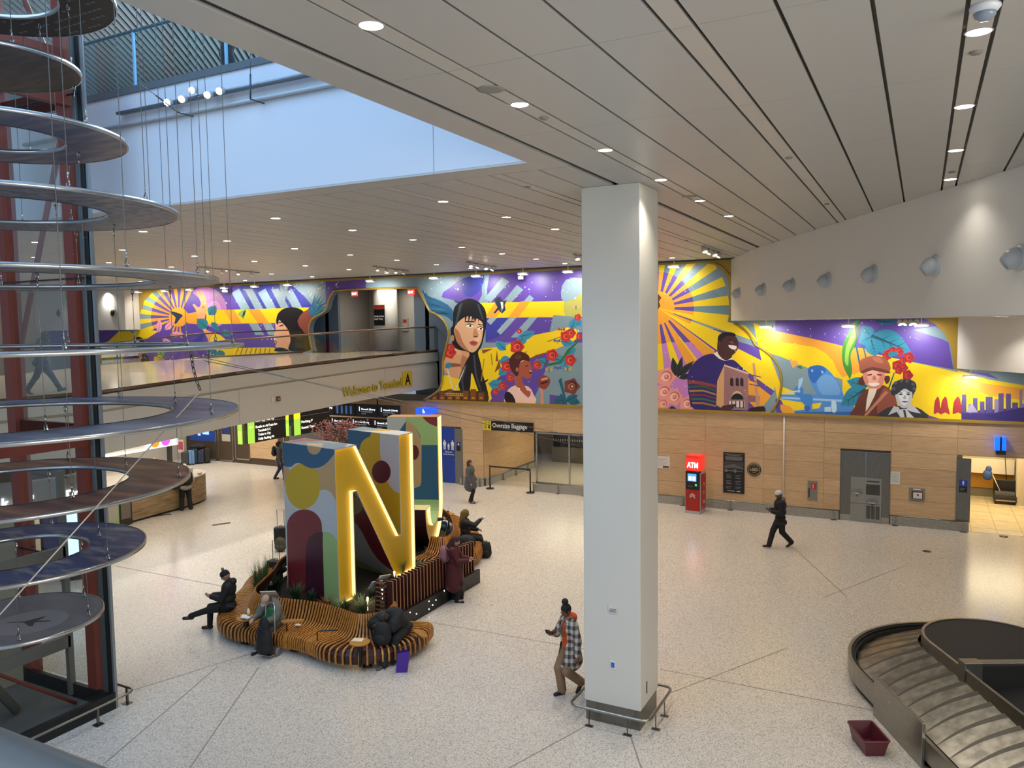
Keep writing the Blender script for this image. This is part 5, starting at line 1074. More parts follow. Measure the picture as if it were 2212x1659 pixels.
def sidetable(px,py,z,rad,root,name='side_table'):
    v=G(px,py,z); k=MB(); k.lathe([(rad-.01,-.025),(rad,-.015),(rad,0),(.0001,0)],(v.x,v.y,z),28,sm=False); wpart(k,'table_top',mat('a5722f',.35),root)
    k=MB(); k.tube([(v.x,v.y,z-.03),(v.x,v.y,.12)],.025,8); k.box((v.x-.05,v.y-.03,z-.2),(v.x+.05,v.y+.03,z-.08)); wpart(k,'table_post',M_black,root); return v
T1=sidetable(531,1334,.62,.19,BR); T2=sidetable(777,1386,.62,.2,BR)
a=G(632,1343,.62); armpaddle(a,.55,BR); a=G(908,1370,.62); armpaddle(a,-.5,BR)
for px,py in ((709,1362),(492,1310)):
    a=G(px,py,.62); k=MB(); M=Matrix.Translation(a)@Matrix.Rotation(.6 if px>600 else .2,4,'Z'); k.tube([M@Vector(p) for p in ((-.22,0,-.2),(-.22,0,-.03),(-.19,0,0),(.2,0,0))],.012,6); wpart(k,'arm_loop',M_black,BR)
T3=sidetable(969,1110,.62,.2,BR2)
# small things on the tables and seat
k=MB(); k.lathe([(.0001,0),(.032,0),(.034,.1),(.03,.13),(.016,.16),(.016,.185)],n=14); o=k.build('milk_bottle',mat('e4e2dc',.35)); o.location=(T1.x+.0,T1.y+.08,.62); tag(o,'small white drink bottle with red cap on the left round table','bottle'); k=MB(); k.lathe([(.018,.18),(.018,.2),(.0001,.2)],n=12); k.build('cap',mat('b03a3a',.4),o)
def crumple(name,loc,sz,c,lab,cat,seed,rough=.5,metal=0):
    bm=bmesh.new(); bmesh.ops.create_icosphere(bm,subdivisions=3,radius=1); rr=random.Random(seed); A=[(Vector((rr.uniform(-1,1),rr.uniform(-1,1),rr.uniform(-1,1))).normalized()*rr.uniform(3,7),rr.uniform(0,6)) for _ in range(5)]
    for v in bm.verts:
        d=sum(math.sin(v.co.dot(a)+ph) for a,ph in A)*.06; v.co=Vector((v.co.x*sz[0]*(1+d),v.co.y*sz[1]*(1+d),max(-.95,v.co.z)*sz[2]*(1+d)))
    zm=min(v.co.z for v in bm.verts)
    for v in bm.verts: v.co.z-=zm
    me=bpy.data.meshes.new(name); bm.to_mesh(me); bm.free(); me.materials.append(mat(c,rough,metal)); o=bpy.data.objects.new(name,me); COL.objects.link(o); o.location=loc; return tag(o,lab,cat)
crumple('food_wrap',(T1.x+.05,T1.y-.06,.62),(.12,.07,.035),'d9dbd8','crumpled white wrapper on the left round table','wrapper',2); crumple('napkin',(T1.x-.1,T1.y+.02,.62),(.06,.05,.02),'c9a57c','folded tan napkin on the left round table','napkin',5)
v=G(643,1352,.45); crumple('tissue',(v.x,v.y,.45),(.07,.05,.02),'cfc6b8','crumpled tissue lying on the bench seat beside the paddle armrest','tissue',7)
k=MB(); k.box((-.11,-.08,0),(.11,.08,.02)); o=k.build('paper_bag',mat('d8c8a8',.7),None,.008); o.location=(T2.x-.07,T2.y+.03,.62); o.rotation_euler=(0,0,.3); tag(o,'flat folded pale paper bag on the right round table','bag')
k=MB(); k.lathe([(.0001,0),(.03,0),(.042,.12),(.044,.12)],n=16); o=k.build('drink_cup',mat('9a5a3c',.2)); o.location=(T3.x,T3.y-.03,.62); tag(o,'iced drink cup with straw on the far round table','cup'); k=MB(); k.tube([(0,0,.1),(.02,.01,.24)],.004,5); k.build('straw',mat('c23b3b',.4),o); k=MB(); k.lathe([(.046,.12),(.046,.128),(.0001,.135)],n=16); k.build('lid',mat('cfc8c0',.2),o)
# ornamental grasses
def grass(px,py,h,spread,n,c,lab,seed,z=.2,w_=.008,droop=.25,at_=None):
    rr=random.Random(seed); v=at_ or G(px,py,z); k=MB()
    for i in range(n):
        a=rr.uniform(0,2*PI); r0=rr.uniform(0,.07); hh=h*rr.uniform(.55,1); out=spread*rr.uniform(.2,1); d=Vector((math.cos(a),math.sin(a),0)); s=Vector((-d.y,d.x,0)); pts=[]
        for j in range(6): t=j/5; pts.append(d*(r0+out*t**1.6)+Vector((0,0,hh*(t-droop*t**3))))
        vs=[];fs=[]
        for j,p in enumerate(pts): ww=w_*(1-(j/5)**1.5)+.0008; vs+=[p-s*ww,p+s*ww]
        for j in range(5): fs.append((2*j,2*j+1,2*j+3,2*j+2))
        k.add(vs,fs)
    o=k.build('ornamental_grass',mat(c,.6)); o.location=(v[0],v[1],z); return tag(o,lab,'plant','grasses in the planter')
grass(572,1292,1.15,.22,150,'3c5a30','tall green upright grass rising beside the left end of the bench back',1,droop=.05)
grass(556,1285,.9,.25,90,'44602f','shorter green grass at the left bench end before the tall one',21,droop=.1)
for i,(px,py,h,s_,n,c,l) in enumerate(((640,1300,.6,.35,130,'2f4a2a','dark green bushy grass left of the N letter'),(672,1302,.42,.25,90,'23401f','small dark green tuft against the N letter'),(706,1312,.34,.25,70,'8a5a34','small rust brown tuft under the N letter'),(745,1322,.5,.4,160,'6f7a4a','pale green spreading grass in front of the N letter'),(782,1325,.5,.42,160,'7c8452','pale straw grass between the N letter and the sleeper'),(820,1328,.45,.35,120,'77703f','straw grass at the fence corner'),(868,1240,.55,.3,110,'6d7440','pale grass at the right foot of the N letter'),(805,1290,.35,.3,80,'26381f','dark low grass behind the twin info panels'),(912,1232,.35,.3,90,'2f4522','green tuft between the letters near the fence'),(935,1200,.4,.3,90,'5d4a2a','brown tuft in front of the J letter'),(925,1215,.5,.2,70,'6a5c34','straw tuft beside the red coat'),(958,1180,.6,.2,90,'8d6a3a','rust grass before the far bench'),(600,1272,.5,.35,110,'2c4526','dark green grass behind the left info panel'),(770,1300,.3,.3,80,'1f3018','dark low tuft inside the N letter'))):
    grass(px,py,h,s_,n,c,l,i+3)
# dried blossom branches behind the letter N
rr=random.Random(5); k=MB(); c0=Vector((-15.9,19.0,.2))
for i in range(46):
    a=rr.uniform(0,2*PI); d=Vector((math.cos(a),math.sin(a),0)); L=rr.uniform(.3,1.0); k.m(mat('6a4a3a',.7)).tube([c0,c0+Vector((0,0,2.4)),c0+Vector((0,0,3.0))+d*L*.5,c0+Vector((0,0,3.45+rr.uniform(-.2,.25)))+d*L],[.02,.015,.008,.003],4)
    k.m(mat('b5766e',.7))
    for j in range(9): p=c0+Vector((0,0,3.1+rr.uniform(0,.5)))+d*L*rr.uniform(.4,1.1); k.lathe([(.0001,-.03),(.035,0),(.0001,.03)],p,5)
tag(k.build('blossom_branches'),'tall dry branches with pink blossoms behind the N letter','plant')
# information panels
def infopanel(px,py,z,w_,h,ang,lab,cols):
    v=G(px,py,z); r=empty('info_panel',(v.x,v.y,.2),ang,lab,'sign','information panels in the planter')
    M=Matrix.Translation((0,0,z-.2))@Matrix.Rotation(math.radians(-38),4,'X'); k=MB(); k.box((-w_/2,-h/2,-.006),(w_/2,h/2,.006),M); k.build('board',mat('d6d6cf',.4),r)
    k=MB(); k.tube([(0,0,0),(0,0,z-.22)],.012,6); k.build('stake',M_black,r)
    paint('picture',cols,lambda x,y:M@Vector((x*w_,y*h,.008)),parent=r)
    return r
infopanel(583,1285,.86,.34,.46,.55,'tilted info panel with green landscape pictures left of the N letter',[([(-.48,-.1),(.48,-.1),(.48,.48),(-.48,.48)],'8a8f58'),([(-.48,-.1),(-.1,-.1),(-.1,.48),(-.48,.48)],'5c6f66'),([(-.05,.05),(.45,.0),(.45,.25),(0,.3)],'5d6b5a'),([(-.05,.35),(.45,.33),(.45,.46),(-.05,.46)],'b5ab4a'),([(-.4,-.3),(.1,-.3),(.1,-.27),(-.4,-.27)],'777777'),([(-.4,-.38),(.3,-.38),(.3,-.35),(-.4,-.35)],'777777')])
infopanel(811,1263,.95,.26,.42,.95,'left panel of the twin info signs under the N letter',[([(-.45,.1),(.45,.1),(.45,.46),(-.45,.46)],'6d7378'),([(-.1,-.4),(.1,-.1),(.2,-.2),(.05,-.4)],'9a6a4a'),([(-.4,-.1),(-.15,-.1),(-.15,-.07),(-.4,-.07)],'777777'),([(-.4,-.2),(-.15,-.2),(-.15,-.17),(-.4,-.17)],'777777')])
infopanel(828,1250,1.0,.26,.42,.95,'right panel of the twin info signs under the N letter',[([(-.45,.05),(.45,.05),(.45,.46),(-.45,.46)],'7d8a80'),([(-.45,.2),(.45,.12),(.45,.3),(-.3,.38)],'565f66'),([(-.4,-.15),(.35,-.15),(.35,-.12),(-.4,-.12)],'777777'),([(-.4,-.28),(.3,-.28),(.3,-.25),(-.4,-.25)],'777777')])
for px,py,l in ((794,1300,'in the straw grass'),(826,1282,'below the twin info signs'),(852,1243,'at the diagonal foot of the N letter')):
    v=G(px,py,.4); k=MB(); k.lathe([(.0001,0),(.018,.0),(.025,.1),(.0001,.12)],n=12); k.tube([(0,0,-.2),(0,0,0)],.006,5); o=k.build('garden_spike_light',mat('ffe2b0',.4,emit=5,ec='ffe0a8')); o.location=(v.x,v.y,.4); tag(o,'small lit garden spike light '+l,'light')
# ================================================================ BAGGAGE CAROUSEL
ca=Vector((.45,-.893,0)).normalized(); cb_=Vector((.893,.45,0)).normalized(); cP=Vector((-.56,14.3,0))
def CP(a,b_,z=0): return cP+ca*a+cb_*b_+Vector((0,0,z))
CR=empty('baggage_carousel',CP(0,1),0,'oval baggage carousel with overlapping steel plates and black rubber island','carousel')
def cpath(R,a0,L=7.5,n=30,bc=2.3):
    pts=[(L,bc-R)]+[(a0,bc-R)]+[(a0-R*math.sin(t),bc-R*math.cos(t)) for t in np.linspace(0,PI,n)[1:]]+[(L,bc+R)]; return pts
def cband(R,t,z0,z1,a0,name,mt):
    k=MB(); o=cpath(R,a0); i=cpath(R-t,a0); n=len(o); vs=[CP(a,b_,z0) for a,b_ in o]+[CP(a,b_,z0) for a,b_ in i]+[CP(a,b_,z1) for a,b_ in o]+[CP(a,b_,z1) for a,b_ in i]
    fs=[]
    for j in range(n-1): fs+=[(2*n+j,2*n+j+1,3*n+j+1,3*n+j),(j+1,j,n+j,n+j+1),(j,j+1,2*n+j+1,2*n+j),(n+j+1,n+j,3*n+j,3*n+j+1)]
    k.add(vs,fs); return wpart(k,name,mt,CR)
cband(2.3,.06,.13,.45,-.74,'outer_rim',M_steel); cband(2.23,.12,.0,.14,-.74,'plinth',M_black); cband(2.24,.05,.2,.43,-.74,'rubber_skirt',M_rubber); cband(2.19,.03,.2,.38,-.74,'rubber_skirt',mat('2c2a29',.6))
cband(1.12,.05,.62,1.02,-.62,'island_rim',M_steel); cband(1.17,.1,.5,.7,-.62,'island_skirt',M_black)
k=MB(); ip=cpath(1.08,-.62,.35); k.prism([tuple(CP(a,b_)[:2]) for a,b_ in ip],.95,1.0); wpart(k,'island_top',mat('262524',.7),CR)
# overlapping plates
pl=[]; S=[]; tot=0; A0=-.74
def cm(s,r_):   # s along centre line, r_ 0 outer..1 inner
    Rr=2.15-(2.15-1.12)*r_; L=7.0
    if s<L: a=L-s+A0; return CP(a,2.3-Rr,0),ca*-1
    s2=s-L; th=s2/1.65
    if th<PI: return CP(A0-Rr*math.sin(th),2.3-Rr*math.cos(th),0),None
    a=A0+(s2-PI*1.65); return CP(a,2.3+Rr,0),ca
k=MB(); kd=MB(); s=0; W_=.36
M_plate=noisy('carousel_plate','7a7770','9d998f',(2,2,2),2.5,.3,3,metal=.9,island=.14)
while s<14+PI*1.65:
    vs=[];n=10
    for j in range(n):
        r_=j/(n-1); c0,_=cm(s-.03+.10*math.sin(PI*r_),r_); c1,_=cm(s+W_+.10*math.sin(PI*r_),r_); z=.26+.52*r_
        vs+=[c0+Vector((0,0,z+.0)),c1+Vector((0,0,z+.05))]
    k.add(vs,[(2*j,2*j+1,2*j+3,2*j+2) for j in range(n-1)],False)
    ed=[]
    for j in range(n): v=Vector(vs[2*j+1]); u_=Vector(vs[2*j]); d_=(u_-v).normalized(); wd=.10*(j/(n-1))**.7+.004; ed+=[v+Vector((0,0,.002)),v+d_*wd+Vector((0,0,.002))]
    kd.add(ed,[(2*j,2*j+1,2*j+3,2*j+2) for j in range(n-1)])  # dark tapered band, paints the shade where one plate overlaps the next
    vs2=[];
    for j in range(n): vs2+=[Vector(vs[2*j+1]),Vector(vs[2*j+1])-Vector((0,0,.03))]
    k.add(vs2,[(2*j,2*j+1,2*j+3,2*j+2) for j in range(n-1)],False)
    s+=W_
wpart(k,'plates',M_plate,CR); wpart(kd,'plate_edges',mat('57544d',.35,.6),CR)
# feed conveyor frame on the island
def cbox3(a0,a1,b0,b1,z0,z1,nm,mt,bev=0): k=MB(); k.prism([tuple(CP(*q)[:2]) for q in ((a0,b0),(a1,b0),(a1,b1),(a0,b1))],z0,z1); return wpart(k,nm,mt,CR,bev)
cbox3(.35,.55,1.16,1.46,.6,1.14,'corner_block',M_steel,.01); cbox3(.35,.5,1.46,3.4,.8,1.12,'feed_rim',M_steel,.01); cbox3(.5,.53,1.46,3.4,.55,1.08,'feed_wall',M_rubber)
cbox3(.55,2.2,1.2,1.3,.55,.9,'feed_side',M_steel); cbox3(2.1,2.3,1.16,1.46,.6,1.1,'corner_block',M_steel,.01)
k=MB(); k.add([CP(.53,1.3,.62),CP(2.3,1.3,.62),CP(2.3,3.4,1.0),CP(.53,3.4,1.0)],[(0,1,2,3)]); wpart(k,'feed_belt',mat('1f2021',.6),CR)
cbox3(2.25,7.5,1.2,3.4,.9,1.0,'island_top',mat('262524',.7))
k=MB(); M=Matrix((ca,cb_,Vector((0,0,1)))).transposed().to_4x4(); M.translation=cP; k.box((.0,-.05,0),(1.62,.0,.7),M); o=k.build('steel_guard_panel',M_steel,None,.006); tag(o,'upright brushed steel guard panel at the edge of the carousel','panel')
k=MB(); k.lathe([(.018,0),(.0001,.006)],n=10,M=M@Matrix.Translation((.55,-.051,.5))@Matrix.Rotation(PI/2,4,'X'),caps=False); x=k.build('bolt',mat('e5e2da',.15,1),o)
# maroon bin with sweets wrappers
bv=G(1868,1620,0); r=empty('plastic_bin',(-.62,13.12,0),math.atan2(ca.y,ca.x),'maroon plastic bin standing on the floor beside the carousel','bin')
k=MB(); a_,b2=.30,.17; A_=[(-.25,-.14),(.25,-.14),(.25,.14),(-.25,.14)]; B_=[(-.31,-.19),(.31,-.19),(.31,.19),(-.31,.19)]
def ring4(q,z,s_=1): return [(x*s_,y*s_,z) for x,y in q]
k.add(ring4(A_,0)+ring4(B_,.27)+ring4(B_,.27,.95)+ring4(A_,.02,.95),[(3,2,1,0),(0,1,5,4),(1,2,6,5),(2,3,7,6),(3,0,4,7),(4,5,9,8),(5,6,10,9),(6,7,11,10),(7,4,8,11),(8,9,13,12),(9,10,14,13),(10,11,15,14),(11,8,12,15),(12,13,14,15)])
k.build('tub',mat('561e28',.35),r); k=MB(); k.tube(rrect(-.32,.32,-.2,.2,.04,.265,4),.014,6,True); k.build('rim',mat('5e222c',.35),r)
p=Vector((-.62,13.12,.02)); crumple('sweet_wrapper',(p.x-.02,p.y,.02),(.06,.035,.03),'1f3f9c','crumpled blue wrapper inside the maroon bin','wrapper',11,.3); crumple('sweet_wrapper',(p.x+.05,p.y-.06,.02),(.045,.035,.025),'b08a2a','crumpled gold wrapper inside the maroon bin','wrapper',12,.25,.6)
# ================================================================ ROUNDED BODIES FROM DISTANCE FIELDS
def _nets(D,org,h):
    S=D<0; sh=tuple(n-1 for n in D.shape); acc=np.zeros(sh+(3,)); cnt=np.zeros(sh)
    quads=[]
    for ax in range(3):
        a=[slice(None)]*3; b_=[slice(None)]*3; a[ax]=slice(0,-1); b_[ax]=slice(1,None)
        X=np.argwhere(S[tuple(a)]!=S[tuple(b_)])
        if len(X)==0: continue
        Y=X.copy(); Y[:,ax]+=1; d0=D[tuple(X.T)]; d1=D[tuple(Y.T)]; t=d0/(d0-d1); P=X.astype(float); P[:,ax]+=t
        o1,o2=[i for i in range(3) if i!=ax]; cells=[]
        ok=(X[:,o1]>0)&(X[:,o2]>0)&(X[:,o1]<sh[o1])&(X[:,o2]<sh[o2])
        X=X[ok];P=P[ok]; inside=S[tuple(X.T)]
        for e,f in ((0,0),(1,0),(1,1),(0,1)):
            c=X.copy(); c[:,o1]-=1-e; c[:,o2]-=1-f; np.add.at(acc,tuple(c.T),P); np.add.at(cnt,tuple(c.T),1); cells.append(c)
        quads.append((cells,inside if ax!=1 else ~inside))
    ids=-np.ones(sh,int); m=cnt>0; ids[m]=np.arange(m.sum()); V=acc[m]/cnt[m][:,None]*h+org; F=[]
    for cells,ins in quads:
        q=np.stack([ids[tuple(c.T)] for c in cells],1); q[~ins]=q[~ins][:,::-1]; F.append(q)
    return V,np.concatenate(F)
def sdf(name,prims,mt,parent=None,h=.012,k=.03,loc=None):
    lo=np.array([1e9]*3); hi=-lo
    for p in prims:
        if p[0]=='c': pts=[(np.array(p[1]),p[3]),(np.array(p[2]),p[4])]
        elif p[0]=='e': pts=[(np.array(p[1]),max(p[2]))]
        else: continue
        for c,r in pts: lo=np.minimum(lo,c-r); hi=np.maximum(hi,c+r)
    lo=lo-3*h; hi=hi+3*h; n=np.ceil((hi-lo)/h).astype(int)+1; D=np.full(tuple(n),1.0)
    for p in prims:
        neg=p[0][0]=='-'; kind=p[0][-1]
        if kind=='c': a,b_,ra,rb=np.array(p[1],float),np.array(p[2],float),p[3],p[4]; l=np.minimum(a-ra,b_-rb); u=np.maximum(a+ra,b_+rb); l=np.minimum(l,np.minimum(a,b_)-max(ra,rb)); u=np.maximum(u,np.maximum(a,b_)+max(ra,rb))
        else: c=np.array(p[1],float); r=np.array(p[2],float); l=c-r.max(); u=c+r.max()
        mg=k*2+2*h; i0=np.maximum(0,np.floor((l-mg-lo)/h)).astype(int); i1=np.minimum(n,np.ceil((u+mg-lo)/h).astype(int)+1)
        if (i1<=i0).any(): continue
        ax=[lo[i]+h*np.arange(i0[i],i1[i]) for i in range(3)]; X,Y,Z=np.meshgrid(*ax,indexing='ij'); Q=np.stack([X,Y,Z],-1)
        if kind=='c':
            ab=b_-a; L=max(1e-9,ab@ab); t=np.clip(((Q-a)@ab)/L,0,1); d=np.linalg.norm(Q-a-t[...,None]*ab,axis=-1)-(ra+(rb-ra)*t)
        else:
            q=Q-c
            if len(p)>3 and p[3] is not None: q=q@np.array(p[3])
            k0=np.linalg.norm(q/r,axis=-1); k1=np.linalg.norm(q/(r*r),axis=-1)+1e-9; d=k0*(k0-1)/k1
        sl=tuple(slice(i0[i],i1[i]) for i in range(3)); E=D[sl]
        if neg: D[sl]=np.maximum(E,-d)
        else:
            kk=p[4] if (kind=='e' and len(p)>4) else (p[5] if kind=='c' and len(p)>5 else k)
            hh=np.clip(.5+.5*(E-d)/kk,0,1); D[sl]=E*(1-hh)+d*hh-kk*hh*(1-hh)
    V,F=_nets(D,lo,h)
    me=bpy.data.meshes.new(name); me.from_pydata(V.tolist(),[],F.tolist()); me.materials.append(mt)
    me.polygons.foreach_set('use_smooth',[True]*len(F)); me.update()
    o=bpy.data.objects.new(name,me); COL.objects.link(o)
    if parent: o.parent=parent
    if loc is not None: o.location=loc
    return o
V3=lambda *a:np.array(a,float)
def _n(v): v=np.array(v,float); return v/np.linalg.norm(v)
def ik(a,t,l1,l2,hint):
    a,t=np.array(a,float),np.array(t,float); d=t-a; L=np.linalg.norm(d)
    if L>l1+l2-.004: t=a+d/L*(l1+l2-.004); d=t-a; L=l1+l2-.004
    x=(l1*l1-l2*l2+L*L)/(2*L); y=math.sqrt(max(0,l1*l1-x*x)); u=d/L; hn=np.array(hint,float); hn=hn-u*(hn@u); hn=_n(hn); return a+u*x+hn*y,t
def frame(f,up):  # columns right, forward, up
    f=_n(f); up=_n(np.array(up,float)-f*(np.array(up)@f)); r=np.cross(f,up); return np.stack([r,f,up],1)
def person(lab,loc,face,H=1.72,hip=(0,0,.92),lean=(0,.05,1),head=(0,.05,1),look=(0,1,-.1),hands=None,feet=None,knee=((0,1,0),(0,1,0)),elbow=((.4,-1,-.3),(-.4,-1,-.3)),footdir=((0,1,0),(0,1,0)),skin='a8795c',h=.012,sh=1.0,palm=((0,0,-1),(0,0,-1)),fat=1.0,curl=.6,shf=None,group=None,toe=(0,0)):
    """hands, feet, knees: right side first; local axes x right, y forward, z up"""
    rz=math.atan2(-face[0],face[1]); r=empty('person',loc,rz,lab,'person',group); s=H/1.72
    J={}; hip=V3(*hip); ln=_n(lean); J['hip']=hip; J['ln']=ln
    sf=_n(shf) if shf is not None else V3(0,1,0); R=frame(sf,ln); rt=R[:,0]; fw=R[:,1]; J['rt'],J['fw']=rt,fw
    neck=hip+ln*.50*s; J['neck']=neck; hd=_n(head); hc=neck+hd*.175*s; J['hc']=hc; lk=_n(look); HF=frame(lk,hd); J['HF']=HF
    J['waist']=hip+ln*.17*s; J['chest']=hip+ln*.36*s
    hw=.17*s*sh; ua,fa=.29*s,.25*s; ul,ll=.42*s,.42*s
    P=[('e',hip,(.155*s*fat,.115*s*fat,.11*s),R),('e',J['waist'],(.135*s*fat,.10*s*fat,.13*s),R),('e',J['chest'],(.165*s*sh,.115*s*fat,.17*s),R),
       ('c',neck-ln*.05,neck+hd*.09*s,.06*s,.05*s)]
    P+=[('e',hc,(.074*s,.094*s,.108*s),HF,.01),('e',hc+HF@V3(0,.03,-.065)*s,(.05*s,.055*s,.05*s),HF,.02),('c',hc+HF@V3(0,.088,.01)*s,hc+HF@V3(0,.108,-.025)*s,.010*s,.015*s,.012),
        ('e',hc+HF@V3(.076,-.005,-.01)*s,(.012*s,.02*s,.032*s),HF,.008),('e',hc+HF@V3(-.076,-.005,-.01)*s,(.012*s,.02*s,.032*s),HF,.008),('c',hc+HF@V3(-.02,.088,-.058)*s,hc+HF@V3(.02,.088,-.058)*s,.009*s,.009*s,.008)]
    hands=hands or ((.26,.05,.85),(-.26,.05,.85)); feet=feet or ((.1,.0,.08),(-.1,.0,.08)); J['A']=[];J['L']=[]
    for i,sd in enumerate((1,-1)):
        S=hip+ln*.44*s+rt*hw*sd; el,w_=ik(S,hands[i],ua,fa,elbow[i]); 
        P+=[('c',S-rt*.03*sd,el,.052*s,.04*s),('c',el,w_,.04*s,.028*s)]
        hdn=_n(w_-el); pm=np.array(palm[i],float); pm=_n(pm-hdn*(pm@hdn)); sx=np.cross(hdn,pm)*sd; pc=w_+hdn*.05*s
        P+=[('c',w_,pc+hdn*.02*s,.026*s,.032*s,.015),('e',pc,(.042*s,.05*s,.017*s),frame(hdn,pm),.012)]
        for q,(ox,L) in enumerate(((-.03,.07),(-.01,.08),(.011,.076),(.03,.06))):
            b0=w_+hdn*.088*s+sx*ox*s; b1=b0+_n(hdn+pm*curl)*L*.5*s; b2=b1+_n(hdn+pm*curl*3)*L*.5*s; P+=[('c',b0,b1,.0095*s,.0088*s,.004),('c',b1,b2,.0088*s,.0075*s,.004)]
        t0=w_+hdn*.035*s-sx*.03*s; t1=t0+_n(hdn*.7-sx*.7+pm*.4)*.04*s; P+=[('c',t0,t1,.012*s,.010*s,.006),('c',t1,t1+_n(hdn+pm*.8)*.03*s,.010*s,.008*s,.004)]
        J['A'].append((S,el,w_,hdn,pm,pc))
        Hj=hip+R@V3(.09*s*sd,0,-.03*s); kn,an=ik(Hj,feet[i],ul,ll,knee[i]); fd=_n(footdir[i])
        P+=[('c',Hj,kn,.082*s*fat,.055*s),('c',kn,kn*.6+an*.4,.054*s,.052*s),('c',kn*.6+an*.4,an,.05*s,.034*s),('c',an+V3(0,0,-.01),an+fd*.14*s+V3(0,0,-.045),.034*s,.026*s)]
        J['L'].append((Hj,kn,an,fd))
    sdf('body',P,mat(skin,.55),r,h,.022)
    for sd in (1,-1): k_=MB(); c=hc+HF@V3(.03*sd,.087,.012)*s; k_.lathe([(.0001,-.009),(.01,0),(.0001,.009)],tuple(c),8); k_.build('eye',mat('1c1310',.3),r)
    J['s']=s; J['R']=R; J['r']=r; J['h']=h; J['fat']=fat; J['shw']=sh; return J
def jacket(J,c,t=.02,length=.02,name='jacket',sleeve=1.0,mt=None,hood=False,collar=True,flare=0,puff=0):
    s,R,r=J['s'],J['R'],J['r']; f=J['fat']; P=[('e',J['hip']+J['ln']*(.02-length),(.165*s*f+t+flare,.125*s*f+t+flare,.12*s),R),('e',J['waist'],((.145*f+t)*s,(.11*f+t)*s,.15*s),R),('e',J['chest'],(.17*s*J['shw']+t,.12*s*f+t,.175*s+t*.5),R)]
    for i,(S,el,w_,hd,pm,pc) in enumerate(J['A']):
        e=el*(1-sleeve)+w_*sleeve if sleeve<1 else w_; P+=[('c',S-J['rt']*(.03 if i==0 else -.03),el,.06*s+t,.048*s+t*.8),('c',el,e-hd*.01,.047*s+t*.8,.036*s+t*.6)]
        if puff:
            for q in (.25,.5,.75): P.append(('e',S*(1-q)+el*q,(.066*s+t,)*3,None,.015))
    if collar: P.append(('c',J['neck']-J['ln']*.02,J['neck']+J['ln']*.045,.075*s,.07*s))
    if hood: P.append(('e',J['neck']-J['fw']*.09+J['ln']*.02,(.11*s,.08*s,.08*s),R))
    if length>.2: 
        b=J['hip']-V3(0,0,1)*length; P.append(('c',J['hip'],b,.15*s*f+t,.19*s*f+t+flare))
    return sdf(name,P,mt or mat(c,.75),r,J['h'],.02)
def trousers(J,c,t=.012,name='trousers',mt=None,wide=0):
    s,R,r=J['s'],J['R'],J['r']; f=J['fat']; P=[('e',J['hip'],(.16*s*f+t,.12*s*f+t,.12*s),R),('c',J['hip'],J['hip']+J['ln']*.1,.11*s*f,.11*s*f)]
    for Hj,kn,an,fd in J['L']: d=_n(an-kn); P+=[('c',Hj,kn,.088*s*f+t,.062*s+t+wide*.5),('c',kn,an-d*.0,.06*s+t+wide*.5,.045*s+t+wide)]
    return sdf(name,P,mt or mat(c,.8),r,J['h'],.02)
def shoes(J,c,sole=None,h=.009):
    s=J['s']
    for (Hj,kn,an,fd) in J['L']:
        P=[('c',an,an+V3(0,0,-.035),.042*s,.045*s),('c',an-fd*.03+V3(0,0,-.045),an+fd*.15*s+V3(0,0,-.05),.042*s,.036*s)]
        o=sdf('shoe',P,mat(c,.5),J['r'],h,.02)
        if sole:
            sdf('sole',[('c',an-fd*.03+V3(0,0,-.068),an+fd*.15*s+V3(0,0,-.072),.04*s,.034*s)],mat(sole,.5),o,h,.01)
def hair(J,c,length=0,back=.02,vol=1.0,name='hair',cap=False,bun=None,tail=None,mt=None):
    s,HF,hc=J['s'],J['HF'],J['hc']; at=lambda x,y,z: hc+HF@V3(x,y,z)*s
    P=[('e',at(0,-.015,.022),(.084*s*vol,.10*s*vol,.103*s*vol),HF)]
    if length: P+=[('c',at(0,-.075,0),at(0,-.085,-.06-length),.075*s*vol,.055*s*vol),('c',at(.062,-.02,0),at(.068,-.03,-.05-length*.8),.03*s,.03*s),('c',at(-.062,-.02,0),at(-.068,-.03,-.05-length*.8),.03*s,.03*s)]
    if bun: P+=[('e',at(*bun[:3]),(bun[3]*s,)*3,None)]
    if tail: 
        for a,b_,r0,r1 in tail: P.append(('c',at(*a),at(*b_),r0*s,r1*s))
    P.append(('-e',at(0,.085,-.045),(.062*s,.065*s,.085*s),HF))
    return sdf(name,P,mt or mat(c,.7),J['r'],min(J['h'],.01),.015)
def hat(J,c,kind='beanie',pom=None):
    s,HF,hc=J['s'],J['HF'],J['hc']; at=lambda x,y,z: hc+HF@V3(x,y,z)*s
    P=[('e',at(0,-.008,.045),(.088*s,.105*s,.085*s),HF),('-e',at(0,.09,-.07),(.1*s,.1*s,.095*s),HF)]
    if kind=='beanie': P.insert(1,('c',at(0,-.09,-.02),at(0,-.09,.03),.02*s,.03*s))
    if kind=='cap': P.append(('e',at(0,.11,.03),(.065*s,.06*s,.012*s),HF,.01))
    o=sdf('hat',P,mat(c,.8),J['r'],.009,.012)
    if pom: sdf('pompom',[('e',at(0,-.04,.155),(.035*s,)*3,None)],mat(pom,.9),o,.009,.01)
    return o
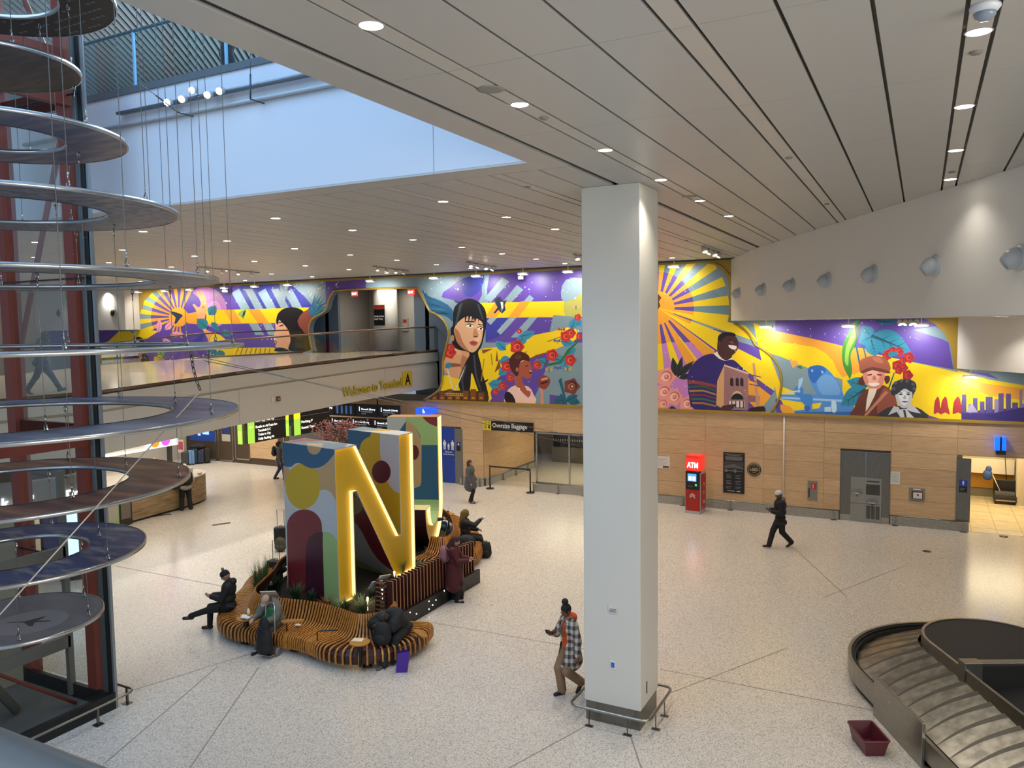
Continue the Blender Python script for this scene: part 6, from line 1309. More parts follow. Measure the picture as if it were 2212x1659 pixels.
def phone(J,i,c='23252b',lab='black phone held in a hand',screen=None,up=(0,0,1)):
    S,el,w_,hd,pm,pc=J['A'][i]; p=pc+hd*.05+pm*.03; M=J['r'].matrix_basis.copy(); f=frame(hd,pm); Mm=Matrix([[*f[0],p[0]],[*f[1],p[1]],[*f[2],p[2]],[0,0,0,1]]); 
    bpy.context.view_layer.update(); W=J['r'].matrix_world@Mm; k=MB(); k.cbox((0,.02,0),(.072,.15,.009)); o=k.build('phone',mat(c,.3)); o.matrix_world=W; tag(o,lab,'phone')
    k=MB(); k.cbox((0,.02,-.0056 if screen else .0056),(.064,.138,.001)); k.build('screen',mat('8fa6c8' if screen else '1a1b1f',.15,emit=.8 if screen else 0),o); return o
def dirw(px,py,qx,qy): a,b_=G(px,py),G(qx,qy); return ((b_-a).x,(b_-a).y)
IL=(-.887,-.462); IR=(.887,.462); TO=(.46,-.887); AW=(-.46,.887)
def mix(a,b_,t): return (a[0]*(1-t)+b_[0]*t,a[1]*(1-t)+b_[1]*t)
def backpack(name,root,loc,size,c,lab,rz=0,straps=True,cat='backpack',pocket=None,h=.012):
    r=empty(name,loc,rz,lab,cat); a,b_,c_=size
    sdf('bag_body',[('e',(0,0,c_*.5),(a*.5,b_*.5,c_*.5),None),('e',(0,0,c_*.32),(a*.52,b_*.52,c_*.34),None),('e',(0,0,c_*.66),(a*.46,b_*.44,c_*.33),None)],mat(c,.75),r,h,.03)
    sdf('front_pocket',[('e',(0,-b_*.42,c_*.32),(a*.36,b_*.22,c_*.22),None)],mat(pocket or c,.7),r,h,.02)
    if straps:
        for sd in (1,-1): k=MB(); k.tube([(a*.25*sd,b_*.3,c_*.95),(a*.3*sd,b_*.62,c_*.8),(a*.3*sd,b_*.66,c_*.4),(a*.28*sd,b_*.45,c_*.08)],.014,6); k.build('strap',mat(c,.8),r)
    k=MB(); k.tube([(-.04,0,c_*.97),(-.035,0,c_*1.05),(.035,0,c_*1.05),(.04,0,c_*.97)],.009,6); k.build('top_handle',mat(c,.7),r); return r
def suitcase(loc,rz,size,c,lab,handle=.45,name='suitcase',group=None,mt=None,wheels=True):
    r=empty(name,loc,rz,lab,'suitcase',group); w_,d,hh=size; k=MB(); k.box((-w_/2,-d/2,.06),(w_/2,d/2,hh)); k.build('shell',mt or mat(c,.45),r,.03)
    k=MB(); k.box((-w_/2-.003,-.008,.07),(w_/2+.003,.008,hh-.01)); k.box((-w_/2+.05,-d/2-.004,.12),(-w_/2+.07,-d/2,hh-.06)); k.box((w_/2-.07,-d/2-.004,.12),(w_/2-.05,-d/2,hh-.06)); k.build('zip_band',mat('1c1c1e',.6),r)
    k=MB(); k.tube([(-.05,d/2-.05,hh),(-.05,d/2-.05,hh+.03),(.05,d/2-.05,hh+.03),(.05,d/2-.05,hh)],.009,6); k.build('top_grip',mat('151517',.5),r)
    if handle: k=MB(); k.tube([(-w_*.28,d/2-.03,hh),(-w_*.28,d/2-.03,hh+handle),(w_*.28,d/2-.03,hh+handle),(w_*.28,d/2-.03,hh)],.009,6); k.build('pull_handle',mat('26282b',.35,.5),r)
    if wheels:
        for x,y in ((-1,-1),(1,-1),(-1,1),(1,1)):
            k=MB(); k.lathe([(.0001,-.012),(.028,-.012),(.028,.012),(.0001,.012)],n=12,M=Matrix.Translation((x*(w_/2-.04),y*(d/2-.04),.03))@Matrix.Rotation(PI/2,4,'Y')); k.build('wheel',mat('141414',.5),r)
    return r
def checker(name,c1,c2,c3,s):
    m=bpy.data.materials.new(name); m.use_nodes=True; N,L,b=nodes(m); tc=N.new('ShaderNodeTexCoord'); sp=N.new('ShaderNodeSeparateXYZ'); L.new(tc.outputs['Object'],sp.inputs[0])
    def band(o,off):
        a=N.new('ShaderNodeMath'); a.operation='MULTIPLY'; a.inputs[1].default_value=s; L.new(o,a.inputs[0]); f=N.new('ShaderNodeMath'); f.operation='FRACT'; L.new(a.outputs[0],f.inputs[0]); g=N.new('ShaderNodeMath'); g.operation='GREATER_THAN'; g.inputs[1].default_value=.5; L.new(f.outputs[0],g.inputs[0]); return g.outputs[0]
    ad=N.new('ShaderNodeMath'); ad.operation='ADD'; L.new(sp.outputs[0],ad.inputs[0]); L.new(sp.outputs[1],ad.inputs[1])
    u,v=band(ad.outputs[0],0),band(sp.outputs[2],0); su=N.new('ShaderNodeMath'); su.operation='ADD'; L.new(u,su.inputs[0]); L.new(v,su.inputs[1]); hf=N.new('ShaderNodeMath'); hf.operation='MULTIPLY'; hf.inputs[1].default_value=.5; L.new(su.outputs[0],hf.inputs[0])
    r=N.new('ShaderNodeValToRGB'); r.color_ramp.interpolation='CONSTANT'; e=r.color_ramp.elements; e[0].color=lin(c1); e[0].position=0; e[1].color=lin(c2); e[1].position=.3; x=e.new(.8); x.color=lin(c3); L.new(hf.outputs[0],r.inputs[0]); L.new(r.outputs[0],b.inputs['Base Color']); b.inputs['Roughness'].default_value=.8; return m
# ---------------------------------------------------------------- the people
BK='101012'
# 1 walking woman in orange hoodie
fa=mix(IL,TO,.38); g=G(1219,1500)
J=person('woman in orange hoodie and checked shirt walking past the pillar looking at a phone',(g.x,g.y,0),fa,1.72,hip=(-.02,-.12,.90),lean=(0,.06,1),head=(0,.3,1),look=(0,1,-.55),hands=((.12,.22,1.16),(-.34,-.06,.80)),feet=((.04,.02,.085),(-.1,-.30,.20)),footdir=((0,1,-.05),(0,.55,-.85)),knee=((0,1,0),(-.05,1,-.2)),skin='7a5038',h=.009,palm=((-.8,0,.7),(1,0,0)))
trousers(J,'8a6e52',.014,wide=.022); shoes(J,BK); jacket(J,'d0501c',.012,.0,'hoodie',.4,hood=True)
sj=J['s']
o=jacket(J,'x',.03,.25,'checked_shirt',1.0,mt=checker('plaid','c9c4bb','8c8279','4a3c35',7.5),collar=False,flare=.012)
# open front: cut the shirt away over the chest
me=o.data; bm=bmesh.new(); bm.from_mesh(me); bmesh.ops.delete(bm,geom=[v for v in bm.verts if v.co.y>(.0-.12*(1.3-v.co.z) if v.co.z>.8 else -.05) and abs(v.co.x+.01)<.095 and v.co.z>.6 and v.co.y>-.1+.0],context='VERTS'); bm.to_mesh(me); bm.free()
sd=o.modifiers.new('t','SOLIDIFY'); sd.thickness=.006
hair(J,'15100e',0,bun=(0,-.06,.15,.062),tail=[((.06,.03,.05),(.075,.04,-.1),.008,.004),((-.06,.03,.05),(-.085,.05,-.12),.008,.004)])
k=MB(); HF=J['HF']; hc=J['hc']
for sd_ in (1,-1): k.tube([tuple(hc+HF@V3(.032*sd_+.022*math.cos(t),.105,.012+.018*math.sin(t))) for t in np.linspace(0,2*PI,11)[:-1]],.002,4,True)
k.build('glasses',mat('3a2a20',.3),J['r'])
k=MB(); n0=J['neck']; c=J['chest']; k.tube([tuple(n0+V3(.07,.04,.03)),tuple(c+V3(.05,.15,.02)),tuple(c+V3(0,.155,-.16))],.009,5); k.tube([tuple(n0+V3(-.07,.04,.03)),tuple(c+V3(-.05,.15,.02)),tuple(c+V3(0,.155,-.16))],.009,5); k.tube([tuple(n0+V3(-.1,-.02,.06)),tuple(n0+V3(.0,.10,.0)),tuple(c+V3(.06,.16,-.05))],.022,6); k.build('lanyard_scarf',mat('8a7a6a',.8),J['r'])
k=MB(); k.cbox(tuple(c+V3(0,.165,-.2)),(.055,.006,.08)); k.build('badge',mat('c8bd95',.5),J['r'])
phone(J,0,'2a2c33','dark phone held by the woman in the orange hoodie')
# 2 walking man in black
g=G(1664,1183); J=person('man in black coat and white cap walking left in front of the oak wall',(g.x,g.y,0),mix(IL,AW,.1),1.76,hip=(0,-.28,.92),lean=(0,.03,1),head=(0,.22,1),look=(0,1,-.4),hands=((.12,-.02,1.12),(-.12,-.02,1.12)),feet=((-.07,.06,.09),(.08,-.62,.16)),footdir=((0,1,0),(0,.8,-.6)),skin='5e4232',h=.012,palm=((0,0,1),(0,0,1)),fat=1.08)
trousers(J,BK,.016,wide=.012); shoes(J,BK); jacket(J,BK,.045,.16,'coat',hood=False); sdf('hood',[('e',J['neck']-J['fw']*.07+J['ln']*.03,(.12,.09,.07),J['R'])],mat('5a5a5c',.8),J['r'],.012,.02); hat(J,'c9c6c0','beanie'); phone(J,1,'3a3034','phone held by the man in the black coat')
# 3 standing woman grey coat
g=G(1017,1086); J=person('woman in grey coat and black trousers standing near the queue barrier',(g.x,g.y,0),mix(IR,TO,.3),1.66,lean=(0,-.02,1),hip=(0,0,.88),look=(.1,1,.05),hands=((.24,.12,.82),(-.25,.1,.84)),feet=((.09,.07,.08),(-.1,-.08,.08)),h=.014,fat=1.1,skin='b08a70')
trousers(J,BK,.012); shoes(J,'55565a'); jacket(J,'4c4d51',.04,.22,'coat'); hair(J,'3a2420',.22)
# 4 man at far left with backpack
g=G(604,1036); J=person('man in grey jacket and jeans walking beside the sculpture at the far side',(g.x,g.y,0),mix(AW,IR,.75),1.74,lean=(0,.05,1),hands=((.24,.05,.82),(-.26,.1,.86)),feet=((.08,.2,.08),(-.09,-.2,.1)),h=.015,skin='9a705a')
trousers(J,'2b3350',.012); shoes(J,'1c1a1c'); jacket(J,'4a4c4c',.03,.1); hair(J,'17130f',.02)
p=J['r'].matrix_basis@Vector(tuple(J['chest']+V3(0,-.22,-.22))); backpack('backpack',None,p,(.3,.18,.45),'161619','black backpack worn by the man in the grey jacket',J['r'].rotation_euler.z,h=.016)
# 5 person in white cap at the cafe counter
g=G(403,1102); rz_=mix(AW,IL,.35); J=person('person in white cap and black trousers with backpack standing at the cafe counter',(g.x,g.y,0),rz_,1.76,lean=(0,.12,1),head=(0,.4,1),look=(-.2,1,-.5),hands=((.2,.32,1.08),(-.3,.3,1.08)),feet=((.15,0,.08),(-.16,-.02,.08)),h=.014,fat=1.12,skin='a8826a')
trousers(J,BK,.016,wide=.02); shoes(J,'6a5c4c'); jacket(J,'9a9388',.03,.06,'shirt'); hat(J,'d9d5cc','cap')
p=J['r'].matrix_basis@Vector(tuple(J['chest']+V3(.06,-.26,-.3))); backpack('backpack',None,p,(.36,.26,.55),'0f0f11','large black backpack on the back of the person in the white cap',J['r'].rotation_euler.z,h=.016)
p=J['r'].matrix_basis@Vector(tuple(J['chest']+V3(-.36,-.1,-.45))); backpack('duffel_bag',None,p,(.34,.3,.34),'141316','black duffel bag hanging at the left side of the person in the white cap',J['r'].rotation_euler.z,False,'bag',h=.016)
# 7 seated person with pompom hat at the left end of the bench
SZ=.44
g=G(492,1318,.44); J=person('person in black with pompom hat sitting at the left end of the bench',(g.x,g.y,0),mix(IL,TO,.12),1.72,hip=(0,-.03,SZ+.13),lean=(0,-.03,1),head=(0,.42,1),look=(0,1,-.7),hands=((.08,.32,.78),(-.09,.32,.80)),feet=((.10,.42,.09),(-.02,.84,.36)),knee=((0,1,.6),(0,1,1.2)),footdir=((0,1,0),(0,1,.0)),h=.01,fat=1.05,skin='8f6a55',palm=((0,0,1),(0,0,1)),elbow=((.4,-1,-.6),(-.4,-1,-.6)))
trousers(J,'0d0d0f',.014); shoes(J,'141416'); jacket(J,'0f0f11',.035,.03,'coat',hood=True); hat(J,'0e0e10','beanie','7a6348'); phone(J,0,'d8dae0','phone with bright screen held by the seated person in the pompom hat',True)
k=MB(); k.tube([tuple(J['hc']+J['HF']@V3(x_,.1,.012)) for x_ in (-.06,0,.06)],.003,4); k.build('glasses',mat('c8c8c8',.3),J['r'])
# 8 elderly person with trolley
g=G(592,1352,.44); fd=mix(IL,TO,.72)
J=person('person in tan cap and grey puffer jacket sitting behind a loaded trolley',(g.x,g.y,0),fd,1.62,hip=(0,-.1,SZ+.11),lean=(0,.42,1),head=(0,1,.55),look=(0,.8,-.75),hands=((.18,.42,.72),(-.12,.42,.7)),feet=((.12,.42,.085),(-.13,.36,.085)),knee=((0,1,.5),(0,1,.5)),h=.01,skin='a98873')
trousers(J,'4a474a',.014); shoes(J,'161417'); jacket(J,'5d6058',.04,.0,'puffer_jacket',puff=1); hair(J,'4a423c',.04); hat(J,'a48a78','cap')
# trolley loaded with bags
g=G(585,1415); tz=math.atan2(-fd[0],fd[1])
r=empty('luggage_trolley',(g.x,g.y,0),tz,'folding trolley with chrome handle standing before the person in the tan cap','trolley')
k=MB(); k.tube([(-.11,0,.12),(-.11,-.04,1.03),(-.08,-.05,1.09),(.08,-.05,1.09),(.11,-.04,1.03),(.11,0,.12)],.012,8); k.build('handle',M_chrome,r); k=MB(); k.box((-.15,0,.06),(.15,.2,.075)); k.build('base',M_alu,r)
for sd_ in (1,-1): k=MB(); k.lathe([(.0001,-.018),(.05,-.02),(.085,-.015),(.085,.015),(.05,.02),(.0001,.018)],n=20,M=Matrix.Translation((.17*sd_,-.02,.085))@Matrix.Rotation(PI/2,4,'Y')); k.build('wheel',mat('6b6d70',.4),r)
def sack(name,loc,rz,prims,c,lab,cat='bag',h=.011,rough=.75,k=.04): r_=empty(name,loc,rz,lab,cat); sdf('bag_body',prims,mat(c,rough),r_,h,k); return r_
R2=Matrix.Rotation(tz,4,'Z'); off=lambda x,y,z: tuple(Vector((g.x,g.y,0))+(R2@Vector((x,y,z))))
x=sack('rucksack',off(.02,.16,.09),tz,[('e',(0,0,.28),(.18,.12,.28),None),('e',(0,0,.12),(.19,.13,.13),None),('e',(0,-.01,.55),(.12,.09,.22),None),('c',(0,0,.6),(0,-.02,.74),.08,.03)],'0f1012','tall black rucksack strapped to the trolley'); k=MB(); k.tube([(-.1,.12,.5),(0,.14,.62),(.1,.12,.5)],.012,6); k.build('strap',mat('1c1d20',.7),x)
x=sack('blue_bag',off(.19,-.1,.05),tz,[('e',(0,0,.25),(.10,.12,.26),None),('e',(0,0,.1),(.1,.12,.12),None)],'2a5f8c','blue bag standing upright beside the trolley'); 
x=sack('green_bag',off(.14,-.2,.53),tz,[('e',(0,0,.15),(.17,.10,.16),None),('e',(0,0,.3),(.13,.06,.1),None)],'1f5f36','green shopping bag on top of the trolley load'); k=MB(); k.tube([(-.09,-.02,.34),(-.07,-.03,.48),(.07,-.03,.48),(.09,-.02,.34)],.012,6); k.build('handle',mat('3f8f3a',.6),x)
# 9 sleeping man
g=G(862,1372,.44); fd=mix(TO,IL,.22)
J=person('man in black padded jacket asleep over a backpack at the right bench end',(g.x,g.y,0),fd,1.78,hip=(0,-.12,SZ+.12),lean=(.22,.75,.95),head=(.45,1,-.15),look=(.3,.3,-1),hands=((.30,.36,.80),(.22,.42,.78)),feet=((.06,.62,.085),(-.02,.42,.085)),knee=((0,1,.6),(0,1,.6)),footdir=((.35,1,0),(.2,1,0)),h=.01,fat=1.15,skin='5e4032',elbow=((.9,-.2,-.6),(-.9,.2,-.6)),palm=((0,0,-1),(0,0,-1)))
trousers(J,'14181c',.02,wide=.02); shoes(J,'4b453f','c9c4bb'); jacket(J,'101113',.06,.02,'padded_jacket',hood=True,puff=1)
s_,HF,hc=J['s'],J['HF'],J['hc']; o=hat(J,'2b2a26','beanie'); k=MB()
for i in range(5): a=.25*i; k.lathe([(.0001,-.006),(.012,0),(.0001,.006)],tuple(hc+HF@V3(-.05+.025*i,-.06,.10)),6)
k.build('hat_ornament',mat('cfcfcf',.3,.6),J['r'])
a=G(826,1392,.44); backpack('backpack',None,(a.x,a.y,.44),(.36,.28,.46),'101014','black backpack on the bench seat under the head of the sleeping man',math.atan2(-fd[0],fd[1])+PI,h=.011)
a=G(868,1450); r=empty('shopping_bag',(a.x,a.y,0),.5,'purple shopping bag standing on the floor beside the feet of the sleeping man','bag')
k=MB(); B0=[(-.11,-.06),(.11,-.06),(.11,.06),(-.11,.06)]; k.add([(x,y,0) for x,y in B0]+[(x*1.1+.05,y*.8,.38+.04*(x>0)) for x,y in B0],[(3,2,1,0),(0,1,5,4),(1,2,6,5),(2,3,7,6),(3,0,4,7)]); o=k.build('bag_body',mat('43218a',.6),r); sd=o.modifiers.new('s','SOLIDIFY'); sd.thickness=.004
k=MB(); k.tube([(-.05,-.05,.43),(-.03,-.05,.5),(.05,-.05,.5),(.07,-.05,.43)],.006,5); k.build('handle',mat('2a1560',.6),r)
# 10 woman in red coat
g=G(984,1300); fd=mix(IR,TO,.15)
J=person('woman in long dark red coat standing beside the slatted fence reading a phone',(g.x,g.y,0),fd,1.66,hip=(0,-.02,.88),lean=(0,.02,1),head=(0,.35,1),look=(0,1,-.65),hands=((.09,.34,1.06),(-.08,.34,1.07)),feet=((.08,.06,.08),(-.1,-.06,.08)),h=.01,skin='b98f7a',palm=((0,0,1),(0,0,1)))
trousers(J,BK,.01); shoes(J,'131315','bdbab4'); jacket(J,'4a1119',.035,.42,'long_coat',flare=.02); hair(J,'3a2018',.24); phone(J,0,'c8a8a0','pale phone held by the woman in the red coat')
p=J['r'].matrix_basis@Vector(tuple(J['chest']+V3(.0,-.24,-.25))); backpack('backpack',None,p,(.3,.2,.42),'8a6068','dusty pink backpack worn by the woman in the red coat',J['r'].rotation_euler.z,h=.012)
g2=G(993,1290); suitcase((g2.x,g2.y,0),math.atan2(-fd[0],fd[1])+.2,(.36,.23,.56),'1b1c1e','black cabin suitcase with raised handle in front of the woman in the red coat',.5)
# 11 seated woman with braids and phone
g=G(1010,1165,.44); fd=mix(IR,AW,.1)
J=person('woman with long blonde braids in black sitting on the far bench looking at a phone',(g.x,g.y,0),fd,1.7,hip=(0,-.05,SZ+.11),lean=(0,-.05,1),head=(0,.2,1),look=(0,1,-.2),hands=((.05,.38,1.02),(-.1,.3,.7)),feet=((.1,.52,.085),(-.1,.5,.085)),knee=((0,1,.6),(0,1,.6)),h=.011,fat=1.1,skin='7c5844')
trousers(J,'0e0e10',.02); shoes(J,'3f6f94','d5d8da'); jacket(J,'101012',.035,.0); hair(J,'6b5526',.34,vol=1.1); phone(J,0,'6a7fa8','blue phone held up by the woman with braids',True)
sack('tote_bag',tuple(G(1008,1180,.44)),.4,[('e',(0,0,.16),(.25,.13,.17),None),('e',(0,0,.08),(.27,.14,.09),None)],'1b1b1c','large black leather tote bag on the far bench seat beside the woman with braids')
a=G(1050,1205); backpack('backpack',None,(a.x,a.y,0),(.32,.2,.48),'0f0f10','black backpack standing on the floor at the feet of the woman with braids',.3,h=.012)
# 12 person in jeans
g=G(938,1138,.44); fd=mix(IR,AW,.1)
J=person('seated person in blue jeans partly hidden behind the J letter',(g.x,g.y,0),fd,1.74,hip=(0,-.1,SZ+.11),lean=(0,.1,1),hands=((.1,.25,.7),(-.1,.25,.7)),feet=((.1,.55,.085),(-.12,.42,.085)),knee=((0,1,.7),(0,1,.7)),h=.013,skin='a8826a')
trousers(J,'2f4d6c',.016); shoes(J,'8d8880'); jacket(J,'2a2c30',.03,.0); hair(J,'2a1d16',.02)
# 13 walker on the bridge
g=G(100,852,5.03); J=person('dark figure in hooded jacket walking over the bridge seen through the elevator glass',(g.x,g.y,5.03),mix(IR,AW,.1),1.76,hip=(0,-.1,.9),lean=(0,.22,1),head=(0,.5,1),look=(0,1,-.3),hands=((.24,.15,.85),(-.26,-.1,.84)),feet=((.08,.42,.11),(-.1,-.52,.12)),footdir=((0,1,.2),(0,.8,-.5)),h=.015,skin='4a3a34',fat=1.05)
trousers(J,'27272b',.014); shoes(J,'141416'); jacket(J,'1b1c20',.04,.08,hood=True); hair(J,'1a1614',.03)
# 14, 15 people on the upper floor
v=WY(500,130,YO+.7); J=person('person in blue shirt leaning at the upper glass balustrade above the atrium',(v.x,YO+.75,ZL),(-.3,-1),1.75,h=.016,hands=((.25,.1,.95),(-.28,.12,.9)),skin='a07a64'); trousers(J,'23262e',.014); shoes(J,BK); jacket(J,'1f3558',.03,.05,'shirt',.5); hair(J,'1a1512',.02)
v=WY(84,215,YO+.7); J=person('person with short dark hair sitting behind the upper glass balustrade at far left',(v.x,YO+1.1,ZL),(.8,-.5),1.72,hip=(0,0,.2),h=.016,hands=((.25,.3,.4),(-.25,.3,.4)),feet=((.12,.45,.08),(-.12,.45,.08)),knee=((0,.6,1),(0,.6,1)),skin='7d6a60'); trousers(J,'2b3a42',.014); shoes(J,BK); jacket(J,'3d5a60',.03,.0); hair(J,'1b1a1c',.02)
# luggage left standing
g=G(607,1178); suitcase((g.x,g.y,0),.6,(.38,.24,.58),'17181a','black suitcase with raised handle standing alone left of the N letter',.52)
g=G(612,1186); backpack('backpack',None,(g.x+.1,g.y-.22,0),(.34,.22,.42),'4a4632','olive camouflage backpack leaning on the lone black suitcase',.4,h=.012)
g=G(585,1250,.3); suitcase((g.x-.35,g.y+.5,0),.2,(.36,.24,.6),'131417','dark suitcase with raised handle behind the tall green grass',.5)
g=G(598,1240,.44); sack('black_bag',(g.x,g.y+.1,.44),.3,[('e',(0,0,.1),(.2,.12,.11),None)],'101115','black bag lying on the bench behind the grasses')
# ================================================================ BACK WALL FITTINGS
def tl(px,py,qx,qy,Y=YW): a,b_=WY(px,py,Y),WY(qx,qy,Y); return a.x,b_.x,b_.z,a.z   # x0,x1,z0,z1
def plate(name,x0,x1,z0,z1,y0,y1,mt,parent=None,bevel=0):
    k=MB(); k.box((x0,y0,z0),(x1,y1,z1))
    return wpart(k,name,mt,parent,bevel) if parent else k.build(name,mt,None,bevel)
def root(name,x,y,z,lab,cat,grp=None,rz=0): return empty(name,(x,y,z),rz,lab,cat,grp)
X_,Z_=(1,0,0),(0,0,1); M_w=mat('e9e8e4',.5,emit=.25,ec='ffffff'); M_wt=mat('dcdad4',.5); M_blk=mat('121213',.4); M_blue=mat('1d3fa0',.45)
# oversize baggage sign
x0,x1,z0,z1=tl(1045,908,1153,934); r=root('oversize_baggage_sign',x0,YW-.1,z0,'black hanging sign with yellow square reading Oversize Baggage','sign')
plate('panel',x0,x1,z0,z1,YW-.1,YW-.02,M_blk,r); plate('yellow_square',x0,x0+(x1-x0)*.175,z0,z1,YW-.104,YW-.1,mat('d8bf2a',.5),r)
text('lettering','Oversize Baggage',.27,(x0+(x1-x0)*.2,YW-.105,z0+.13),X_,Z_,M_wt,r,.006,bold=.004,width=(x1-x0)*.69)
c=x0+(x1-x0)*.06; paint('pictogram',[(circ(c,z0+.28,.05,14),'1a1a12'),(circ(c,z0+.28,.03,12),'d8bf2a'),(circ(c,z0+.14,.06,14),'1a1a12'),(circ(c,z0+.14,.038,12),'d8bf2a'),(circ(c+.17,z0+.12,.05,14),'1a1a12'),(circ(c+.17,z0+.2,.035,14),'1a1a12'),([(c+.16,z0+.2),(c+.18,z0+.2),(c+.18,z0+.36),(c+.16,z0+.36)],'1a1a12')],lambda x,z:(x-r.location.x,-.006,z-r.location.z),parent=r)
# bay behind
XL=-16.13
k=MB(); 
for i,(z0,z1) in enumerate([(a,a+.5267) for a in rows[:-2]]):
    for y0,y1 in ((28.33,30.7),(30.7,33.1)):
        if z0<2.4: k.box((XL-.02,y0+.003,z0+.003),(XL,y1-.003,min(2.6,z1)-.003))
struct(k,'wall_left',M_wood)
k=MB(); k.box((XL,28.4,0),(XL+.06,33,.28)); struct(k,'baseboard_left',M_granite)
k=MB(); k.tube([(XL+.1,28.25,.33),(XL+.1,33,.33)],.018); 
for y in (28.6,29.8,31,32.2): k.box((XL+.09,y,0),(XL+.12,y+.03,.32)); k.box((XL+.03,y-.06,0),(XL+.18,y+.06,.01))
struct(k,'trim_9',M_steel)
k=MB(); k.box((-16.4,YW+.25,2.75),(-8,37,2.85)); struct(k,'ceiling',mat('a09a90',.6))
k=MB(); k.box((-18.5,36.8,0),(-8,37,2.8)); k.box((-8.2,28.6,0),(-8,37,2.8)); struct(k,'wall_back',mat('8a6a48',.6))
r=root('oversize_belt',-12.5,35.5,0,'dark baggage belt with white ticks behind the oversize glass partition','conveyor'); plate('belt',-16,-8.4,.75,1.35,35.0,35.4,mat('1f1d1c',.5),r); plate('front',-16,-8.4,0,.75,34.8,35.4,mat('6d6a62',.4,.4),r)
k=MB()
for i in range(60): k.box((-16+.125*i,34.985,1.02),(-15.96+.125*i,34.99,1.12))
wpart(k,'ticks',mat('b9b5ab',.4),r)
light('bay_lamp','AREA',(-12.5,31.5,2.7),120,(1,.86,.6),(0,0,0),5,4)
# partition of steel and glass
r=root('glass_partition',-12,YW,0,'steel framed glass partition in front of the oversize baggage belt','partition')
gx=[-13.68,-12.25,-10.9,-9.55]
for x in gx: plate('mullion',x-.03,x+.03,.36,2.38,YW-.03,YW+.03,M_alu,r); 
for z in (.36,2.38): plate('rail',gx[0]-.03,gx[-1],z-.03,z+.03,YW-.03,YW+.03,M_alu,r)
for a,b_ in zip(gx,gx[1:]): k=MB(); k.add([(a+.03,YW,.39),(b_-.03,YW,.39),(b_-.03,YW,2.35),(a+.03,YW,2.35)],[(0,1,2,3)]); wpart(k,'glass_pane',M_glass,r)
k=MB(); k.box((-13.8,YW-.08,0),(-9.55,YW+.06,.3)); wpart(k,'base',M_granite,r); k=MB(); k.tube([(-13.85,YW-.12,.36),(-9.55,YW-.12,.36)],.02); 
for x in (-13.8,-12.7,-11.6,-10.4): k.box((x-.008,YW-.14,0),(x+.008,YW-.1,.35)); k.box((x-.07,YW-.2,0),(x+.07,YW-.08,.01))
wpart(k,'bumper',M_steel,r)
# belt barrier
r=root('queue_barrier',-14.7,28.0,0,'black retractable belt barrier on two posts before the oversize bay','barrier')
for x,y in ((-15.66,27.95),(-13.79,27.9)): 
    k=MB(); k.lathe([(.0001,.035),(.17,.025),(.175,0)][::-1],(x,y,0),24); wpart(k,'base',M_blk,r); k=MB(); k.tube([(x,y,.02),(x,y,.98)],.03,10); wpart(k,'post',M_blk,r)
k=MB(); k.box((-15.64,27.94,.9),(-13.8,27.947,.96)); k2=wpart(k,'belt',mat('241c1b',.6),r)
# hand sanitiser stand
g=G(999,1044); r=root('sanitizer_stand',g.x,g.y,0,'slim hand sanitizer stand between blue door and oak pillar','stand')
k=MB(); k.tube([(0,0,0),(0,0,1.0)],.02,8); k.box((-.14,-.1,0),(.14,.1,.015)); k.build('pole',mat('2a2a2b',.4),r); k=MB(); k.box((-.06,-.05,.98),(.06,.05,1.38)); k.build('dispenser',mat('c9c9c6',.4),r,.01); k=MB(); k.box((-.07,-.12,.93),(.07,.02,.96)); k.build('drip_tray',mat('8f8f8c',.4),r)
# blue restroom door with family pictogram
x0,x1,z0,z1=-18.25,WY(983,980).x,.02,2.36; d=root('door_1',x0,YW,0,None,None); d['kind']='structure'; plate('door_leaf',x0,x1,z0,z1,YW+.0,YW+.05,mat('1b3f9e',.4),d)
c=(WY(955,957).x+WY(983,957).x)/2; zb_=WY(968,969).z
def man(cx,zb,h,skirt=False): 
    s=h/.42; q=[(-.05,.0),(-.012,0),(-.008,.17),(.008,.17),(.012,0),(.05,0),(.055,.2),(.075,.2),(.075,.33),(.05,.345),(-.05,.345),(-.075,.33),(-.075,.2),(-.055,.2)]
    return [([(cx+a*s,zb+b_*s) for a,b_ in q],'e6e6e2'),(circ(cx,zb+.385*s,.035*s,12),'e6e6e2')]
paint('pictogram',man(c-.2,zb_-.05,.42)+man(c,zb_-.05,.28)+man(c+.2,zb_-.05,.42),lambda x,z:(x-x0,-.004,z),parent=d)
text('lettering','All Gender',.08,(c-.19,YW-.005,zb_-.17),X_,Z_,M_wt,d,width=.38,bold=.002); text('lettering','Family Restroom',.08,(c-.27,YW-.005,zb_-.27),X_,Z_,M_wt,d,width=.54,bold=.002)
k=MB(); k.tube([(x1-.1,YW-.04,1.0),(x1-.02,YW-.04,1.0)],.01); wpart(k,'handle',M_chrome,d)
k=MB(); k.box((x1,YW-.01,0),(WY(999,980).x+.02,YW+.06,2.36)); struct(k,'trim_10',mat('75736e',.4,.3))
xa=WY(991,972).x; r=root('restroom_plaque',xa,YW-.02,1.6,'small blue and black restroom plaque beside the blue door','sign'); plate('blue_part',xa-.09,xa+.09,1.62,1.8,YW-.03,YW-.01,M_blue,r); plate('black_part',xa-.09,xa+.09,1.42,1.62,YW-.03,YW-.01,M_blk,r)
paint('pictogram',[([(-.03,.06),(-.01,.15),(.01,.15),(.01,.1),(.05,.09),(.05,.05)],'e6e6e2')],lambda x,z:(x,-.012,z+.02),parent=r)
v0,v1=WY(903,882,27.6),WY(926,896,27.6); r=root('restroom_box_sign',(v0.x+v1.x)/2,27.6,v1.z,'small blue lit box sign with white icon above the oak wall corner','sign')
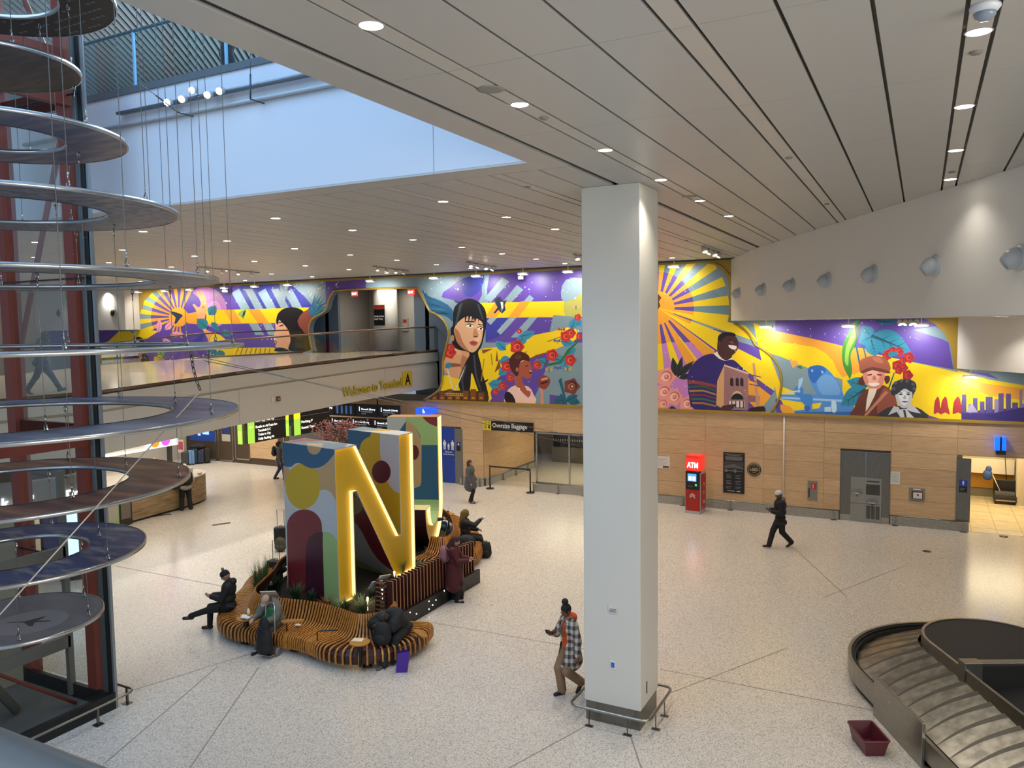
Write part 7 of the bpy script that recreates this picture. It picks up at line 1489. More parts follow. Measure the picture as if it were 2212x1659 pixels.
k=MB(); k.box((v0.x-.12,27.6,v1.z),(v1.x,28.25,v0.z)); wpart(k,'light_box',mat('1040e0',.4,emit=1.3,ec='1a4dff'),r); cx=(v0.x+v1.x)/2; k=MB(); k.extr([(cx-.02,27.595,v1.z+.07),(cx+.07,27.595,v1.z+.07),(cx+.07,27.595,v1.z+.13),(cx+.02,27.595,v1.z+.14),(cx+.01,27.595,v1.z+.24),(cx-.03,27.595,v1.z+.24)],(0,-.006,0)); wpart(k,'icon',mat('ffffff',.4,emit=2),r)
# red cash machine
g=G(1502,1106); r=root('cash_machine',g.x,g.y,0,'red and black cash machine with lit ATM header before the oak wall','cash machine'); r.rotation_euler.z=-.12
def lb(name,a,b_,mt,bev=0): k=MB(); k.box(a,b_); return k.build(name,mt,r,bev)
lb('base',(-.27,-.3,0),(.27,.3,.1),mat('a9a8a5',.4)); lb('cabinet',(-.26,-.28,.1),(.26,.28,.86),mat('a31f1a',.35),.01); lb('side_column',(-.28,-.24,.1),(.28,.3,1.45),mat('a8a5a0',.4),.01); lb('side_red',(.281,-.2,.14),(.286,.26,1.4),mat('b3241e',.35)); lb('console',(-.25,-.3,.86),(.25,-.1,1.5),M_blk,.01)
lb('header_box',(-.25,-.26,1.52),(.25,.22,2.05),mat('e3302a',.35,emit=.9,ec='ff2a20'),.01); lb('screen',(-.17,-.306,1.15),(.15,-.3,1.42),mat('3a6fc0',.2,emit=1.2,ec='4a86e0')); lb('screen_panels',(-.13,-.309,1.18),(-.02,-.306,1.33),mat('dfe8f2',.2,emit=1.2)); lb('screen_panels',(.01,-.309,1.18),(.12,-.306,1.33),mat('dfe8f2',.2,emit=1.2)); lb('keypad',(-.14,-.32,.95),(.02,-.3,1.0),mat('4a4c4e',.4)); lb('card_slot',(.1,-.312,1.0),(.17,-.3,1.07),mat('2f7f4a',.4,emit=.6,ec='40ff80')); lb('header_band',(-.25,-.262,1.96),(.25,-.26,2.05),mat('b81f1f',.4,emit=.6,ec='d02020'))
text('lettering','ATM',.27,(-.2,-.27,1.63),X_,Z_,mat('ffffff',.4,emit=2.5),None,.006,bold=.006,width=.4).parent=r
for i,ch in enumerate('ATM'): text('side_letter',ch,.17,(.29,.0,.98-.32*i),(0,1,0),Z_,mat('e4c4c0',.4),None,.004,bold=.003).parent=r
for i in (0,1): k=MB(); q=[(-.1,-.29,.55+.07*i),(0,-.29,.63+.07*i),(.1,-.29,.55+.07*i),(.1,-.29,.585+.07*i),(0,-.29,.665+.07*i),(-.1,-.29,.585+.07*i)]; k.extr(q,(0,-.004,0)); k.build('chevron',M_wt,r)
# plaque, roundel, papers, cabinets
x0,x1,z0,z1=tl(1563,976,1608,1067); r=root('dedication_plaque',x0,YW,z0,'tall black dedication plaque with columns of text beside the cash machine','sign'); plate('panel',x0,x1,z0,z1,YW-.03,YW-.001,M_blk,r)
W_,H_=x1-x0,z1-z0; sh=[]; gr='8f8d88'
for i,(a,b_,zz) in enumerate([(.06,.94,.955),(.15,.85,.925),(.1,.9,.89),(.08,.92,.87),(.1,.9,.85),(.1,.9,.83),(.12,.88,.81)]): sh.append(([(a*W_,zz*H_),(b_*W_,zz*H_),(b_*W_,(zz+.009)*H_),(a*W_,(zz+.009)*H_)],gr))
sh.append(([(.05*W_,.6*H_),(.95*W_,.6*H_),(.95*W_,.78*H_),(.05*W_,.78*H_)],'3c3d3e')); sh.append(([(.05*W_,.66*H_),(.5*W_,.72*H_),(.95*W_,.63*H_),(.95*W_,.6*H_),(.5*W_,.64*H_),(.05*W_,.6*H_)],'5a5b5c'))
for c_ in (.14,.56): sh.append((circ(c_*W_,.55*H_,.06,16),'6d6c68')); sh.append(([((c_+.1)*W_,.545*H_),((c_+.33)*W_,.545*H_),((c_+.33)*W_,.557*H_),((c_+.1)*W_,.557*H_)],gr))
for j in range(10):
    for c_ in (.14,.58): 
        if j not in (3,7): sh.append(([(c_*W_,(.44-.036*j)*H_),((c_+.26-.05*(j%2))*W_,(.44-.036*j)*H_),((c_+.26-.05*(j%2))*W_,(.449-.036*j)*H_),(c_*W_,(.449-.036*j)*H_)],gr))
sh.append(([(.2*W_,.045*H_),(.55*W_,.045*H_),(.55*W_,.06*H_),(.2*W_,.06*H_)],'b5b3ad')); sh.append(([(.65*W_,.04*H_),(.82*W_,.04*H_),(.82*W_,.065*H_),(.65*W_,.065*H_)],'b5b3ad'))
paint('inscription',sh,lambda x,z:(x,-.033,z),parent=r)
v=WY(1629,1014); r=root('roundel',v.x,YW,v.z,'round dark certification medallion on the oak wall right of the black plaque','sign'); Mf=Matrix.Rotation(PI/2,4,'X'); k=MB(); k.lathe([(.24,0),(.24,.02),(.0001,.022)],n=32,M=Mf); k.build('disc',mat('2b2823',.35),r); k=MB(); k.lathe([(.215,.0225),(.2,.0235),(.19,.0225)],n=32,M=Mf,caps=False); k.build('ring',mat('9a8a63',.4,.4),r)
text('lettering','LEED',.13,(-.15,-.024,-.045),X_,Z_,mat('b3a47c',.4),None,.004,bold=.003,width=.3).parent=r; text('lettering','GOLD',.045,(-.055,-.024,-.12),X_,Z_,mat('b3a47c',.4),None,.003,width=.11).parent=r
def paper(px,py,qx,qy,lab,dark=False):
    x0,x1,z0,z1=tl(px,py,qx,qy); r=root('notice',x0,YW,z0,lab,'notice'); plate('sheet',x0,x1,z0,z1,YW-.012,YW-.001,mat('cfcdc8',.5),r); sh=[]; W_,H_=x1-x0,z1-z0
    for j in range(7): sh.append(([(.12*W_,(.82-.1*j)*H_),((.85-.2*(j%3==2))*W_,(.82-.1*j)*H_),((.85-.2*(j%3==2))*W_,(.84-.1*j)*H_),(.12*W_,(.84-.1*j)*H_)],'8d8b88'))
    if dark: sh.append(([(.6*W_,.05*H_),(.95*W_,.05*H_),(.95*W_,.22*H_),(.6*W_,.22*H_)],'5a4a40'))
    paint('print',sh,lambda x,z:(x,-.014,z),parent=r)
paper(1410,984,1447,1013,'white notice sheet on the oak wall just right of the pillar',True); paper(1924,1018,1944,1047,'white paper notice right of the steel drinking fountain recess')
x0,x1,z0,z1=tl(1745,1038,1765,1081); r=root('extinguisher_cabinet',x0,YW,z0,'grey wall cabinet with red extinguisher label between conduit and fountain','cabinet'); plate('case',x0,x1,z0,z1,YW-.03,YW-.001,mat('85827b',.4,.4),r); plate('red_label',x0+.11,x1-.03,z1-.28,z1-.08,YW-.033,YW-.03,mat('b32a20',.4),r); plate('icon',x0+.165,x0+.19,z1-.25,z1-.11,YW-.036,YW-.033,M_wt,r); plate('window',x0+.03,x0+.07,z0+.1,z1-.25,YW-.032,YW-.03,M_dark,r)
x0,x1,z0,z1=tl(1964,1053,1997,1083); r=root('defibrillator_cabinet',x0,YW,z0,'grey recessed defibrillator cabinet with white case near the steel jamb','cabinet'); plate('frame',x0,x1,z0,z1,YW-.03,YW-.001,mat('86837b',.4,.4),r,.006); plate('niche',x0+.07,x1-.05,z0+.06,z1-.1,YW-.034,YW-.03,mat('4a3a3c',.5),r); plate('white_case',x0+.12,x1-.07,z0+.08,z1-.14,YW-.05,YW-.034,mat('d8d0cc',.4),r,.01); plate('label',x0+.12,x1-.12,z1-.05,z1-.02,YW-.034,YW-.03,M_wt,r)
k=MB(); k.lathe([(.035,0),(.0001,.003)],n=10,M=Matrix.Translation(((x0+x1)/2+.03,YW-.052,z0+.2))@Mf,caps=False); wpart(k,'heart',mat('a03040',.4),r)
# drinking fountain recess
r=root('drinking_fountain',-1.6,YW,0,'stainless drinking fountain with two bowls and bottle filler in a steel recess','fountain')
xm=(XF0+XF1)/2+.02; plate('steel_panel',XF0,xm-.004,.2,2.34,YW+.03,YW+.06,M_steeld,r); plate('steel_panel',xm+.004,XF1,.2,2.34,YW+.03,YW+.06,M_steeld,r); plate('recess_base',XF0,XF1,0,.2,YW+.02,YW+.06,M_granite,r)
for x in (XF0,XF1-.01): plate('reveal',x,x+.01,0,2.34,YW-.01,YW+.04,mat('77756f',.4,.5),r)
fx0,fx1=WY(1838,1032).x,WY(1905,1032).x; plate('cooler_body',fx0,fx1,.62,1.5,YW-.0,YW+.03,M_steel,r,.004); plate('cooler_base',fx0,fx1,.0,.61,YW-.0,YW+.03,M_steel,r,.004); mx=(fx0+fx1)/2
plate('filler_niche',mx+.0,fx1-.05,.93,1.28,YW-.006,YW,mat('3c3b39',.4),r,.01); plate('filler_display',mx+.02,fx1-.07,1.36,1.4,YW-.006,YW,mat('2f2f2e',.4),r); k=MB()
for i in range(3): k.box((mx+.02+.14*i,YW-.005,.12),(mx+.14+.14*i,YW,.56))
wpart(k,'grille',mat('504f4b',.4),r)
for x,z in ((fx0+.2,1.0),(mx+.2,.72)):
    k=MB(); k.lathe([(.0001,-.09),(.05,-.08),(.17,-.02),(.19,.02),(.16,.015),(.0001,-.03)],(x,YW-.12,z),20); wpart(k,'bowl',M_chrome,r); k=MB(); k.tube([(x+.06,YW-.04,z),(x+.06,YW-.05,z+.07),(x+.02,YW-.09,z+.08)],.01,6); wpart(k,'spout',M_chrome,r); k=MB(); k.tube([(x,YW-.1,z-.09),(x,YW-.06,z-.14)],.02,6); wpart(k,'drain_pipe',M_steeld,r)
# restroom entrance at right
x0=1.04; x1=1.44; r=root('door_2',x0,YW,0,None,None); r['kind']='structure'; plate('jamb',x0,x1,.3,2.33,YW-.02,YW+.06,M_steeld,r)
r=root('restroom_sign',1.1,YW-.03,1.28,'blue and black men restroom sign on the steel jamb','sign'); x0,x1,z0,z1=tl(2072,1036,2089,1064); plate('blue_part',x0,x1,(z0+z1)/2,z1,YW-.035,YW-.02,M_blue,r); plate('black_part',x0,x1,z0,(z0+z1)/2,YW-.035,YW-.02,M_blk,r); paint('pictogram',man((x0+x1)/2,(z0+z1)/2+.03,.15),lambda x,z:(x-1.1,-.007,z-1.28),parent=r)
for j in range(3): plate('text_line',x0+.03,x1-.05-.03*j,z0+.13-.035*j,z0+.14-.035*j,YW-.037,YW-.035,mat('8d8b88',.5),r)
x0,x1,z0,z1=tl(2150,942,2171,980); r=root('wall_sconce',(x0+x1)/2,YW,z0,'blue glowing twin block wall sign light above the restroom entrance','light'); md=(x0+x1)/2
plate('blue_block',x0-.02,md-.03,z0+.13,z1,YW-.3,YW-.03,mat('0a4cff',.3,emit=2.2,ec='0a4cff'),r); plate('blue_block',md+.03,x1,z0+.13,z1,YW-.25,YW-.03,mat('0a4cff',.3,emit=2.2,ec='0a4cff'),r); plate('black_foot',x0+.02,x1,z0,z0+.13,YW-.28,YW-.03,M_blk,r); plate('spine',md-.03,md+.03,z0+.02,z1-.02,YW-.2,YW,M_blk,r)
# restroom room
k=MB(); k.box((1.2,YW+.05,.002),(9,34.5,.006)); struct(k,'floor',noisy('restroom_tile','cbbd98','d9cca8',(1,1,1),3,.35,3))
k=MB(); 
for x in (1.5,2.2,2.9,3.6,4.3): k.box((x,YW+.05,.006),(x+.012,34.4,.008))
for y in (28.95,30.2,31.4,32.6,33.8): k.box((1.2,y,.006),(9,y+.012,.008))
struct(k,'trim_11',mat('8d8264',.6))
k=MB(); k.box((.2,34.4,0),(9,34.6,2.9)); struct(k,'wall_back',mat('d8cfbb',.5)); k=MB(); k.box((1.04,YW+.06,0),(1.2,34.4,2.9)); struct(k,'wall_left',mat('b59a5c',.5)); k=MB(); k.box((1.0,YW+.06,2.6),(9,34.6,2.7)); struct(k,'ceiling',mat('d5d0c2',.5))
k=MB(); xr=3.35; k.box((xr,YW+1.2,0),(xr+.1,33.6,2.6)); struct(k,'wall_right',mat('c9982e',.45)); k=MB(); k.box((xr-.25,33.0,0),(xr-.0,33.4,2.6)); struct(k,'wall_right',mat('c4beac',.5))
r=root('bench_counter',2,33.6,0,'white wall counter with yellow panel under it inside the restroom entrance','counter'); plate('counter_top',1.2,3.1,.95,1.5,33.9,34.4,mat('e6ddc6',.4),r); plate('yellow_panel',1.2,3.1,.35,.95,34.2,34.4,mat('b07f1c',.4),r); plate('toe_base',1.2,3.1,0,.35,34.25,34.4,mat('7a7560',.5),r)
rr=random.Random(9); sh=[([(1.2,1.55),(3.1,1.55),(3.1,2.6),(1.2,2.6)],'c9a93a')]
for i in range(26): cx,cz=rr.uniform(1.25,3.05),rr.uniform(1.6,2.3); sh.append((smooth([(cx+rr.uniform(.08,.3)*math.cos(a),cz+rr.uniform(.05,.16)*math.sin(a)) for a in (0,1,2,3,4,5)],3),rr.choice(['3f5f9c','c9a93a','8fa04a','b5642f','d8d4c4','5a6a7a','4a3f6a','7aa05a'])))
o=paint('restroom_mosaic',sh,lambda x,z:(x,34.39,z),[(1.2,1.55),(3.1,1.55),(3.1,2.6),(1.2,2.6)]); tag(o,'colourful wavy mosaic panel on the far wall of the restroom entrance','mural')
light('restroom_lamp','AREA',(2.4,31.4,2.55),100,(1,.85,.55),(0,0,0),2,4)
g=G(2170,1088); r=root('cleaning_cart',g.x,g.y,0,'black cleaning cart with mop and blue bag inside the restroom entrance','cart')
lb('cart_body',(-.35,-.25,.1),(.35,.3,.32),mat('26262a',.5),.02); lb('bucket',(-.33,-.22,.32),(.3,.1,.45),mat('4b4f57',.5),.02); lb('back_box',(-.35,.12,.32),(.35,.3,.85),M_blk,.02); lb('chrome_bar',(-.3,-.27,.14),(.3,-.25,.18),M_alu)
for x,y in ((-.3,-.2),(.3,-.2),(-.3,.25),(.3,.25)): k=MB(); k.lathe([(.0001,-.02),(.05,-.02),(.05,.02),(.0001,.02)],n=12,M=Matrix.Translation((x,y,.05))@Matrix.Rotation(PI/2,4,'Y')); k.build('wheel',M_blk,r)
k=MB(); k.tube([(-.15,-.05,.45),(-.5,.1,1.25)],.018,6); k.build('mop_handle',mat('d8d4c8',.4),r); k=MB(); k.tube([(.05,.2,.85),(-.02,.22,1.75)],.014,6); k.build('broom_handle',M_blk,r); k=MB(); k.box((-.12,.18,1.7),(.1,.24,1.82)); k.build('broom_head',M_blk,r); sdf('hanging_bag',[('e',(-.55,.08,1.0),(.16,.12,.2),None),('e',(-.52,.08,1.22),(.1,.08,.12),None)],mat('2f4f8a',.6),r,.02,.03)
# floor fittings
for px,py,l in ((2002,1191,'in open floor left of the restroom entrance'),(2168,1159,'on the restroom threshold')): g=G(px,py); k=MB(); k.lathe([(.12,0),(.12,.003),(.0001,.004)],n=20); o=k.build('floor_drain',mat('4d4233',.4,.5)); o.location=(g.x,g.y,0.001 if px<2100 else .007); tag(o,'small round brass floor drain '+l,'drain')
for px,py,l in ((350,1113,'beside the cafe counter'),(478,1132,'in open floor between counter and sculpture')): g=G(px,py); k=MB(); k.box((-.09,-.3,0),(.09,.3,.004)); o=k.build('floor_grate',mat('4c443c',.7)); o.location=(g.x,g.y,.001); o.rotation_euler.z=-.5; tag(o,'dark rectangular floor grate '+l,'grate')
# ================================================================ SIGNS UNDER THE BRIDGE
XS=-20.5
def dirsign(y0,y1,z0,z1,lab,rows_,halves):
    r=root('direction_sign',XS,y0,z0,lab,'sign','lit direction signs under the bridge'); yg=y0+(y1-y0)*.2
    k=MB(); k.box((XS-.14,y0+.06,z0),(XS,y1,z1)); wpart(k,'panel',mat('2c2826',.5),r)
    for i,(a,b_,c) in enumerate(halves):
        k=MB(); k.box((XS-.02,y0+.07,z0+(z1-z0)*a),(XS+.006,yg,z0+(z1-z0)*b_)); wpart(k,'lit_field',mat(c,.4,emit=.85,ec=c),r); k=MB(); k.box((XS-.3,y0-.1,z0+(z1-z0)*a),(XS-.12,y0-.06,z0+(z1-z0)*b_)); wpart(k,'lit_edge',mat(c,.4,emit=.85,ec=c),r)
    for s,yo,zo,sz,w_ in rows_: text('lettering',s,sz,(XS+.004,yg+yo,z0+zo),(0,1,0),Z_,mat('e9e7e0',.5,emit=.9),r,.006,bold=.003,width=w_)
    k=MB(); k.tube([(XS-.07,y0+.4,z1),(XS-.07,y0+.4,z1+1.1)],.02,6); k.tube([(XS-.07,y1-.3,z1),(XS-.07,y1-.3,z1+1.1)],.02,6); wpart(k,'hanger',M_dark,r)
    return r
r=dirsign(19.55,21.45,2.75,3.82,'dark lit sign with one green strip listing taxis and shuttles',[('Taxis',.04,.9,.13,.3),('Ride App Pick Up',.04,.72,.13,.9),('Shuttle to AirTrain for:',.04,.5,.12,1.05),('Terminals B C',.16,.36,.12,.6),('Trains to City',.16,.22,.12,.6),('Daily Parking P4',.16,.07,.12,.75)],[(0,1,'9ed04a')])
k=MB(); k.box((XS+.001,19.95,3.43),(XS+.004,21.43,3.44)); wpart(k,'divider',M_wt,r)
k=MB()
for z in (3.3,3.7): k.extr([(XS+.007,19.68,z),(XS+.007,19.74,z+.05),(XS+.007,19.74,z+.015),(XS+.007,19.86,z+.015),(XS+.007,19.86,z-.015),(XS+.007,19.74,z-.015),(XS+.007,19.74,z-.05)],(.003,0,0))
wpart(k,'arrow',mat('e8f5c0',.4,emit=.6),r)
r=dirsign(21.8,23.85,2.74,3.95,'dark lit sign with yellow and green strip reading Terminal A Departures',[('Terminal A Departures',.04,.98,.14,1.35),('Parking P',.04,.42,.13,.62),('Rental Cars',.04,.2,.13,.7)],[(0,.5,'9ed04a'),(.5,1,'f0e020')])
k=MB(); k.box((XS+.001,22.24,3.42),(XS+.004,23.83,3.43)); wpart(k,'divider',M_wt,r)
k=MB(); z=3.78; k.extr([(XS+.007,21.95,z),(XS+.007,22.01,z+.05),(XS+.007,22.01,z+.015),(XS+.007,22.16,z+.015),(XS+.007,22.16,z-.015),(XS+.007,22.01,z-.015),(XS+.007,22.01,z-.05)],(.003,0,0)); wpart(k,'arrow',M_blk,r)
# flight information wall
YF=27.0; r=root('information_screens',-21.5,YF,2.3,'two rows of black flight information screens hanging under the bridge end','screen')
sx=[-25.6+1.17*i for i in range(5)]+[-19.95]
for row,(z0,z1) in enumerate(((2.27,2.78),(2.84,3.4))):
    for i in range(5):
        a=sx[i]+(0 if row==0 else .35); b_=a+1.13; k=MB(); k.box((a,YF,z0),(b_,YF+.08,z1)); wpart(k,'screen',mat('07080f',.25,emit=.0),r)
        if row==1 and i==2 or (row==0 and i==0): 
            for q in range(4): k=MB(); k.box((a+.1+.25*q,YF-.004,z0+.1),(a+.2+.25*q,YF-.001,z0+.45)); wpart(k,'picture',mat('31507f',.4,emit=.35,ec='4a6fae'),r)
            continue
        text('lettering','Newark Liberty',.12,(a+.3,YF-.006,z0+.3),X_,Z_,mat('dfe4ee',.4,emit=1.0),r,.004,width=.75,bold=.002); text('lettering','International Airport',.06,(a+.3,YF-.006,z0+.21),X_,Z_,mat('aab4cc',.4,emit=.6),r,.004,width=.6); text('lettering','Terminal A',.05,(a+.3,YF-.006,z0+.12),X_,Z_,mat('8fa0c0',.4,emit=.5),r,.004,width=.25)
        k=MB(); k.box((a+.18,YF-.005,z0+.25),(a+.22,YF-.001,z0+.44)); wpart(k,'logo_mark',mat('dfe4ee',.4,emit=1),r)
k=MB(); k.tube([(-20.6,YF+.04,3.4),(-20.6,YF+.04,4.1)],.03,6); k.tube([(-24.6,YF+.04,3.4),(-24.6,YF+.04,4.1)],.03,6); wpart(k,'hanger',M_dark,r)
# ================================================================ LEFT CORNER: DOORS, LUGGAGE, CAFE
k=MB(); k.box((-45,YW+1.5,0),(-18.3,YW+1.7,3.6)); struct(k,'wall_back',mat('8f8d86',.6))
k=MB(); k.box((-46,YW,2.45),(-29.5,YW+.15,3.5)); k.box((-34.2,14,0),(-34,28.3,3.4)); struct(k,'wall_left',mat('b5b1a6',.6))
def glazed(px,py,qx,qy,col,lab,frame_=True):
    x0,x1,z0,z1=tl(px,py,qx,qy); z0=max(.03,z0); r=root('glazed_panel',x0,YW,0,lab,'glass panel'); k=MB(); k.box((x0+.06,YW+.03,z0+.06),(x1-.06,YW+.05,z1-.06)); wpart(k,'pane',mat(col,.15),r)
    for a,b_,c,d in ((x0,x1,z1-.06,z1),(x0,x1,z0,z0+.06),(x0,x0+.06,z0,z1),(x1-.06,x1,z0,z1)): plate('frame',a,b_,c,d,YW,YW+.06,M_alu,r)
    return r
glazed(505,905,541,995,'6f8580','pale green frosted glass panel right of the silver door'); r=glazed(469,915,505,1000,'15171c','silver framed door with dark glass and posters near the luggage row')
x0,x1,z0,z1=tl(474,918,500,950); plate('poster',x0+.1,x1-.1,z0+.3,z1,YW+.01,YW+.03,mat('26386e',.4),r); plate('poster',x0+.1,x1-.1,z0-.1,z0+.25,YW+.01,YW+.03,mat('b5b0a4',.4),r); k=MB(); k.box((x0+.1,YW+.0,1.0),(x0+.13,YW+.01,1.6)); wpart(k,'door_handle',M_chrome,r)
r=glazed(400,925,469,1005,'7d817f','glass office front with blue band behind the luggage row'); x0,x1,z0,z1=tl(408,928,466,955); plate('blue_band',x0,x1,z0,z1,YW+.01,YW+.03,mat('1c3f8c',.4,emit=.2,ec='1c3f8c'),r); 
for px,py,qx,qy in ((427,930,433,941),(437,927,451,939)): a,b_,c,d=tl(px,py,qx,qy); plate('screen',a,b_,c,d,YW-.005,YW+.01,mat('7fa8f0',.3,emit=1.4,ec='7fa8ff'),r)
glazed(335,935,392,1000,'c5c3bb','pale glazed front behind the cafe at left'); glazed(215,935,332,1010,'c2bfb5','pale wall panel behind the cafe canopy')
glazed(610,915,700,985,'5c5d5a','dark glazed service front behind the direction signs'); r=glazed(702,950,750,985,'9a7a52','wooden service desk front behind the sculpture'); glazed(760,940,950,1030,'4a4c4e','dark service opening behind the letters')
light('service_lamp','AREA',(-27,27.2,3.3),90,(1,.92,.8),(0,0,0),8,1.5); light('service_lamp','AREA',(-24,18,3.2),220,(1,.9,.76),(0,0,0),7,9); light('service_lamp','AREA',(-29,22,3.3),160,(1,.92,.8),(0,0,0),6,6)
# row of suitcases
cs=[('3a3b3e','dark grey suitcase at the left end of the luggage row'),('5f88b5','light blue suitcase in the luggage row'),('1c2b3c','navy suitcase right of the light blue one'),('22344a','deep blue suitcase in the middle of the luggage row'),('5c1d26','dark red suitcase in the luggage row'),('1b1e1b','black green suitcase right of the red one'),('141516','black suitcase at the right end of the luggage row')]
a0,a1=G(408,1003),G(466,996)
for i,(c,l) in enumerate(cs): p=a0.lerp(a1,i/6); p=p+Vector((0,-.2,0)); suitcase((p.x+.1*(i%2),min(p.y,27.7),0),-.55,(.36,.26,.66+.05*(i%3)),c,l,0,group='luggage row by the glass office front')
for i,(px,l) in enumerate(((415,'left'),(440,'middle'),(455,'right'))): p=a0.lerp(a1,.2+.28*i); sack('duffel_bag',(p.x-.2,min(p.y+.15,27.6),.70),.4,[('e',(0,0,.12),(.26,.15,.13),None)],('17181a','1f2022','151618')[i],'black bag lying on the %s of the luggage row'%l,h=.02)
for i,(px,l) in enumerate(((424,'left'),(447,'right'))): p=a0.lerp(a1,.3+.35*i); suitcase((p.x-.5,27.95,0),-.5,(.42,.28,.82),'202224','tall black suitcase standing behind the %s part of the luggage row'%l,0,group='rear suitcases of the luggage row')
g=G(393,1001); r=root('queue_sign',g.x,g.y,0,'small red and white poster stand left of the luggage row','sign'); plate('board',g.x-.25,g.x+.2,.55,1.2,g.y-.02,g.y,mat('d9c4c0',.5),r); plate('red_print',g.x-.2,g.x+.15,.7,1.1,g.y-.024,g.y-.02,mat('b8555a',.5),r); k=MB(); k.tube([(g.x,g.y,0),(g.x,g.y,.56)],.02,6); k.box((g.x-.15,g.y-.15,0),(g.x+.15,g.y+.15,.02)); wpart(k,'post',M_dark,r)
# cafe counter
r=root('cafe_counter',-24.6,19.5,0,'long wooden cafe counter with pale top at left under the bridge','counter')
out=smooth([(-24.28,17.5),(-24.38,19.0),(-24.45,20.2),(-24.65,21.1),(-25.1,21.75),(-25.9,22.0)],4,False)+smooth([(-25.9,21.3),(-25.4,20.9),(-25.15,19.9),(-25.0,17.5)],4,False)
M_cw=noisy('cafe_oak','6f5a40','a48a64',(1,1,9),1.6,.5,5,contrast=(.3,.7),dist=.4)
k=MB(); k.prism(out,.08,1.06); wpart(k,'front',M_cw,r); k=MB(); k.prism([(a+(.05 if i<21 else -.05),b_) for i,(a,b_) in enumerate(out)],1.06,1.1); wpart(k,'counter_top',mat('c9bfae',.3),r); k=MB(); k.prism([(a-.05,b_) for a,b_ in out],0,.08); wpart(k,'toe_kick',M_dark,r)
rr=random.Random(2)
for i in range(9):
    y=17.8+.42*i; h=.12+.2*rr.random(); kind=i%3; k=MB()
    if kind==0: k.lathe([(.0001,0),(.07,0),(.075,h),(.03,h+.05),(.0001,h+.06)],n=12)
    elif kind==1: k.box((-.1,-.12,0),(.1,.12,h))
    else: k.lathe([(.0001,0),(.05,0),(.11,.07),(.0001,.05)],n=12)
    o=k.build(('condiment_jar','pastry_box','serving_bowl')[kind],mat(rr.choice(['c79a5a','e0d8c8','7a5a3a','c9b26a','b8b4aa']),.4)); o.location=(-24.75-.1*(i%2),y,1.1); tag(o,('glass jar','pastry box','serving bowl')[kind]+' standing on the cafe counter, '+('nearest the camera','second','third','fourth','middle','sixth','seventh','eighth','at the far end')[i]+' of the row','jar box bowl'.split()[kind])
# cafe canopy with coloured roundels
r=root('cafe_canopy',-24.3,18,2.55,'long white lit canopy edge with orange and pink roundels over the cafe','sign')
k=MB(); k.box((-24.9,13.5,2.52),(-24.2,19.7,2.9)); wpart(k,'fascia',mat('d5d0c8',.5,emit=.12),r); k=MB(); k.box((-24.19,18.45,2.5),(-24.15,19.75,2.92)); wpart(k,'light_panel',mat('e8ecff',.4,emit=1.4,ec='e4eaff'),r); k=MB(); k.box((-24.2,13.5,2.47),(-24.16,18.45,2.53)); wpart(k,'light_strip',mat('fff1e4',.4,emit=1.5),r)
MX=Matrix.Rotation(PI/2,4,'Y')
for px,c in ((335,'ff6a10'),(358,'e83ae0')): v=WX(px,949 if px<350 else 946,-24.14); k=MB(); k.lathe([(.19,0),(.0001,.004)],n=24,M=Matrix.Translation((-24.145,v.y,2.72))@MX,caps=False); wpart(k,'roundel',mat(c,.4,emit=1.6,ec=c),r)
for y in (15.5,19.6): k=MB(); k.box((-24.6,y,0),(-24.45,y+.12,2.5)); wpart(k,'post',mat('3a3835',.5),r)
# cafe worker
J=person('bald person in dark vest working behind the cafe counter',(-26.6,20.6,0),(.8,-.6),1.76,h=.016,skin='c08a70',hands=((.2,.35,1.05),(-.2,.35,1.1))); trousers(J,'17171a',.014); shoes(J,BK); jacket(J,'2a1c26',.03,.05,'vest',.5)
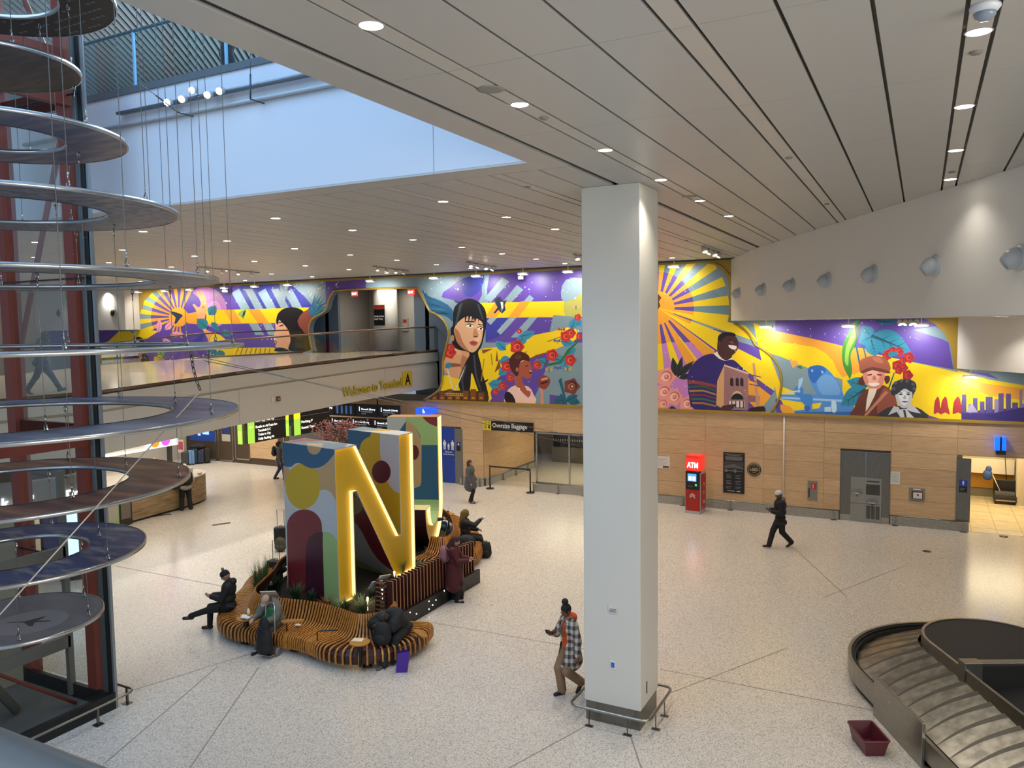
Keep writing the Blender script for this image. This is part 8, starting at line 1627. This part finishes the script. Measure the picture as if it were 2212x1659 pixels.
# waste and recycling bins
r=root('recycling_station',-24.3,17.2,0,'row of blue, green and black recycling bins at the end of the cafe counter','bin')
for i,(c,n_) in enumerate((('13246e','blue_bin'),('17307f','blue_bin'),('8fb562','green_bin'),('2a2624','black_bin'))):
    y0=15.75+.5*i; k=MB(); k.box((-24.7,y0,.03),(-24.15,y0+.48,1.12)); k.add([(-24.7,y0,1.12),(-24.15,y0,1.12),(-24.15,y0+.48,1.12),(-24.7,y0+.48,1.12),(-24.55,y0,1.26),(-24.3,y0,1.26),(-24.3,y0+.48,1.26),(-24.55,y0+.48,1.26)],[(0,1,5,4),(1,2,6,5),(2,3,7,6),(3,0,4,7),(4,5,6,7)]); b_=wpart(k,n_,mat(c,.35),r)
    if i>1: k=MB(); k.box((-24.149,y0+.06,.25),(-24.145,y0+.42,.9)); q=wpart(k,'front_window',mat('a9a79a' if i==2 else '6d675c',.3),r)
    else: k=MB(); k.lathe([(.09,0),(.07,.003)],n=18,M=Matrix.Translation((-24.149,y0+.24,.6))@MX,caps=False); wpart(k,'recycling_mark',M_wt,r)
# round grey cafe bulkhead with glowing name
r=root('cafe_ring_sign',-20.6,12.2,2.4,'curved grey cafe canopy with glowing white lettering seen through the elevator glass','sign')
k=MB(); k.lathe([(1.55,.75),(1.8,.75),(1.8,0),(1.55,0),(1.55,.75)],(-20.6,12.0,2.35),48,sm=False,caps=False); wpart(k,'ring_band',mat('7a766e',.5),r)
for s,ang in (("Dunkin'",-1.05),('Do',.05)):
    for i,ch in enumerate(s):
        a=ang+.105*i; p=Vector((-20.6+1.82*math.cos(a),12.0+1.82*math.sin(a),2.55)); text('letter',ch,.3,p,(-math.sin(a),math.cos(a),0),Z_,mat('ffffff',.4,emit=4,ec='e6edff'),r,.02,'CENTER',.006)
k=MB(); k.tube([(-20.6,12,3.1),(-20.6,12,3.5)],.04,8); k.box((-22.4,11.96,3.06),(-18.8,12.04,3.1)); wpart(k,'hanger',M_dark,r)
for x,y,w_,c,l in ((-21.6,11.4,.5,'cfe0ff','left'),(-20.2,12.9,.45,'bfe0f5','right')):
    k=MB(); k.box((-w_/2,-.06,.3),(w_/2,.0,1.9)); o=k.build('backlit_menu',mat(c,.4,emit=1.6,ec=c)); o.location=(x,y,0); o.rotation_euler.z=.9; tag(o,'bright backlit menu panel behind the lower discs, '+l,'screen'); k=MB(); k.box((-w_/2-.03,0,0),(w_/2+.03,.05,1.95)); k.build('case',M_dark,o)
r=root('vending_machine',-22.2,14.2,0,'dark blue and purple snack fridge seen through the elevator glass','fridge',None,.9); lb('case',(-.7,-.3,0),(.7,.4,1.9),M_blk); lb('door_glass',(-.62,-.32,.25),(-.02,-.3,1.8),mat('23284a',.2,emit=.15,ec='4a4a9a')); lb('door_glass',(.02,-.32,.25),(.62,-.3,1.8),mat('3a2a5a',.2,emit=.15,ec='7a4a9a'))
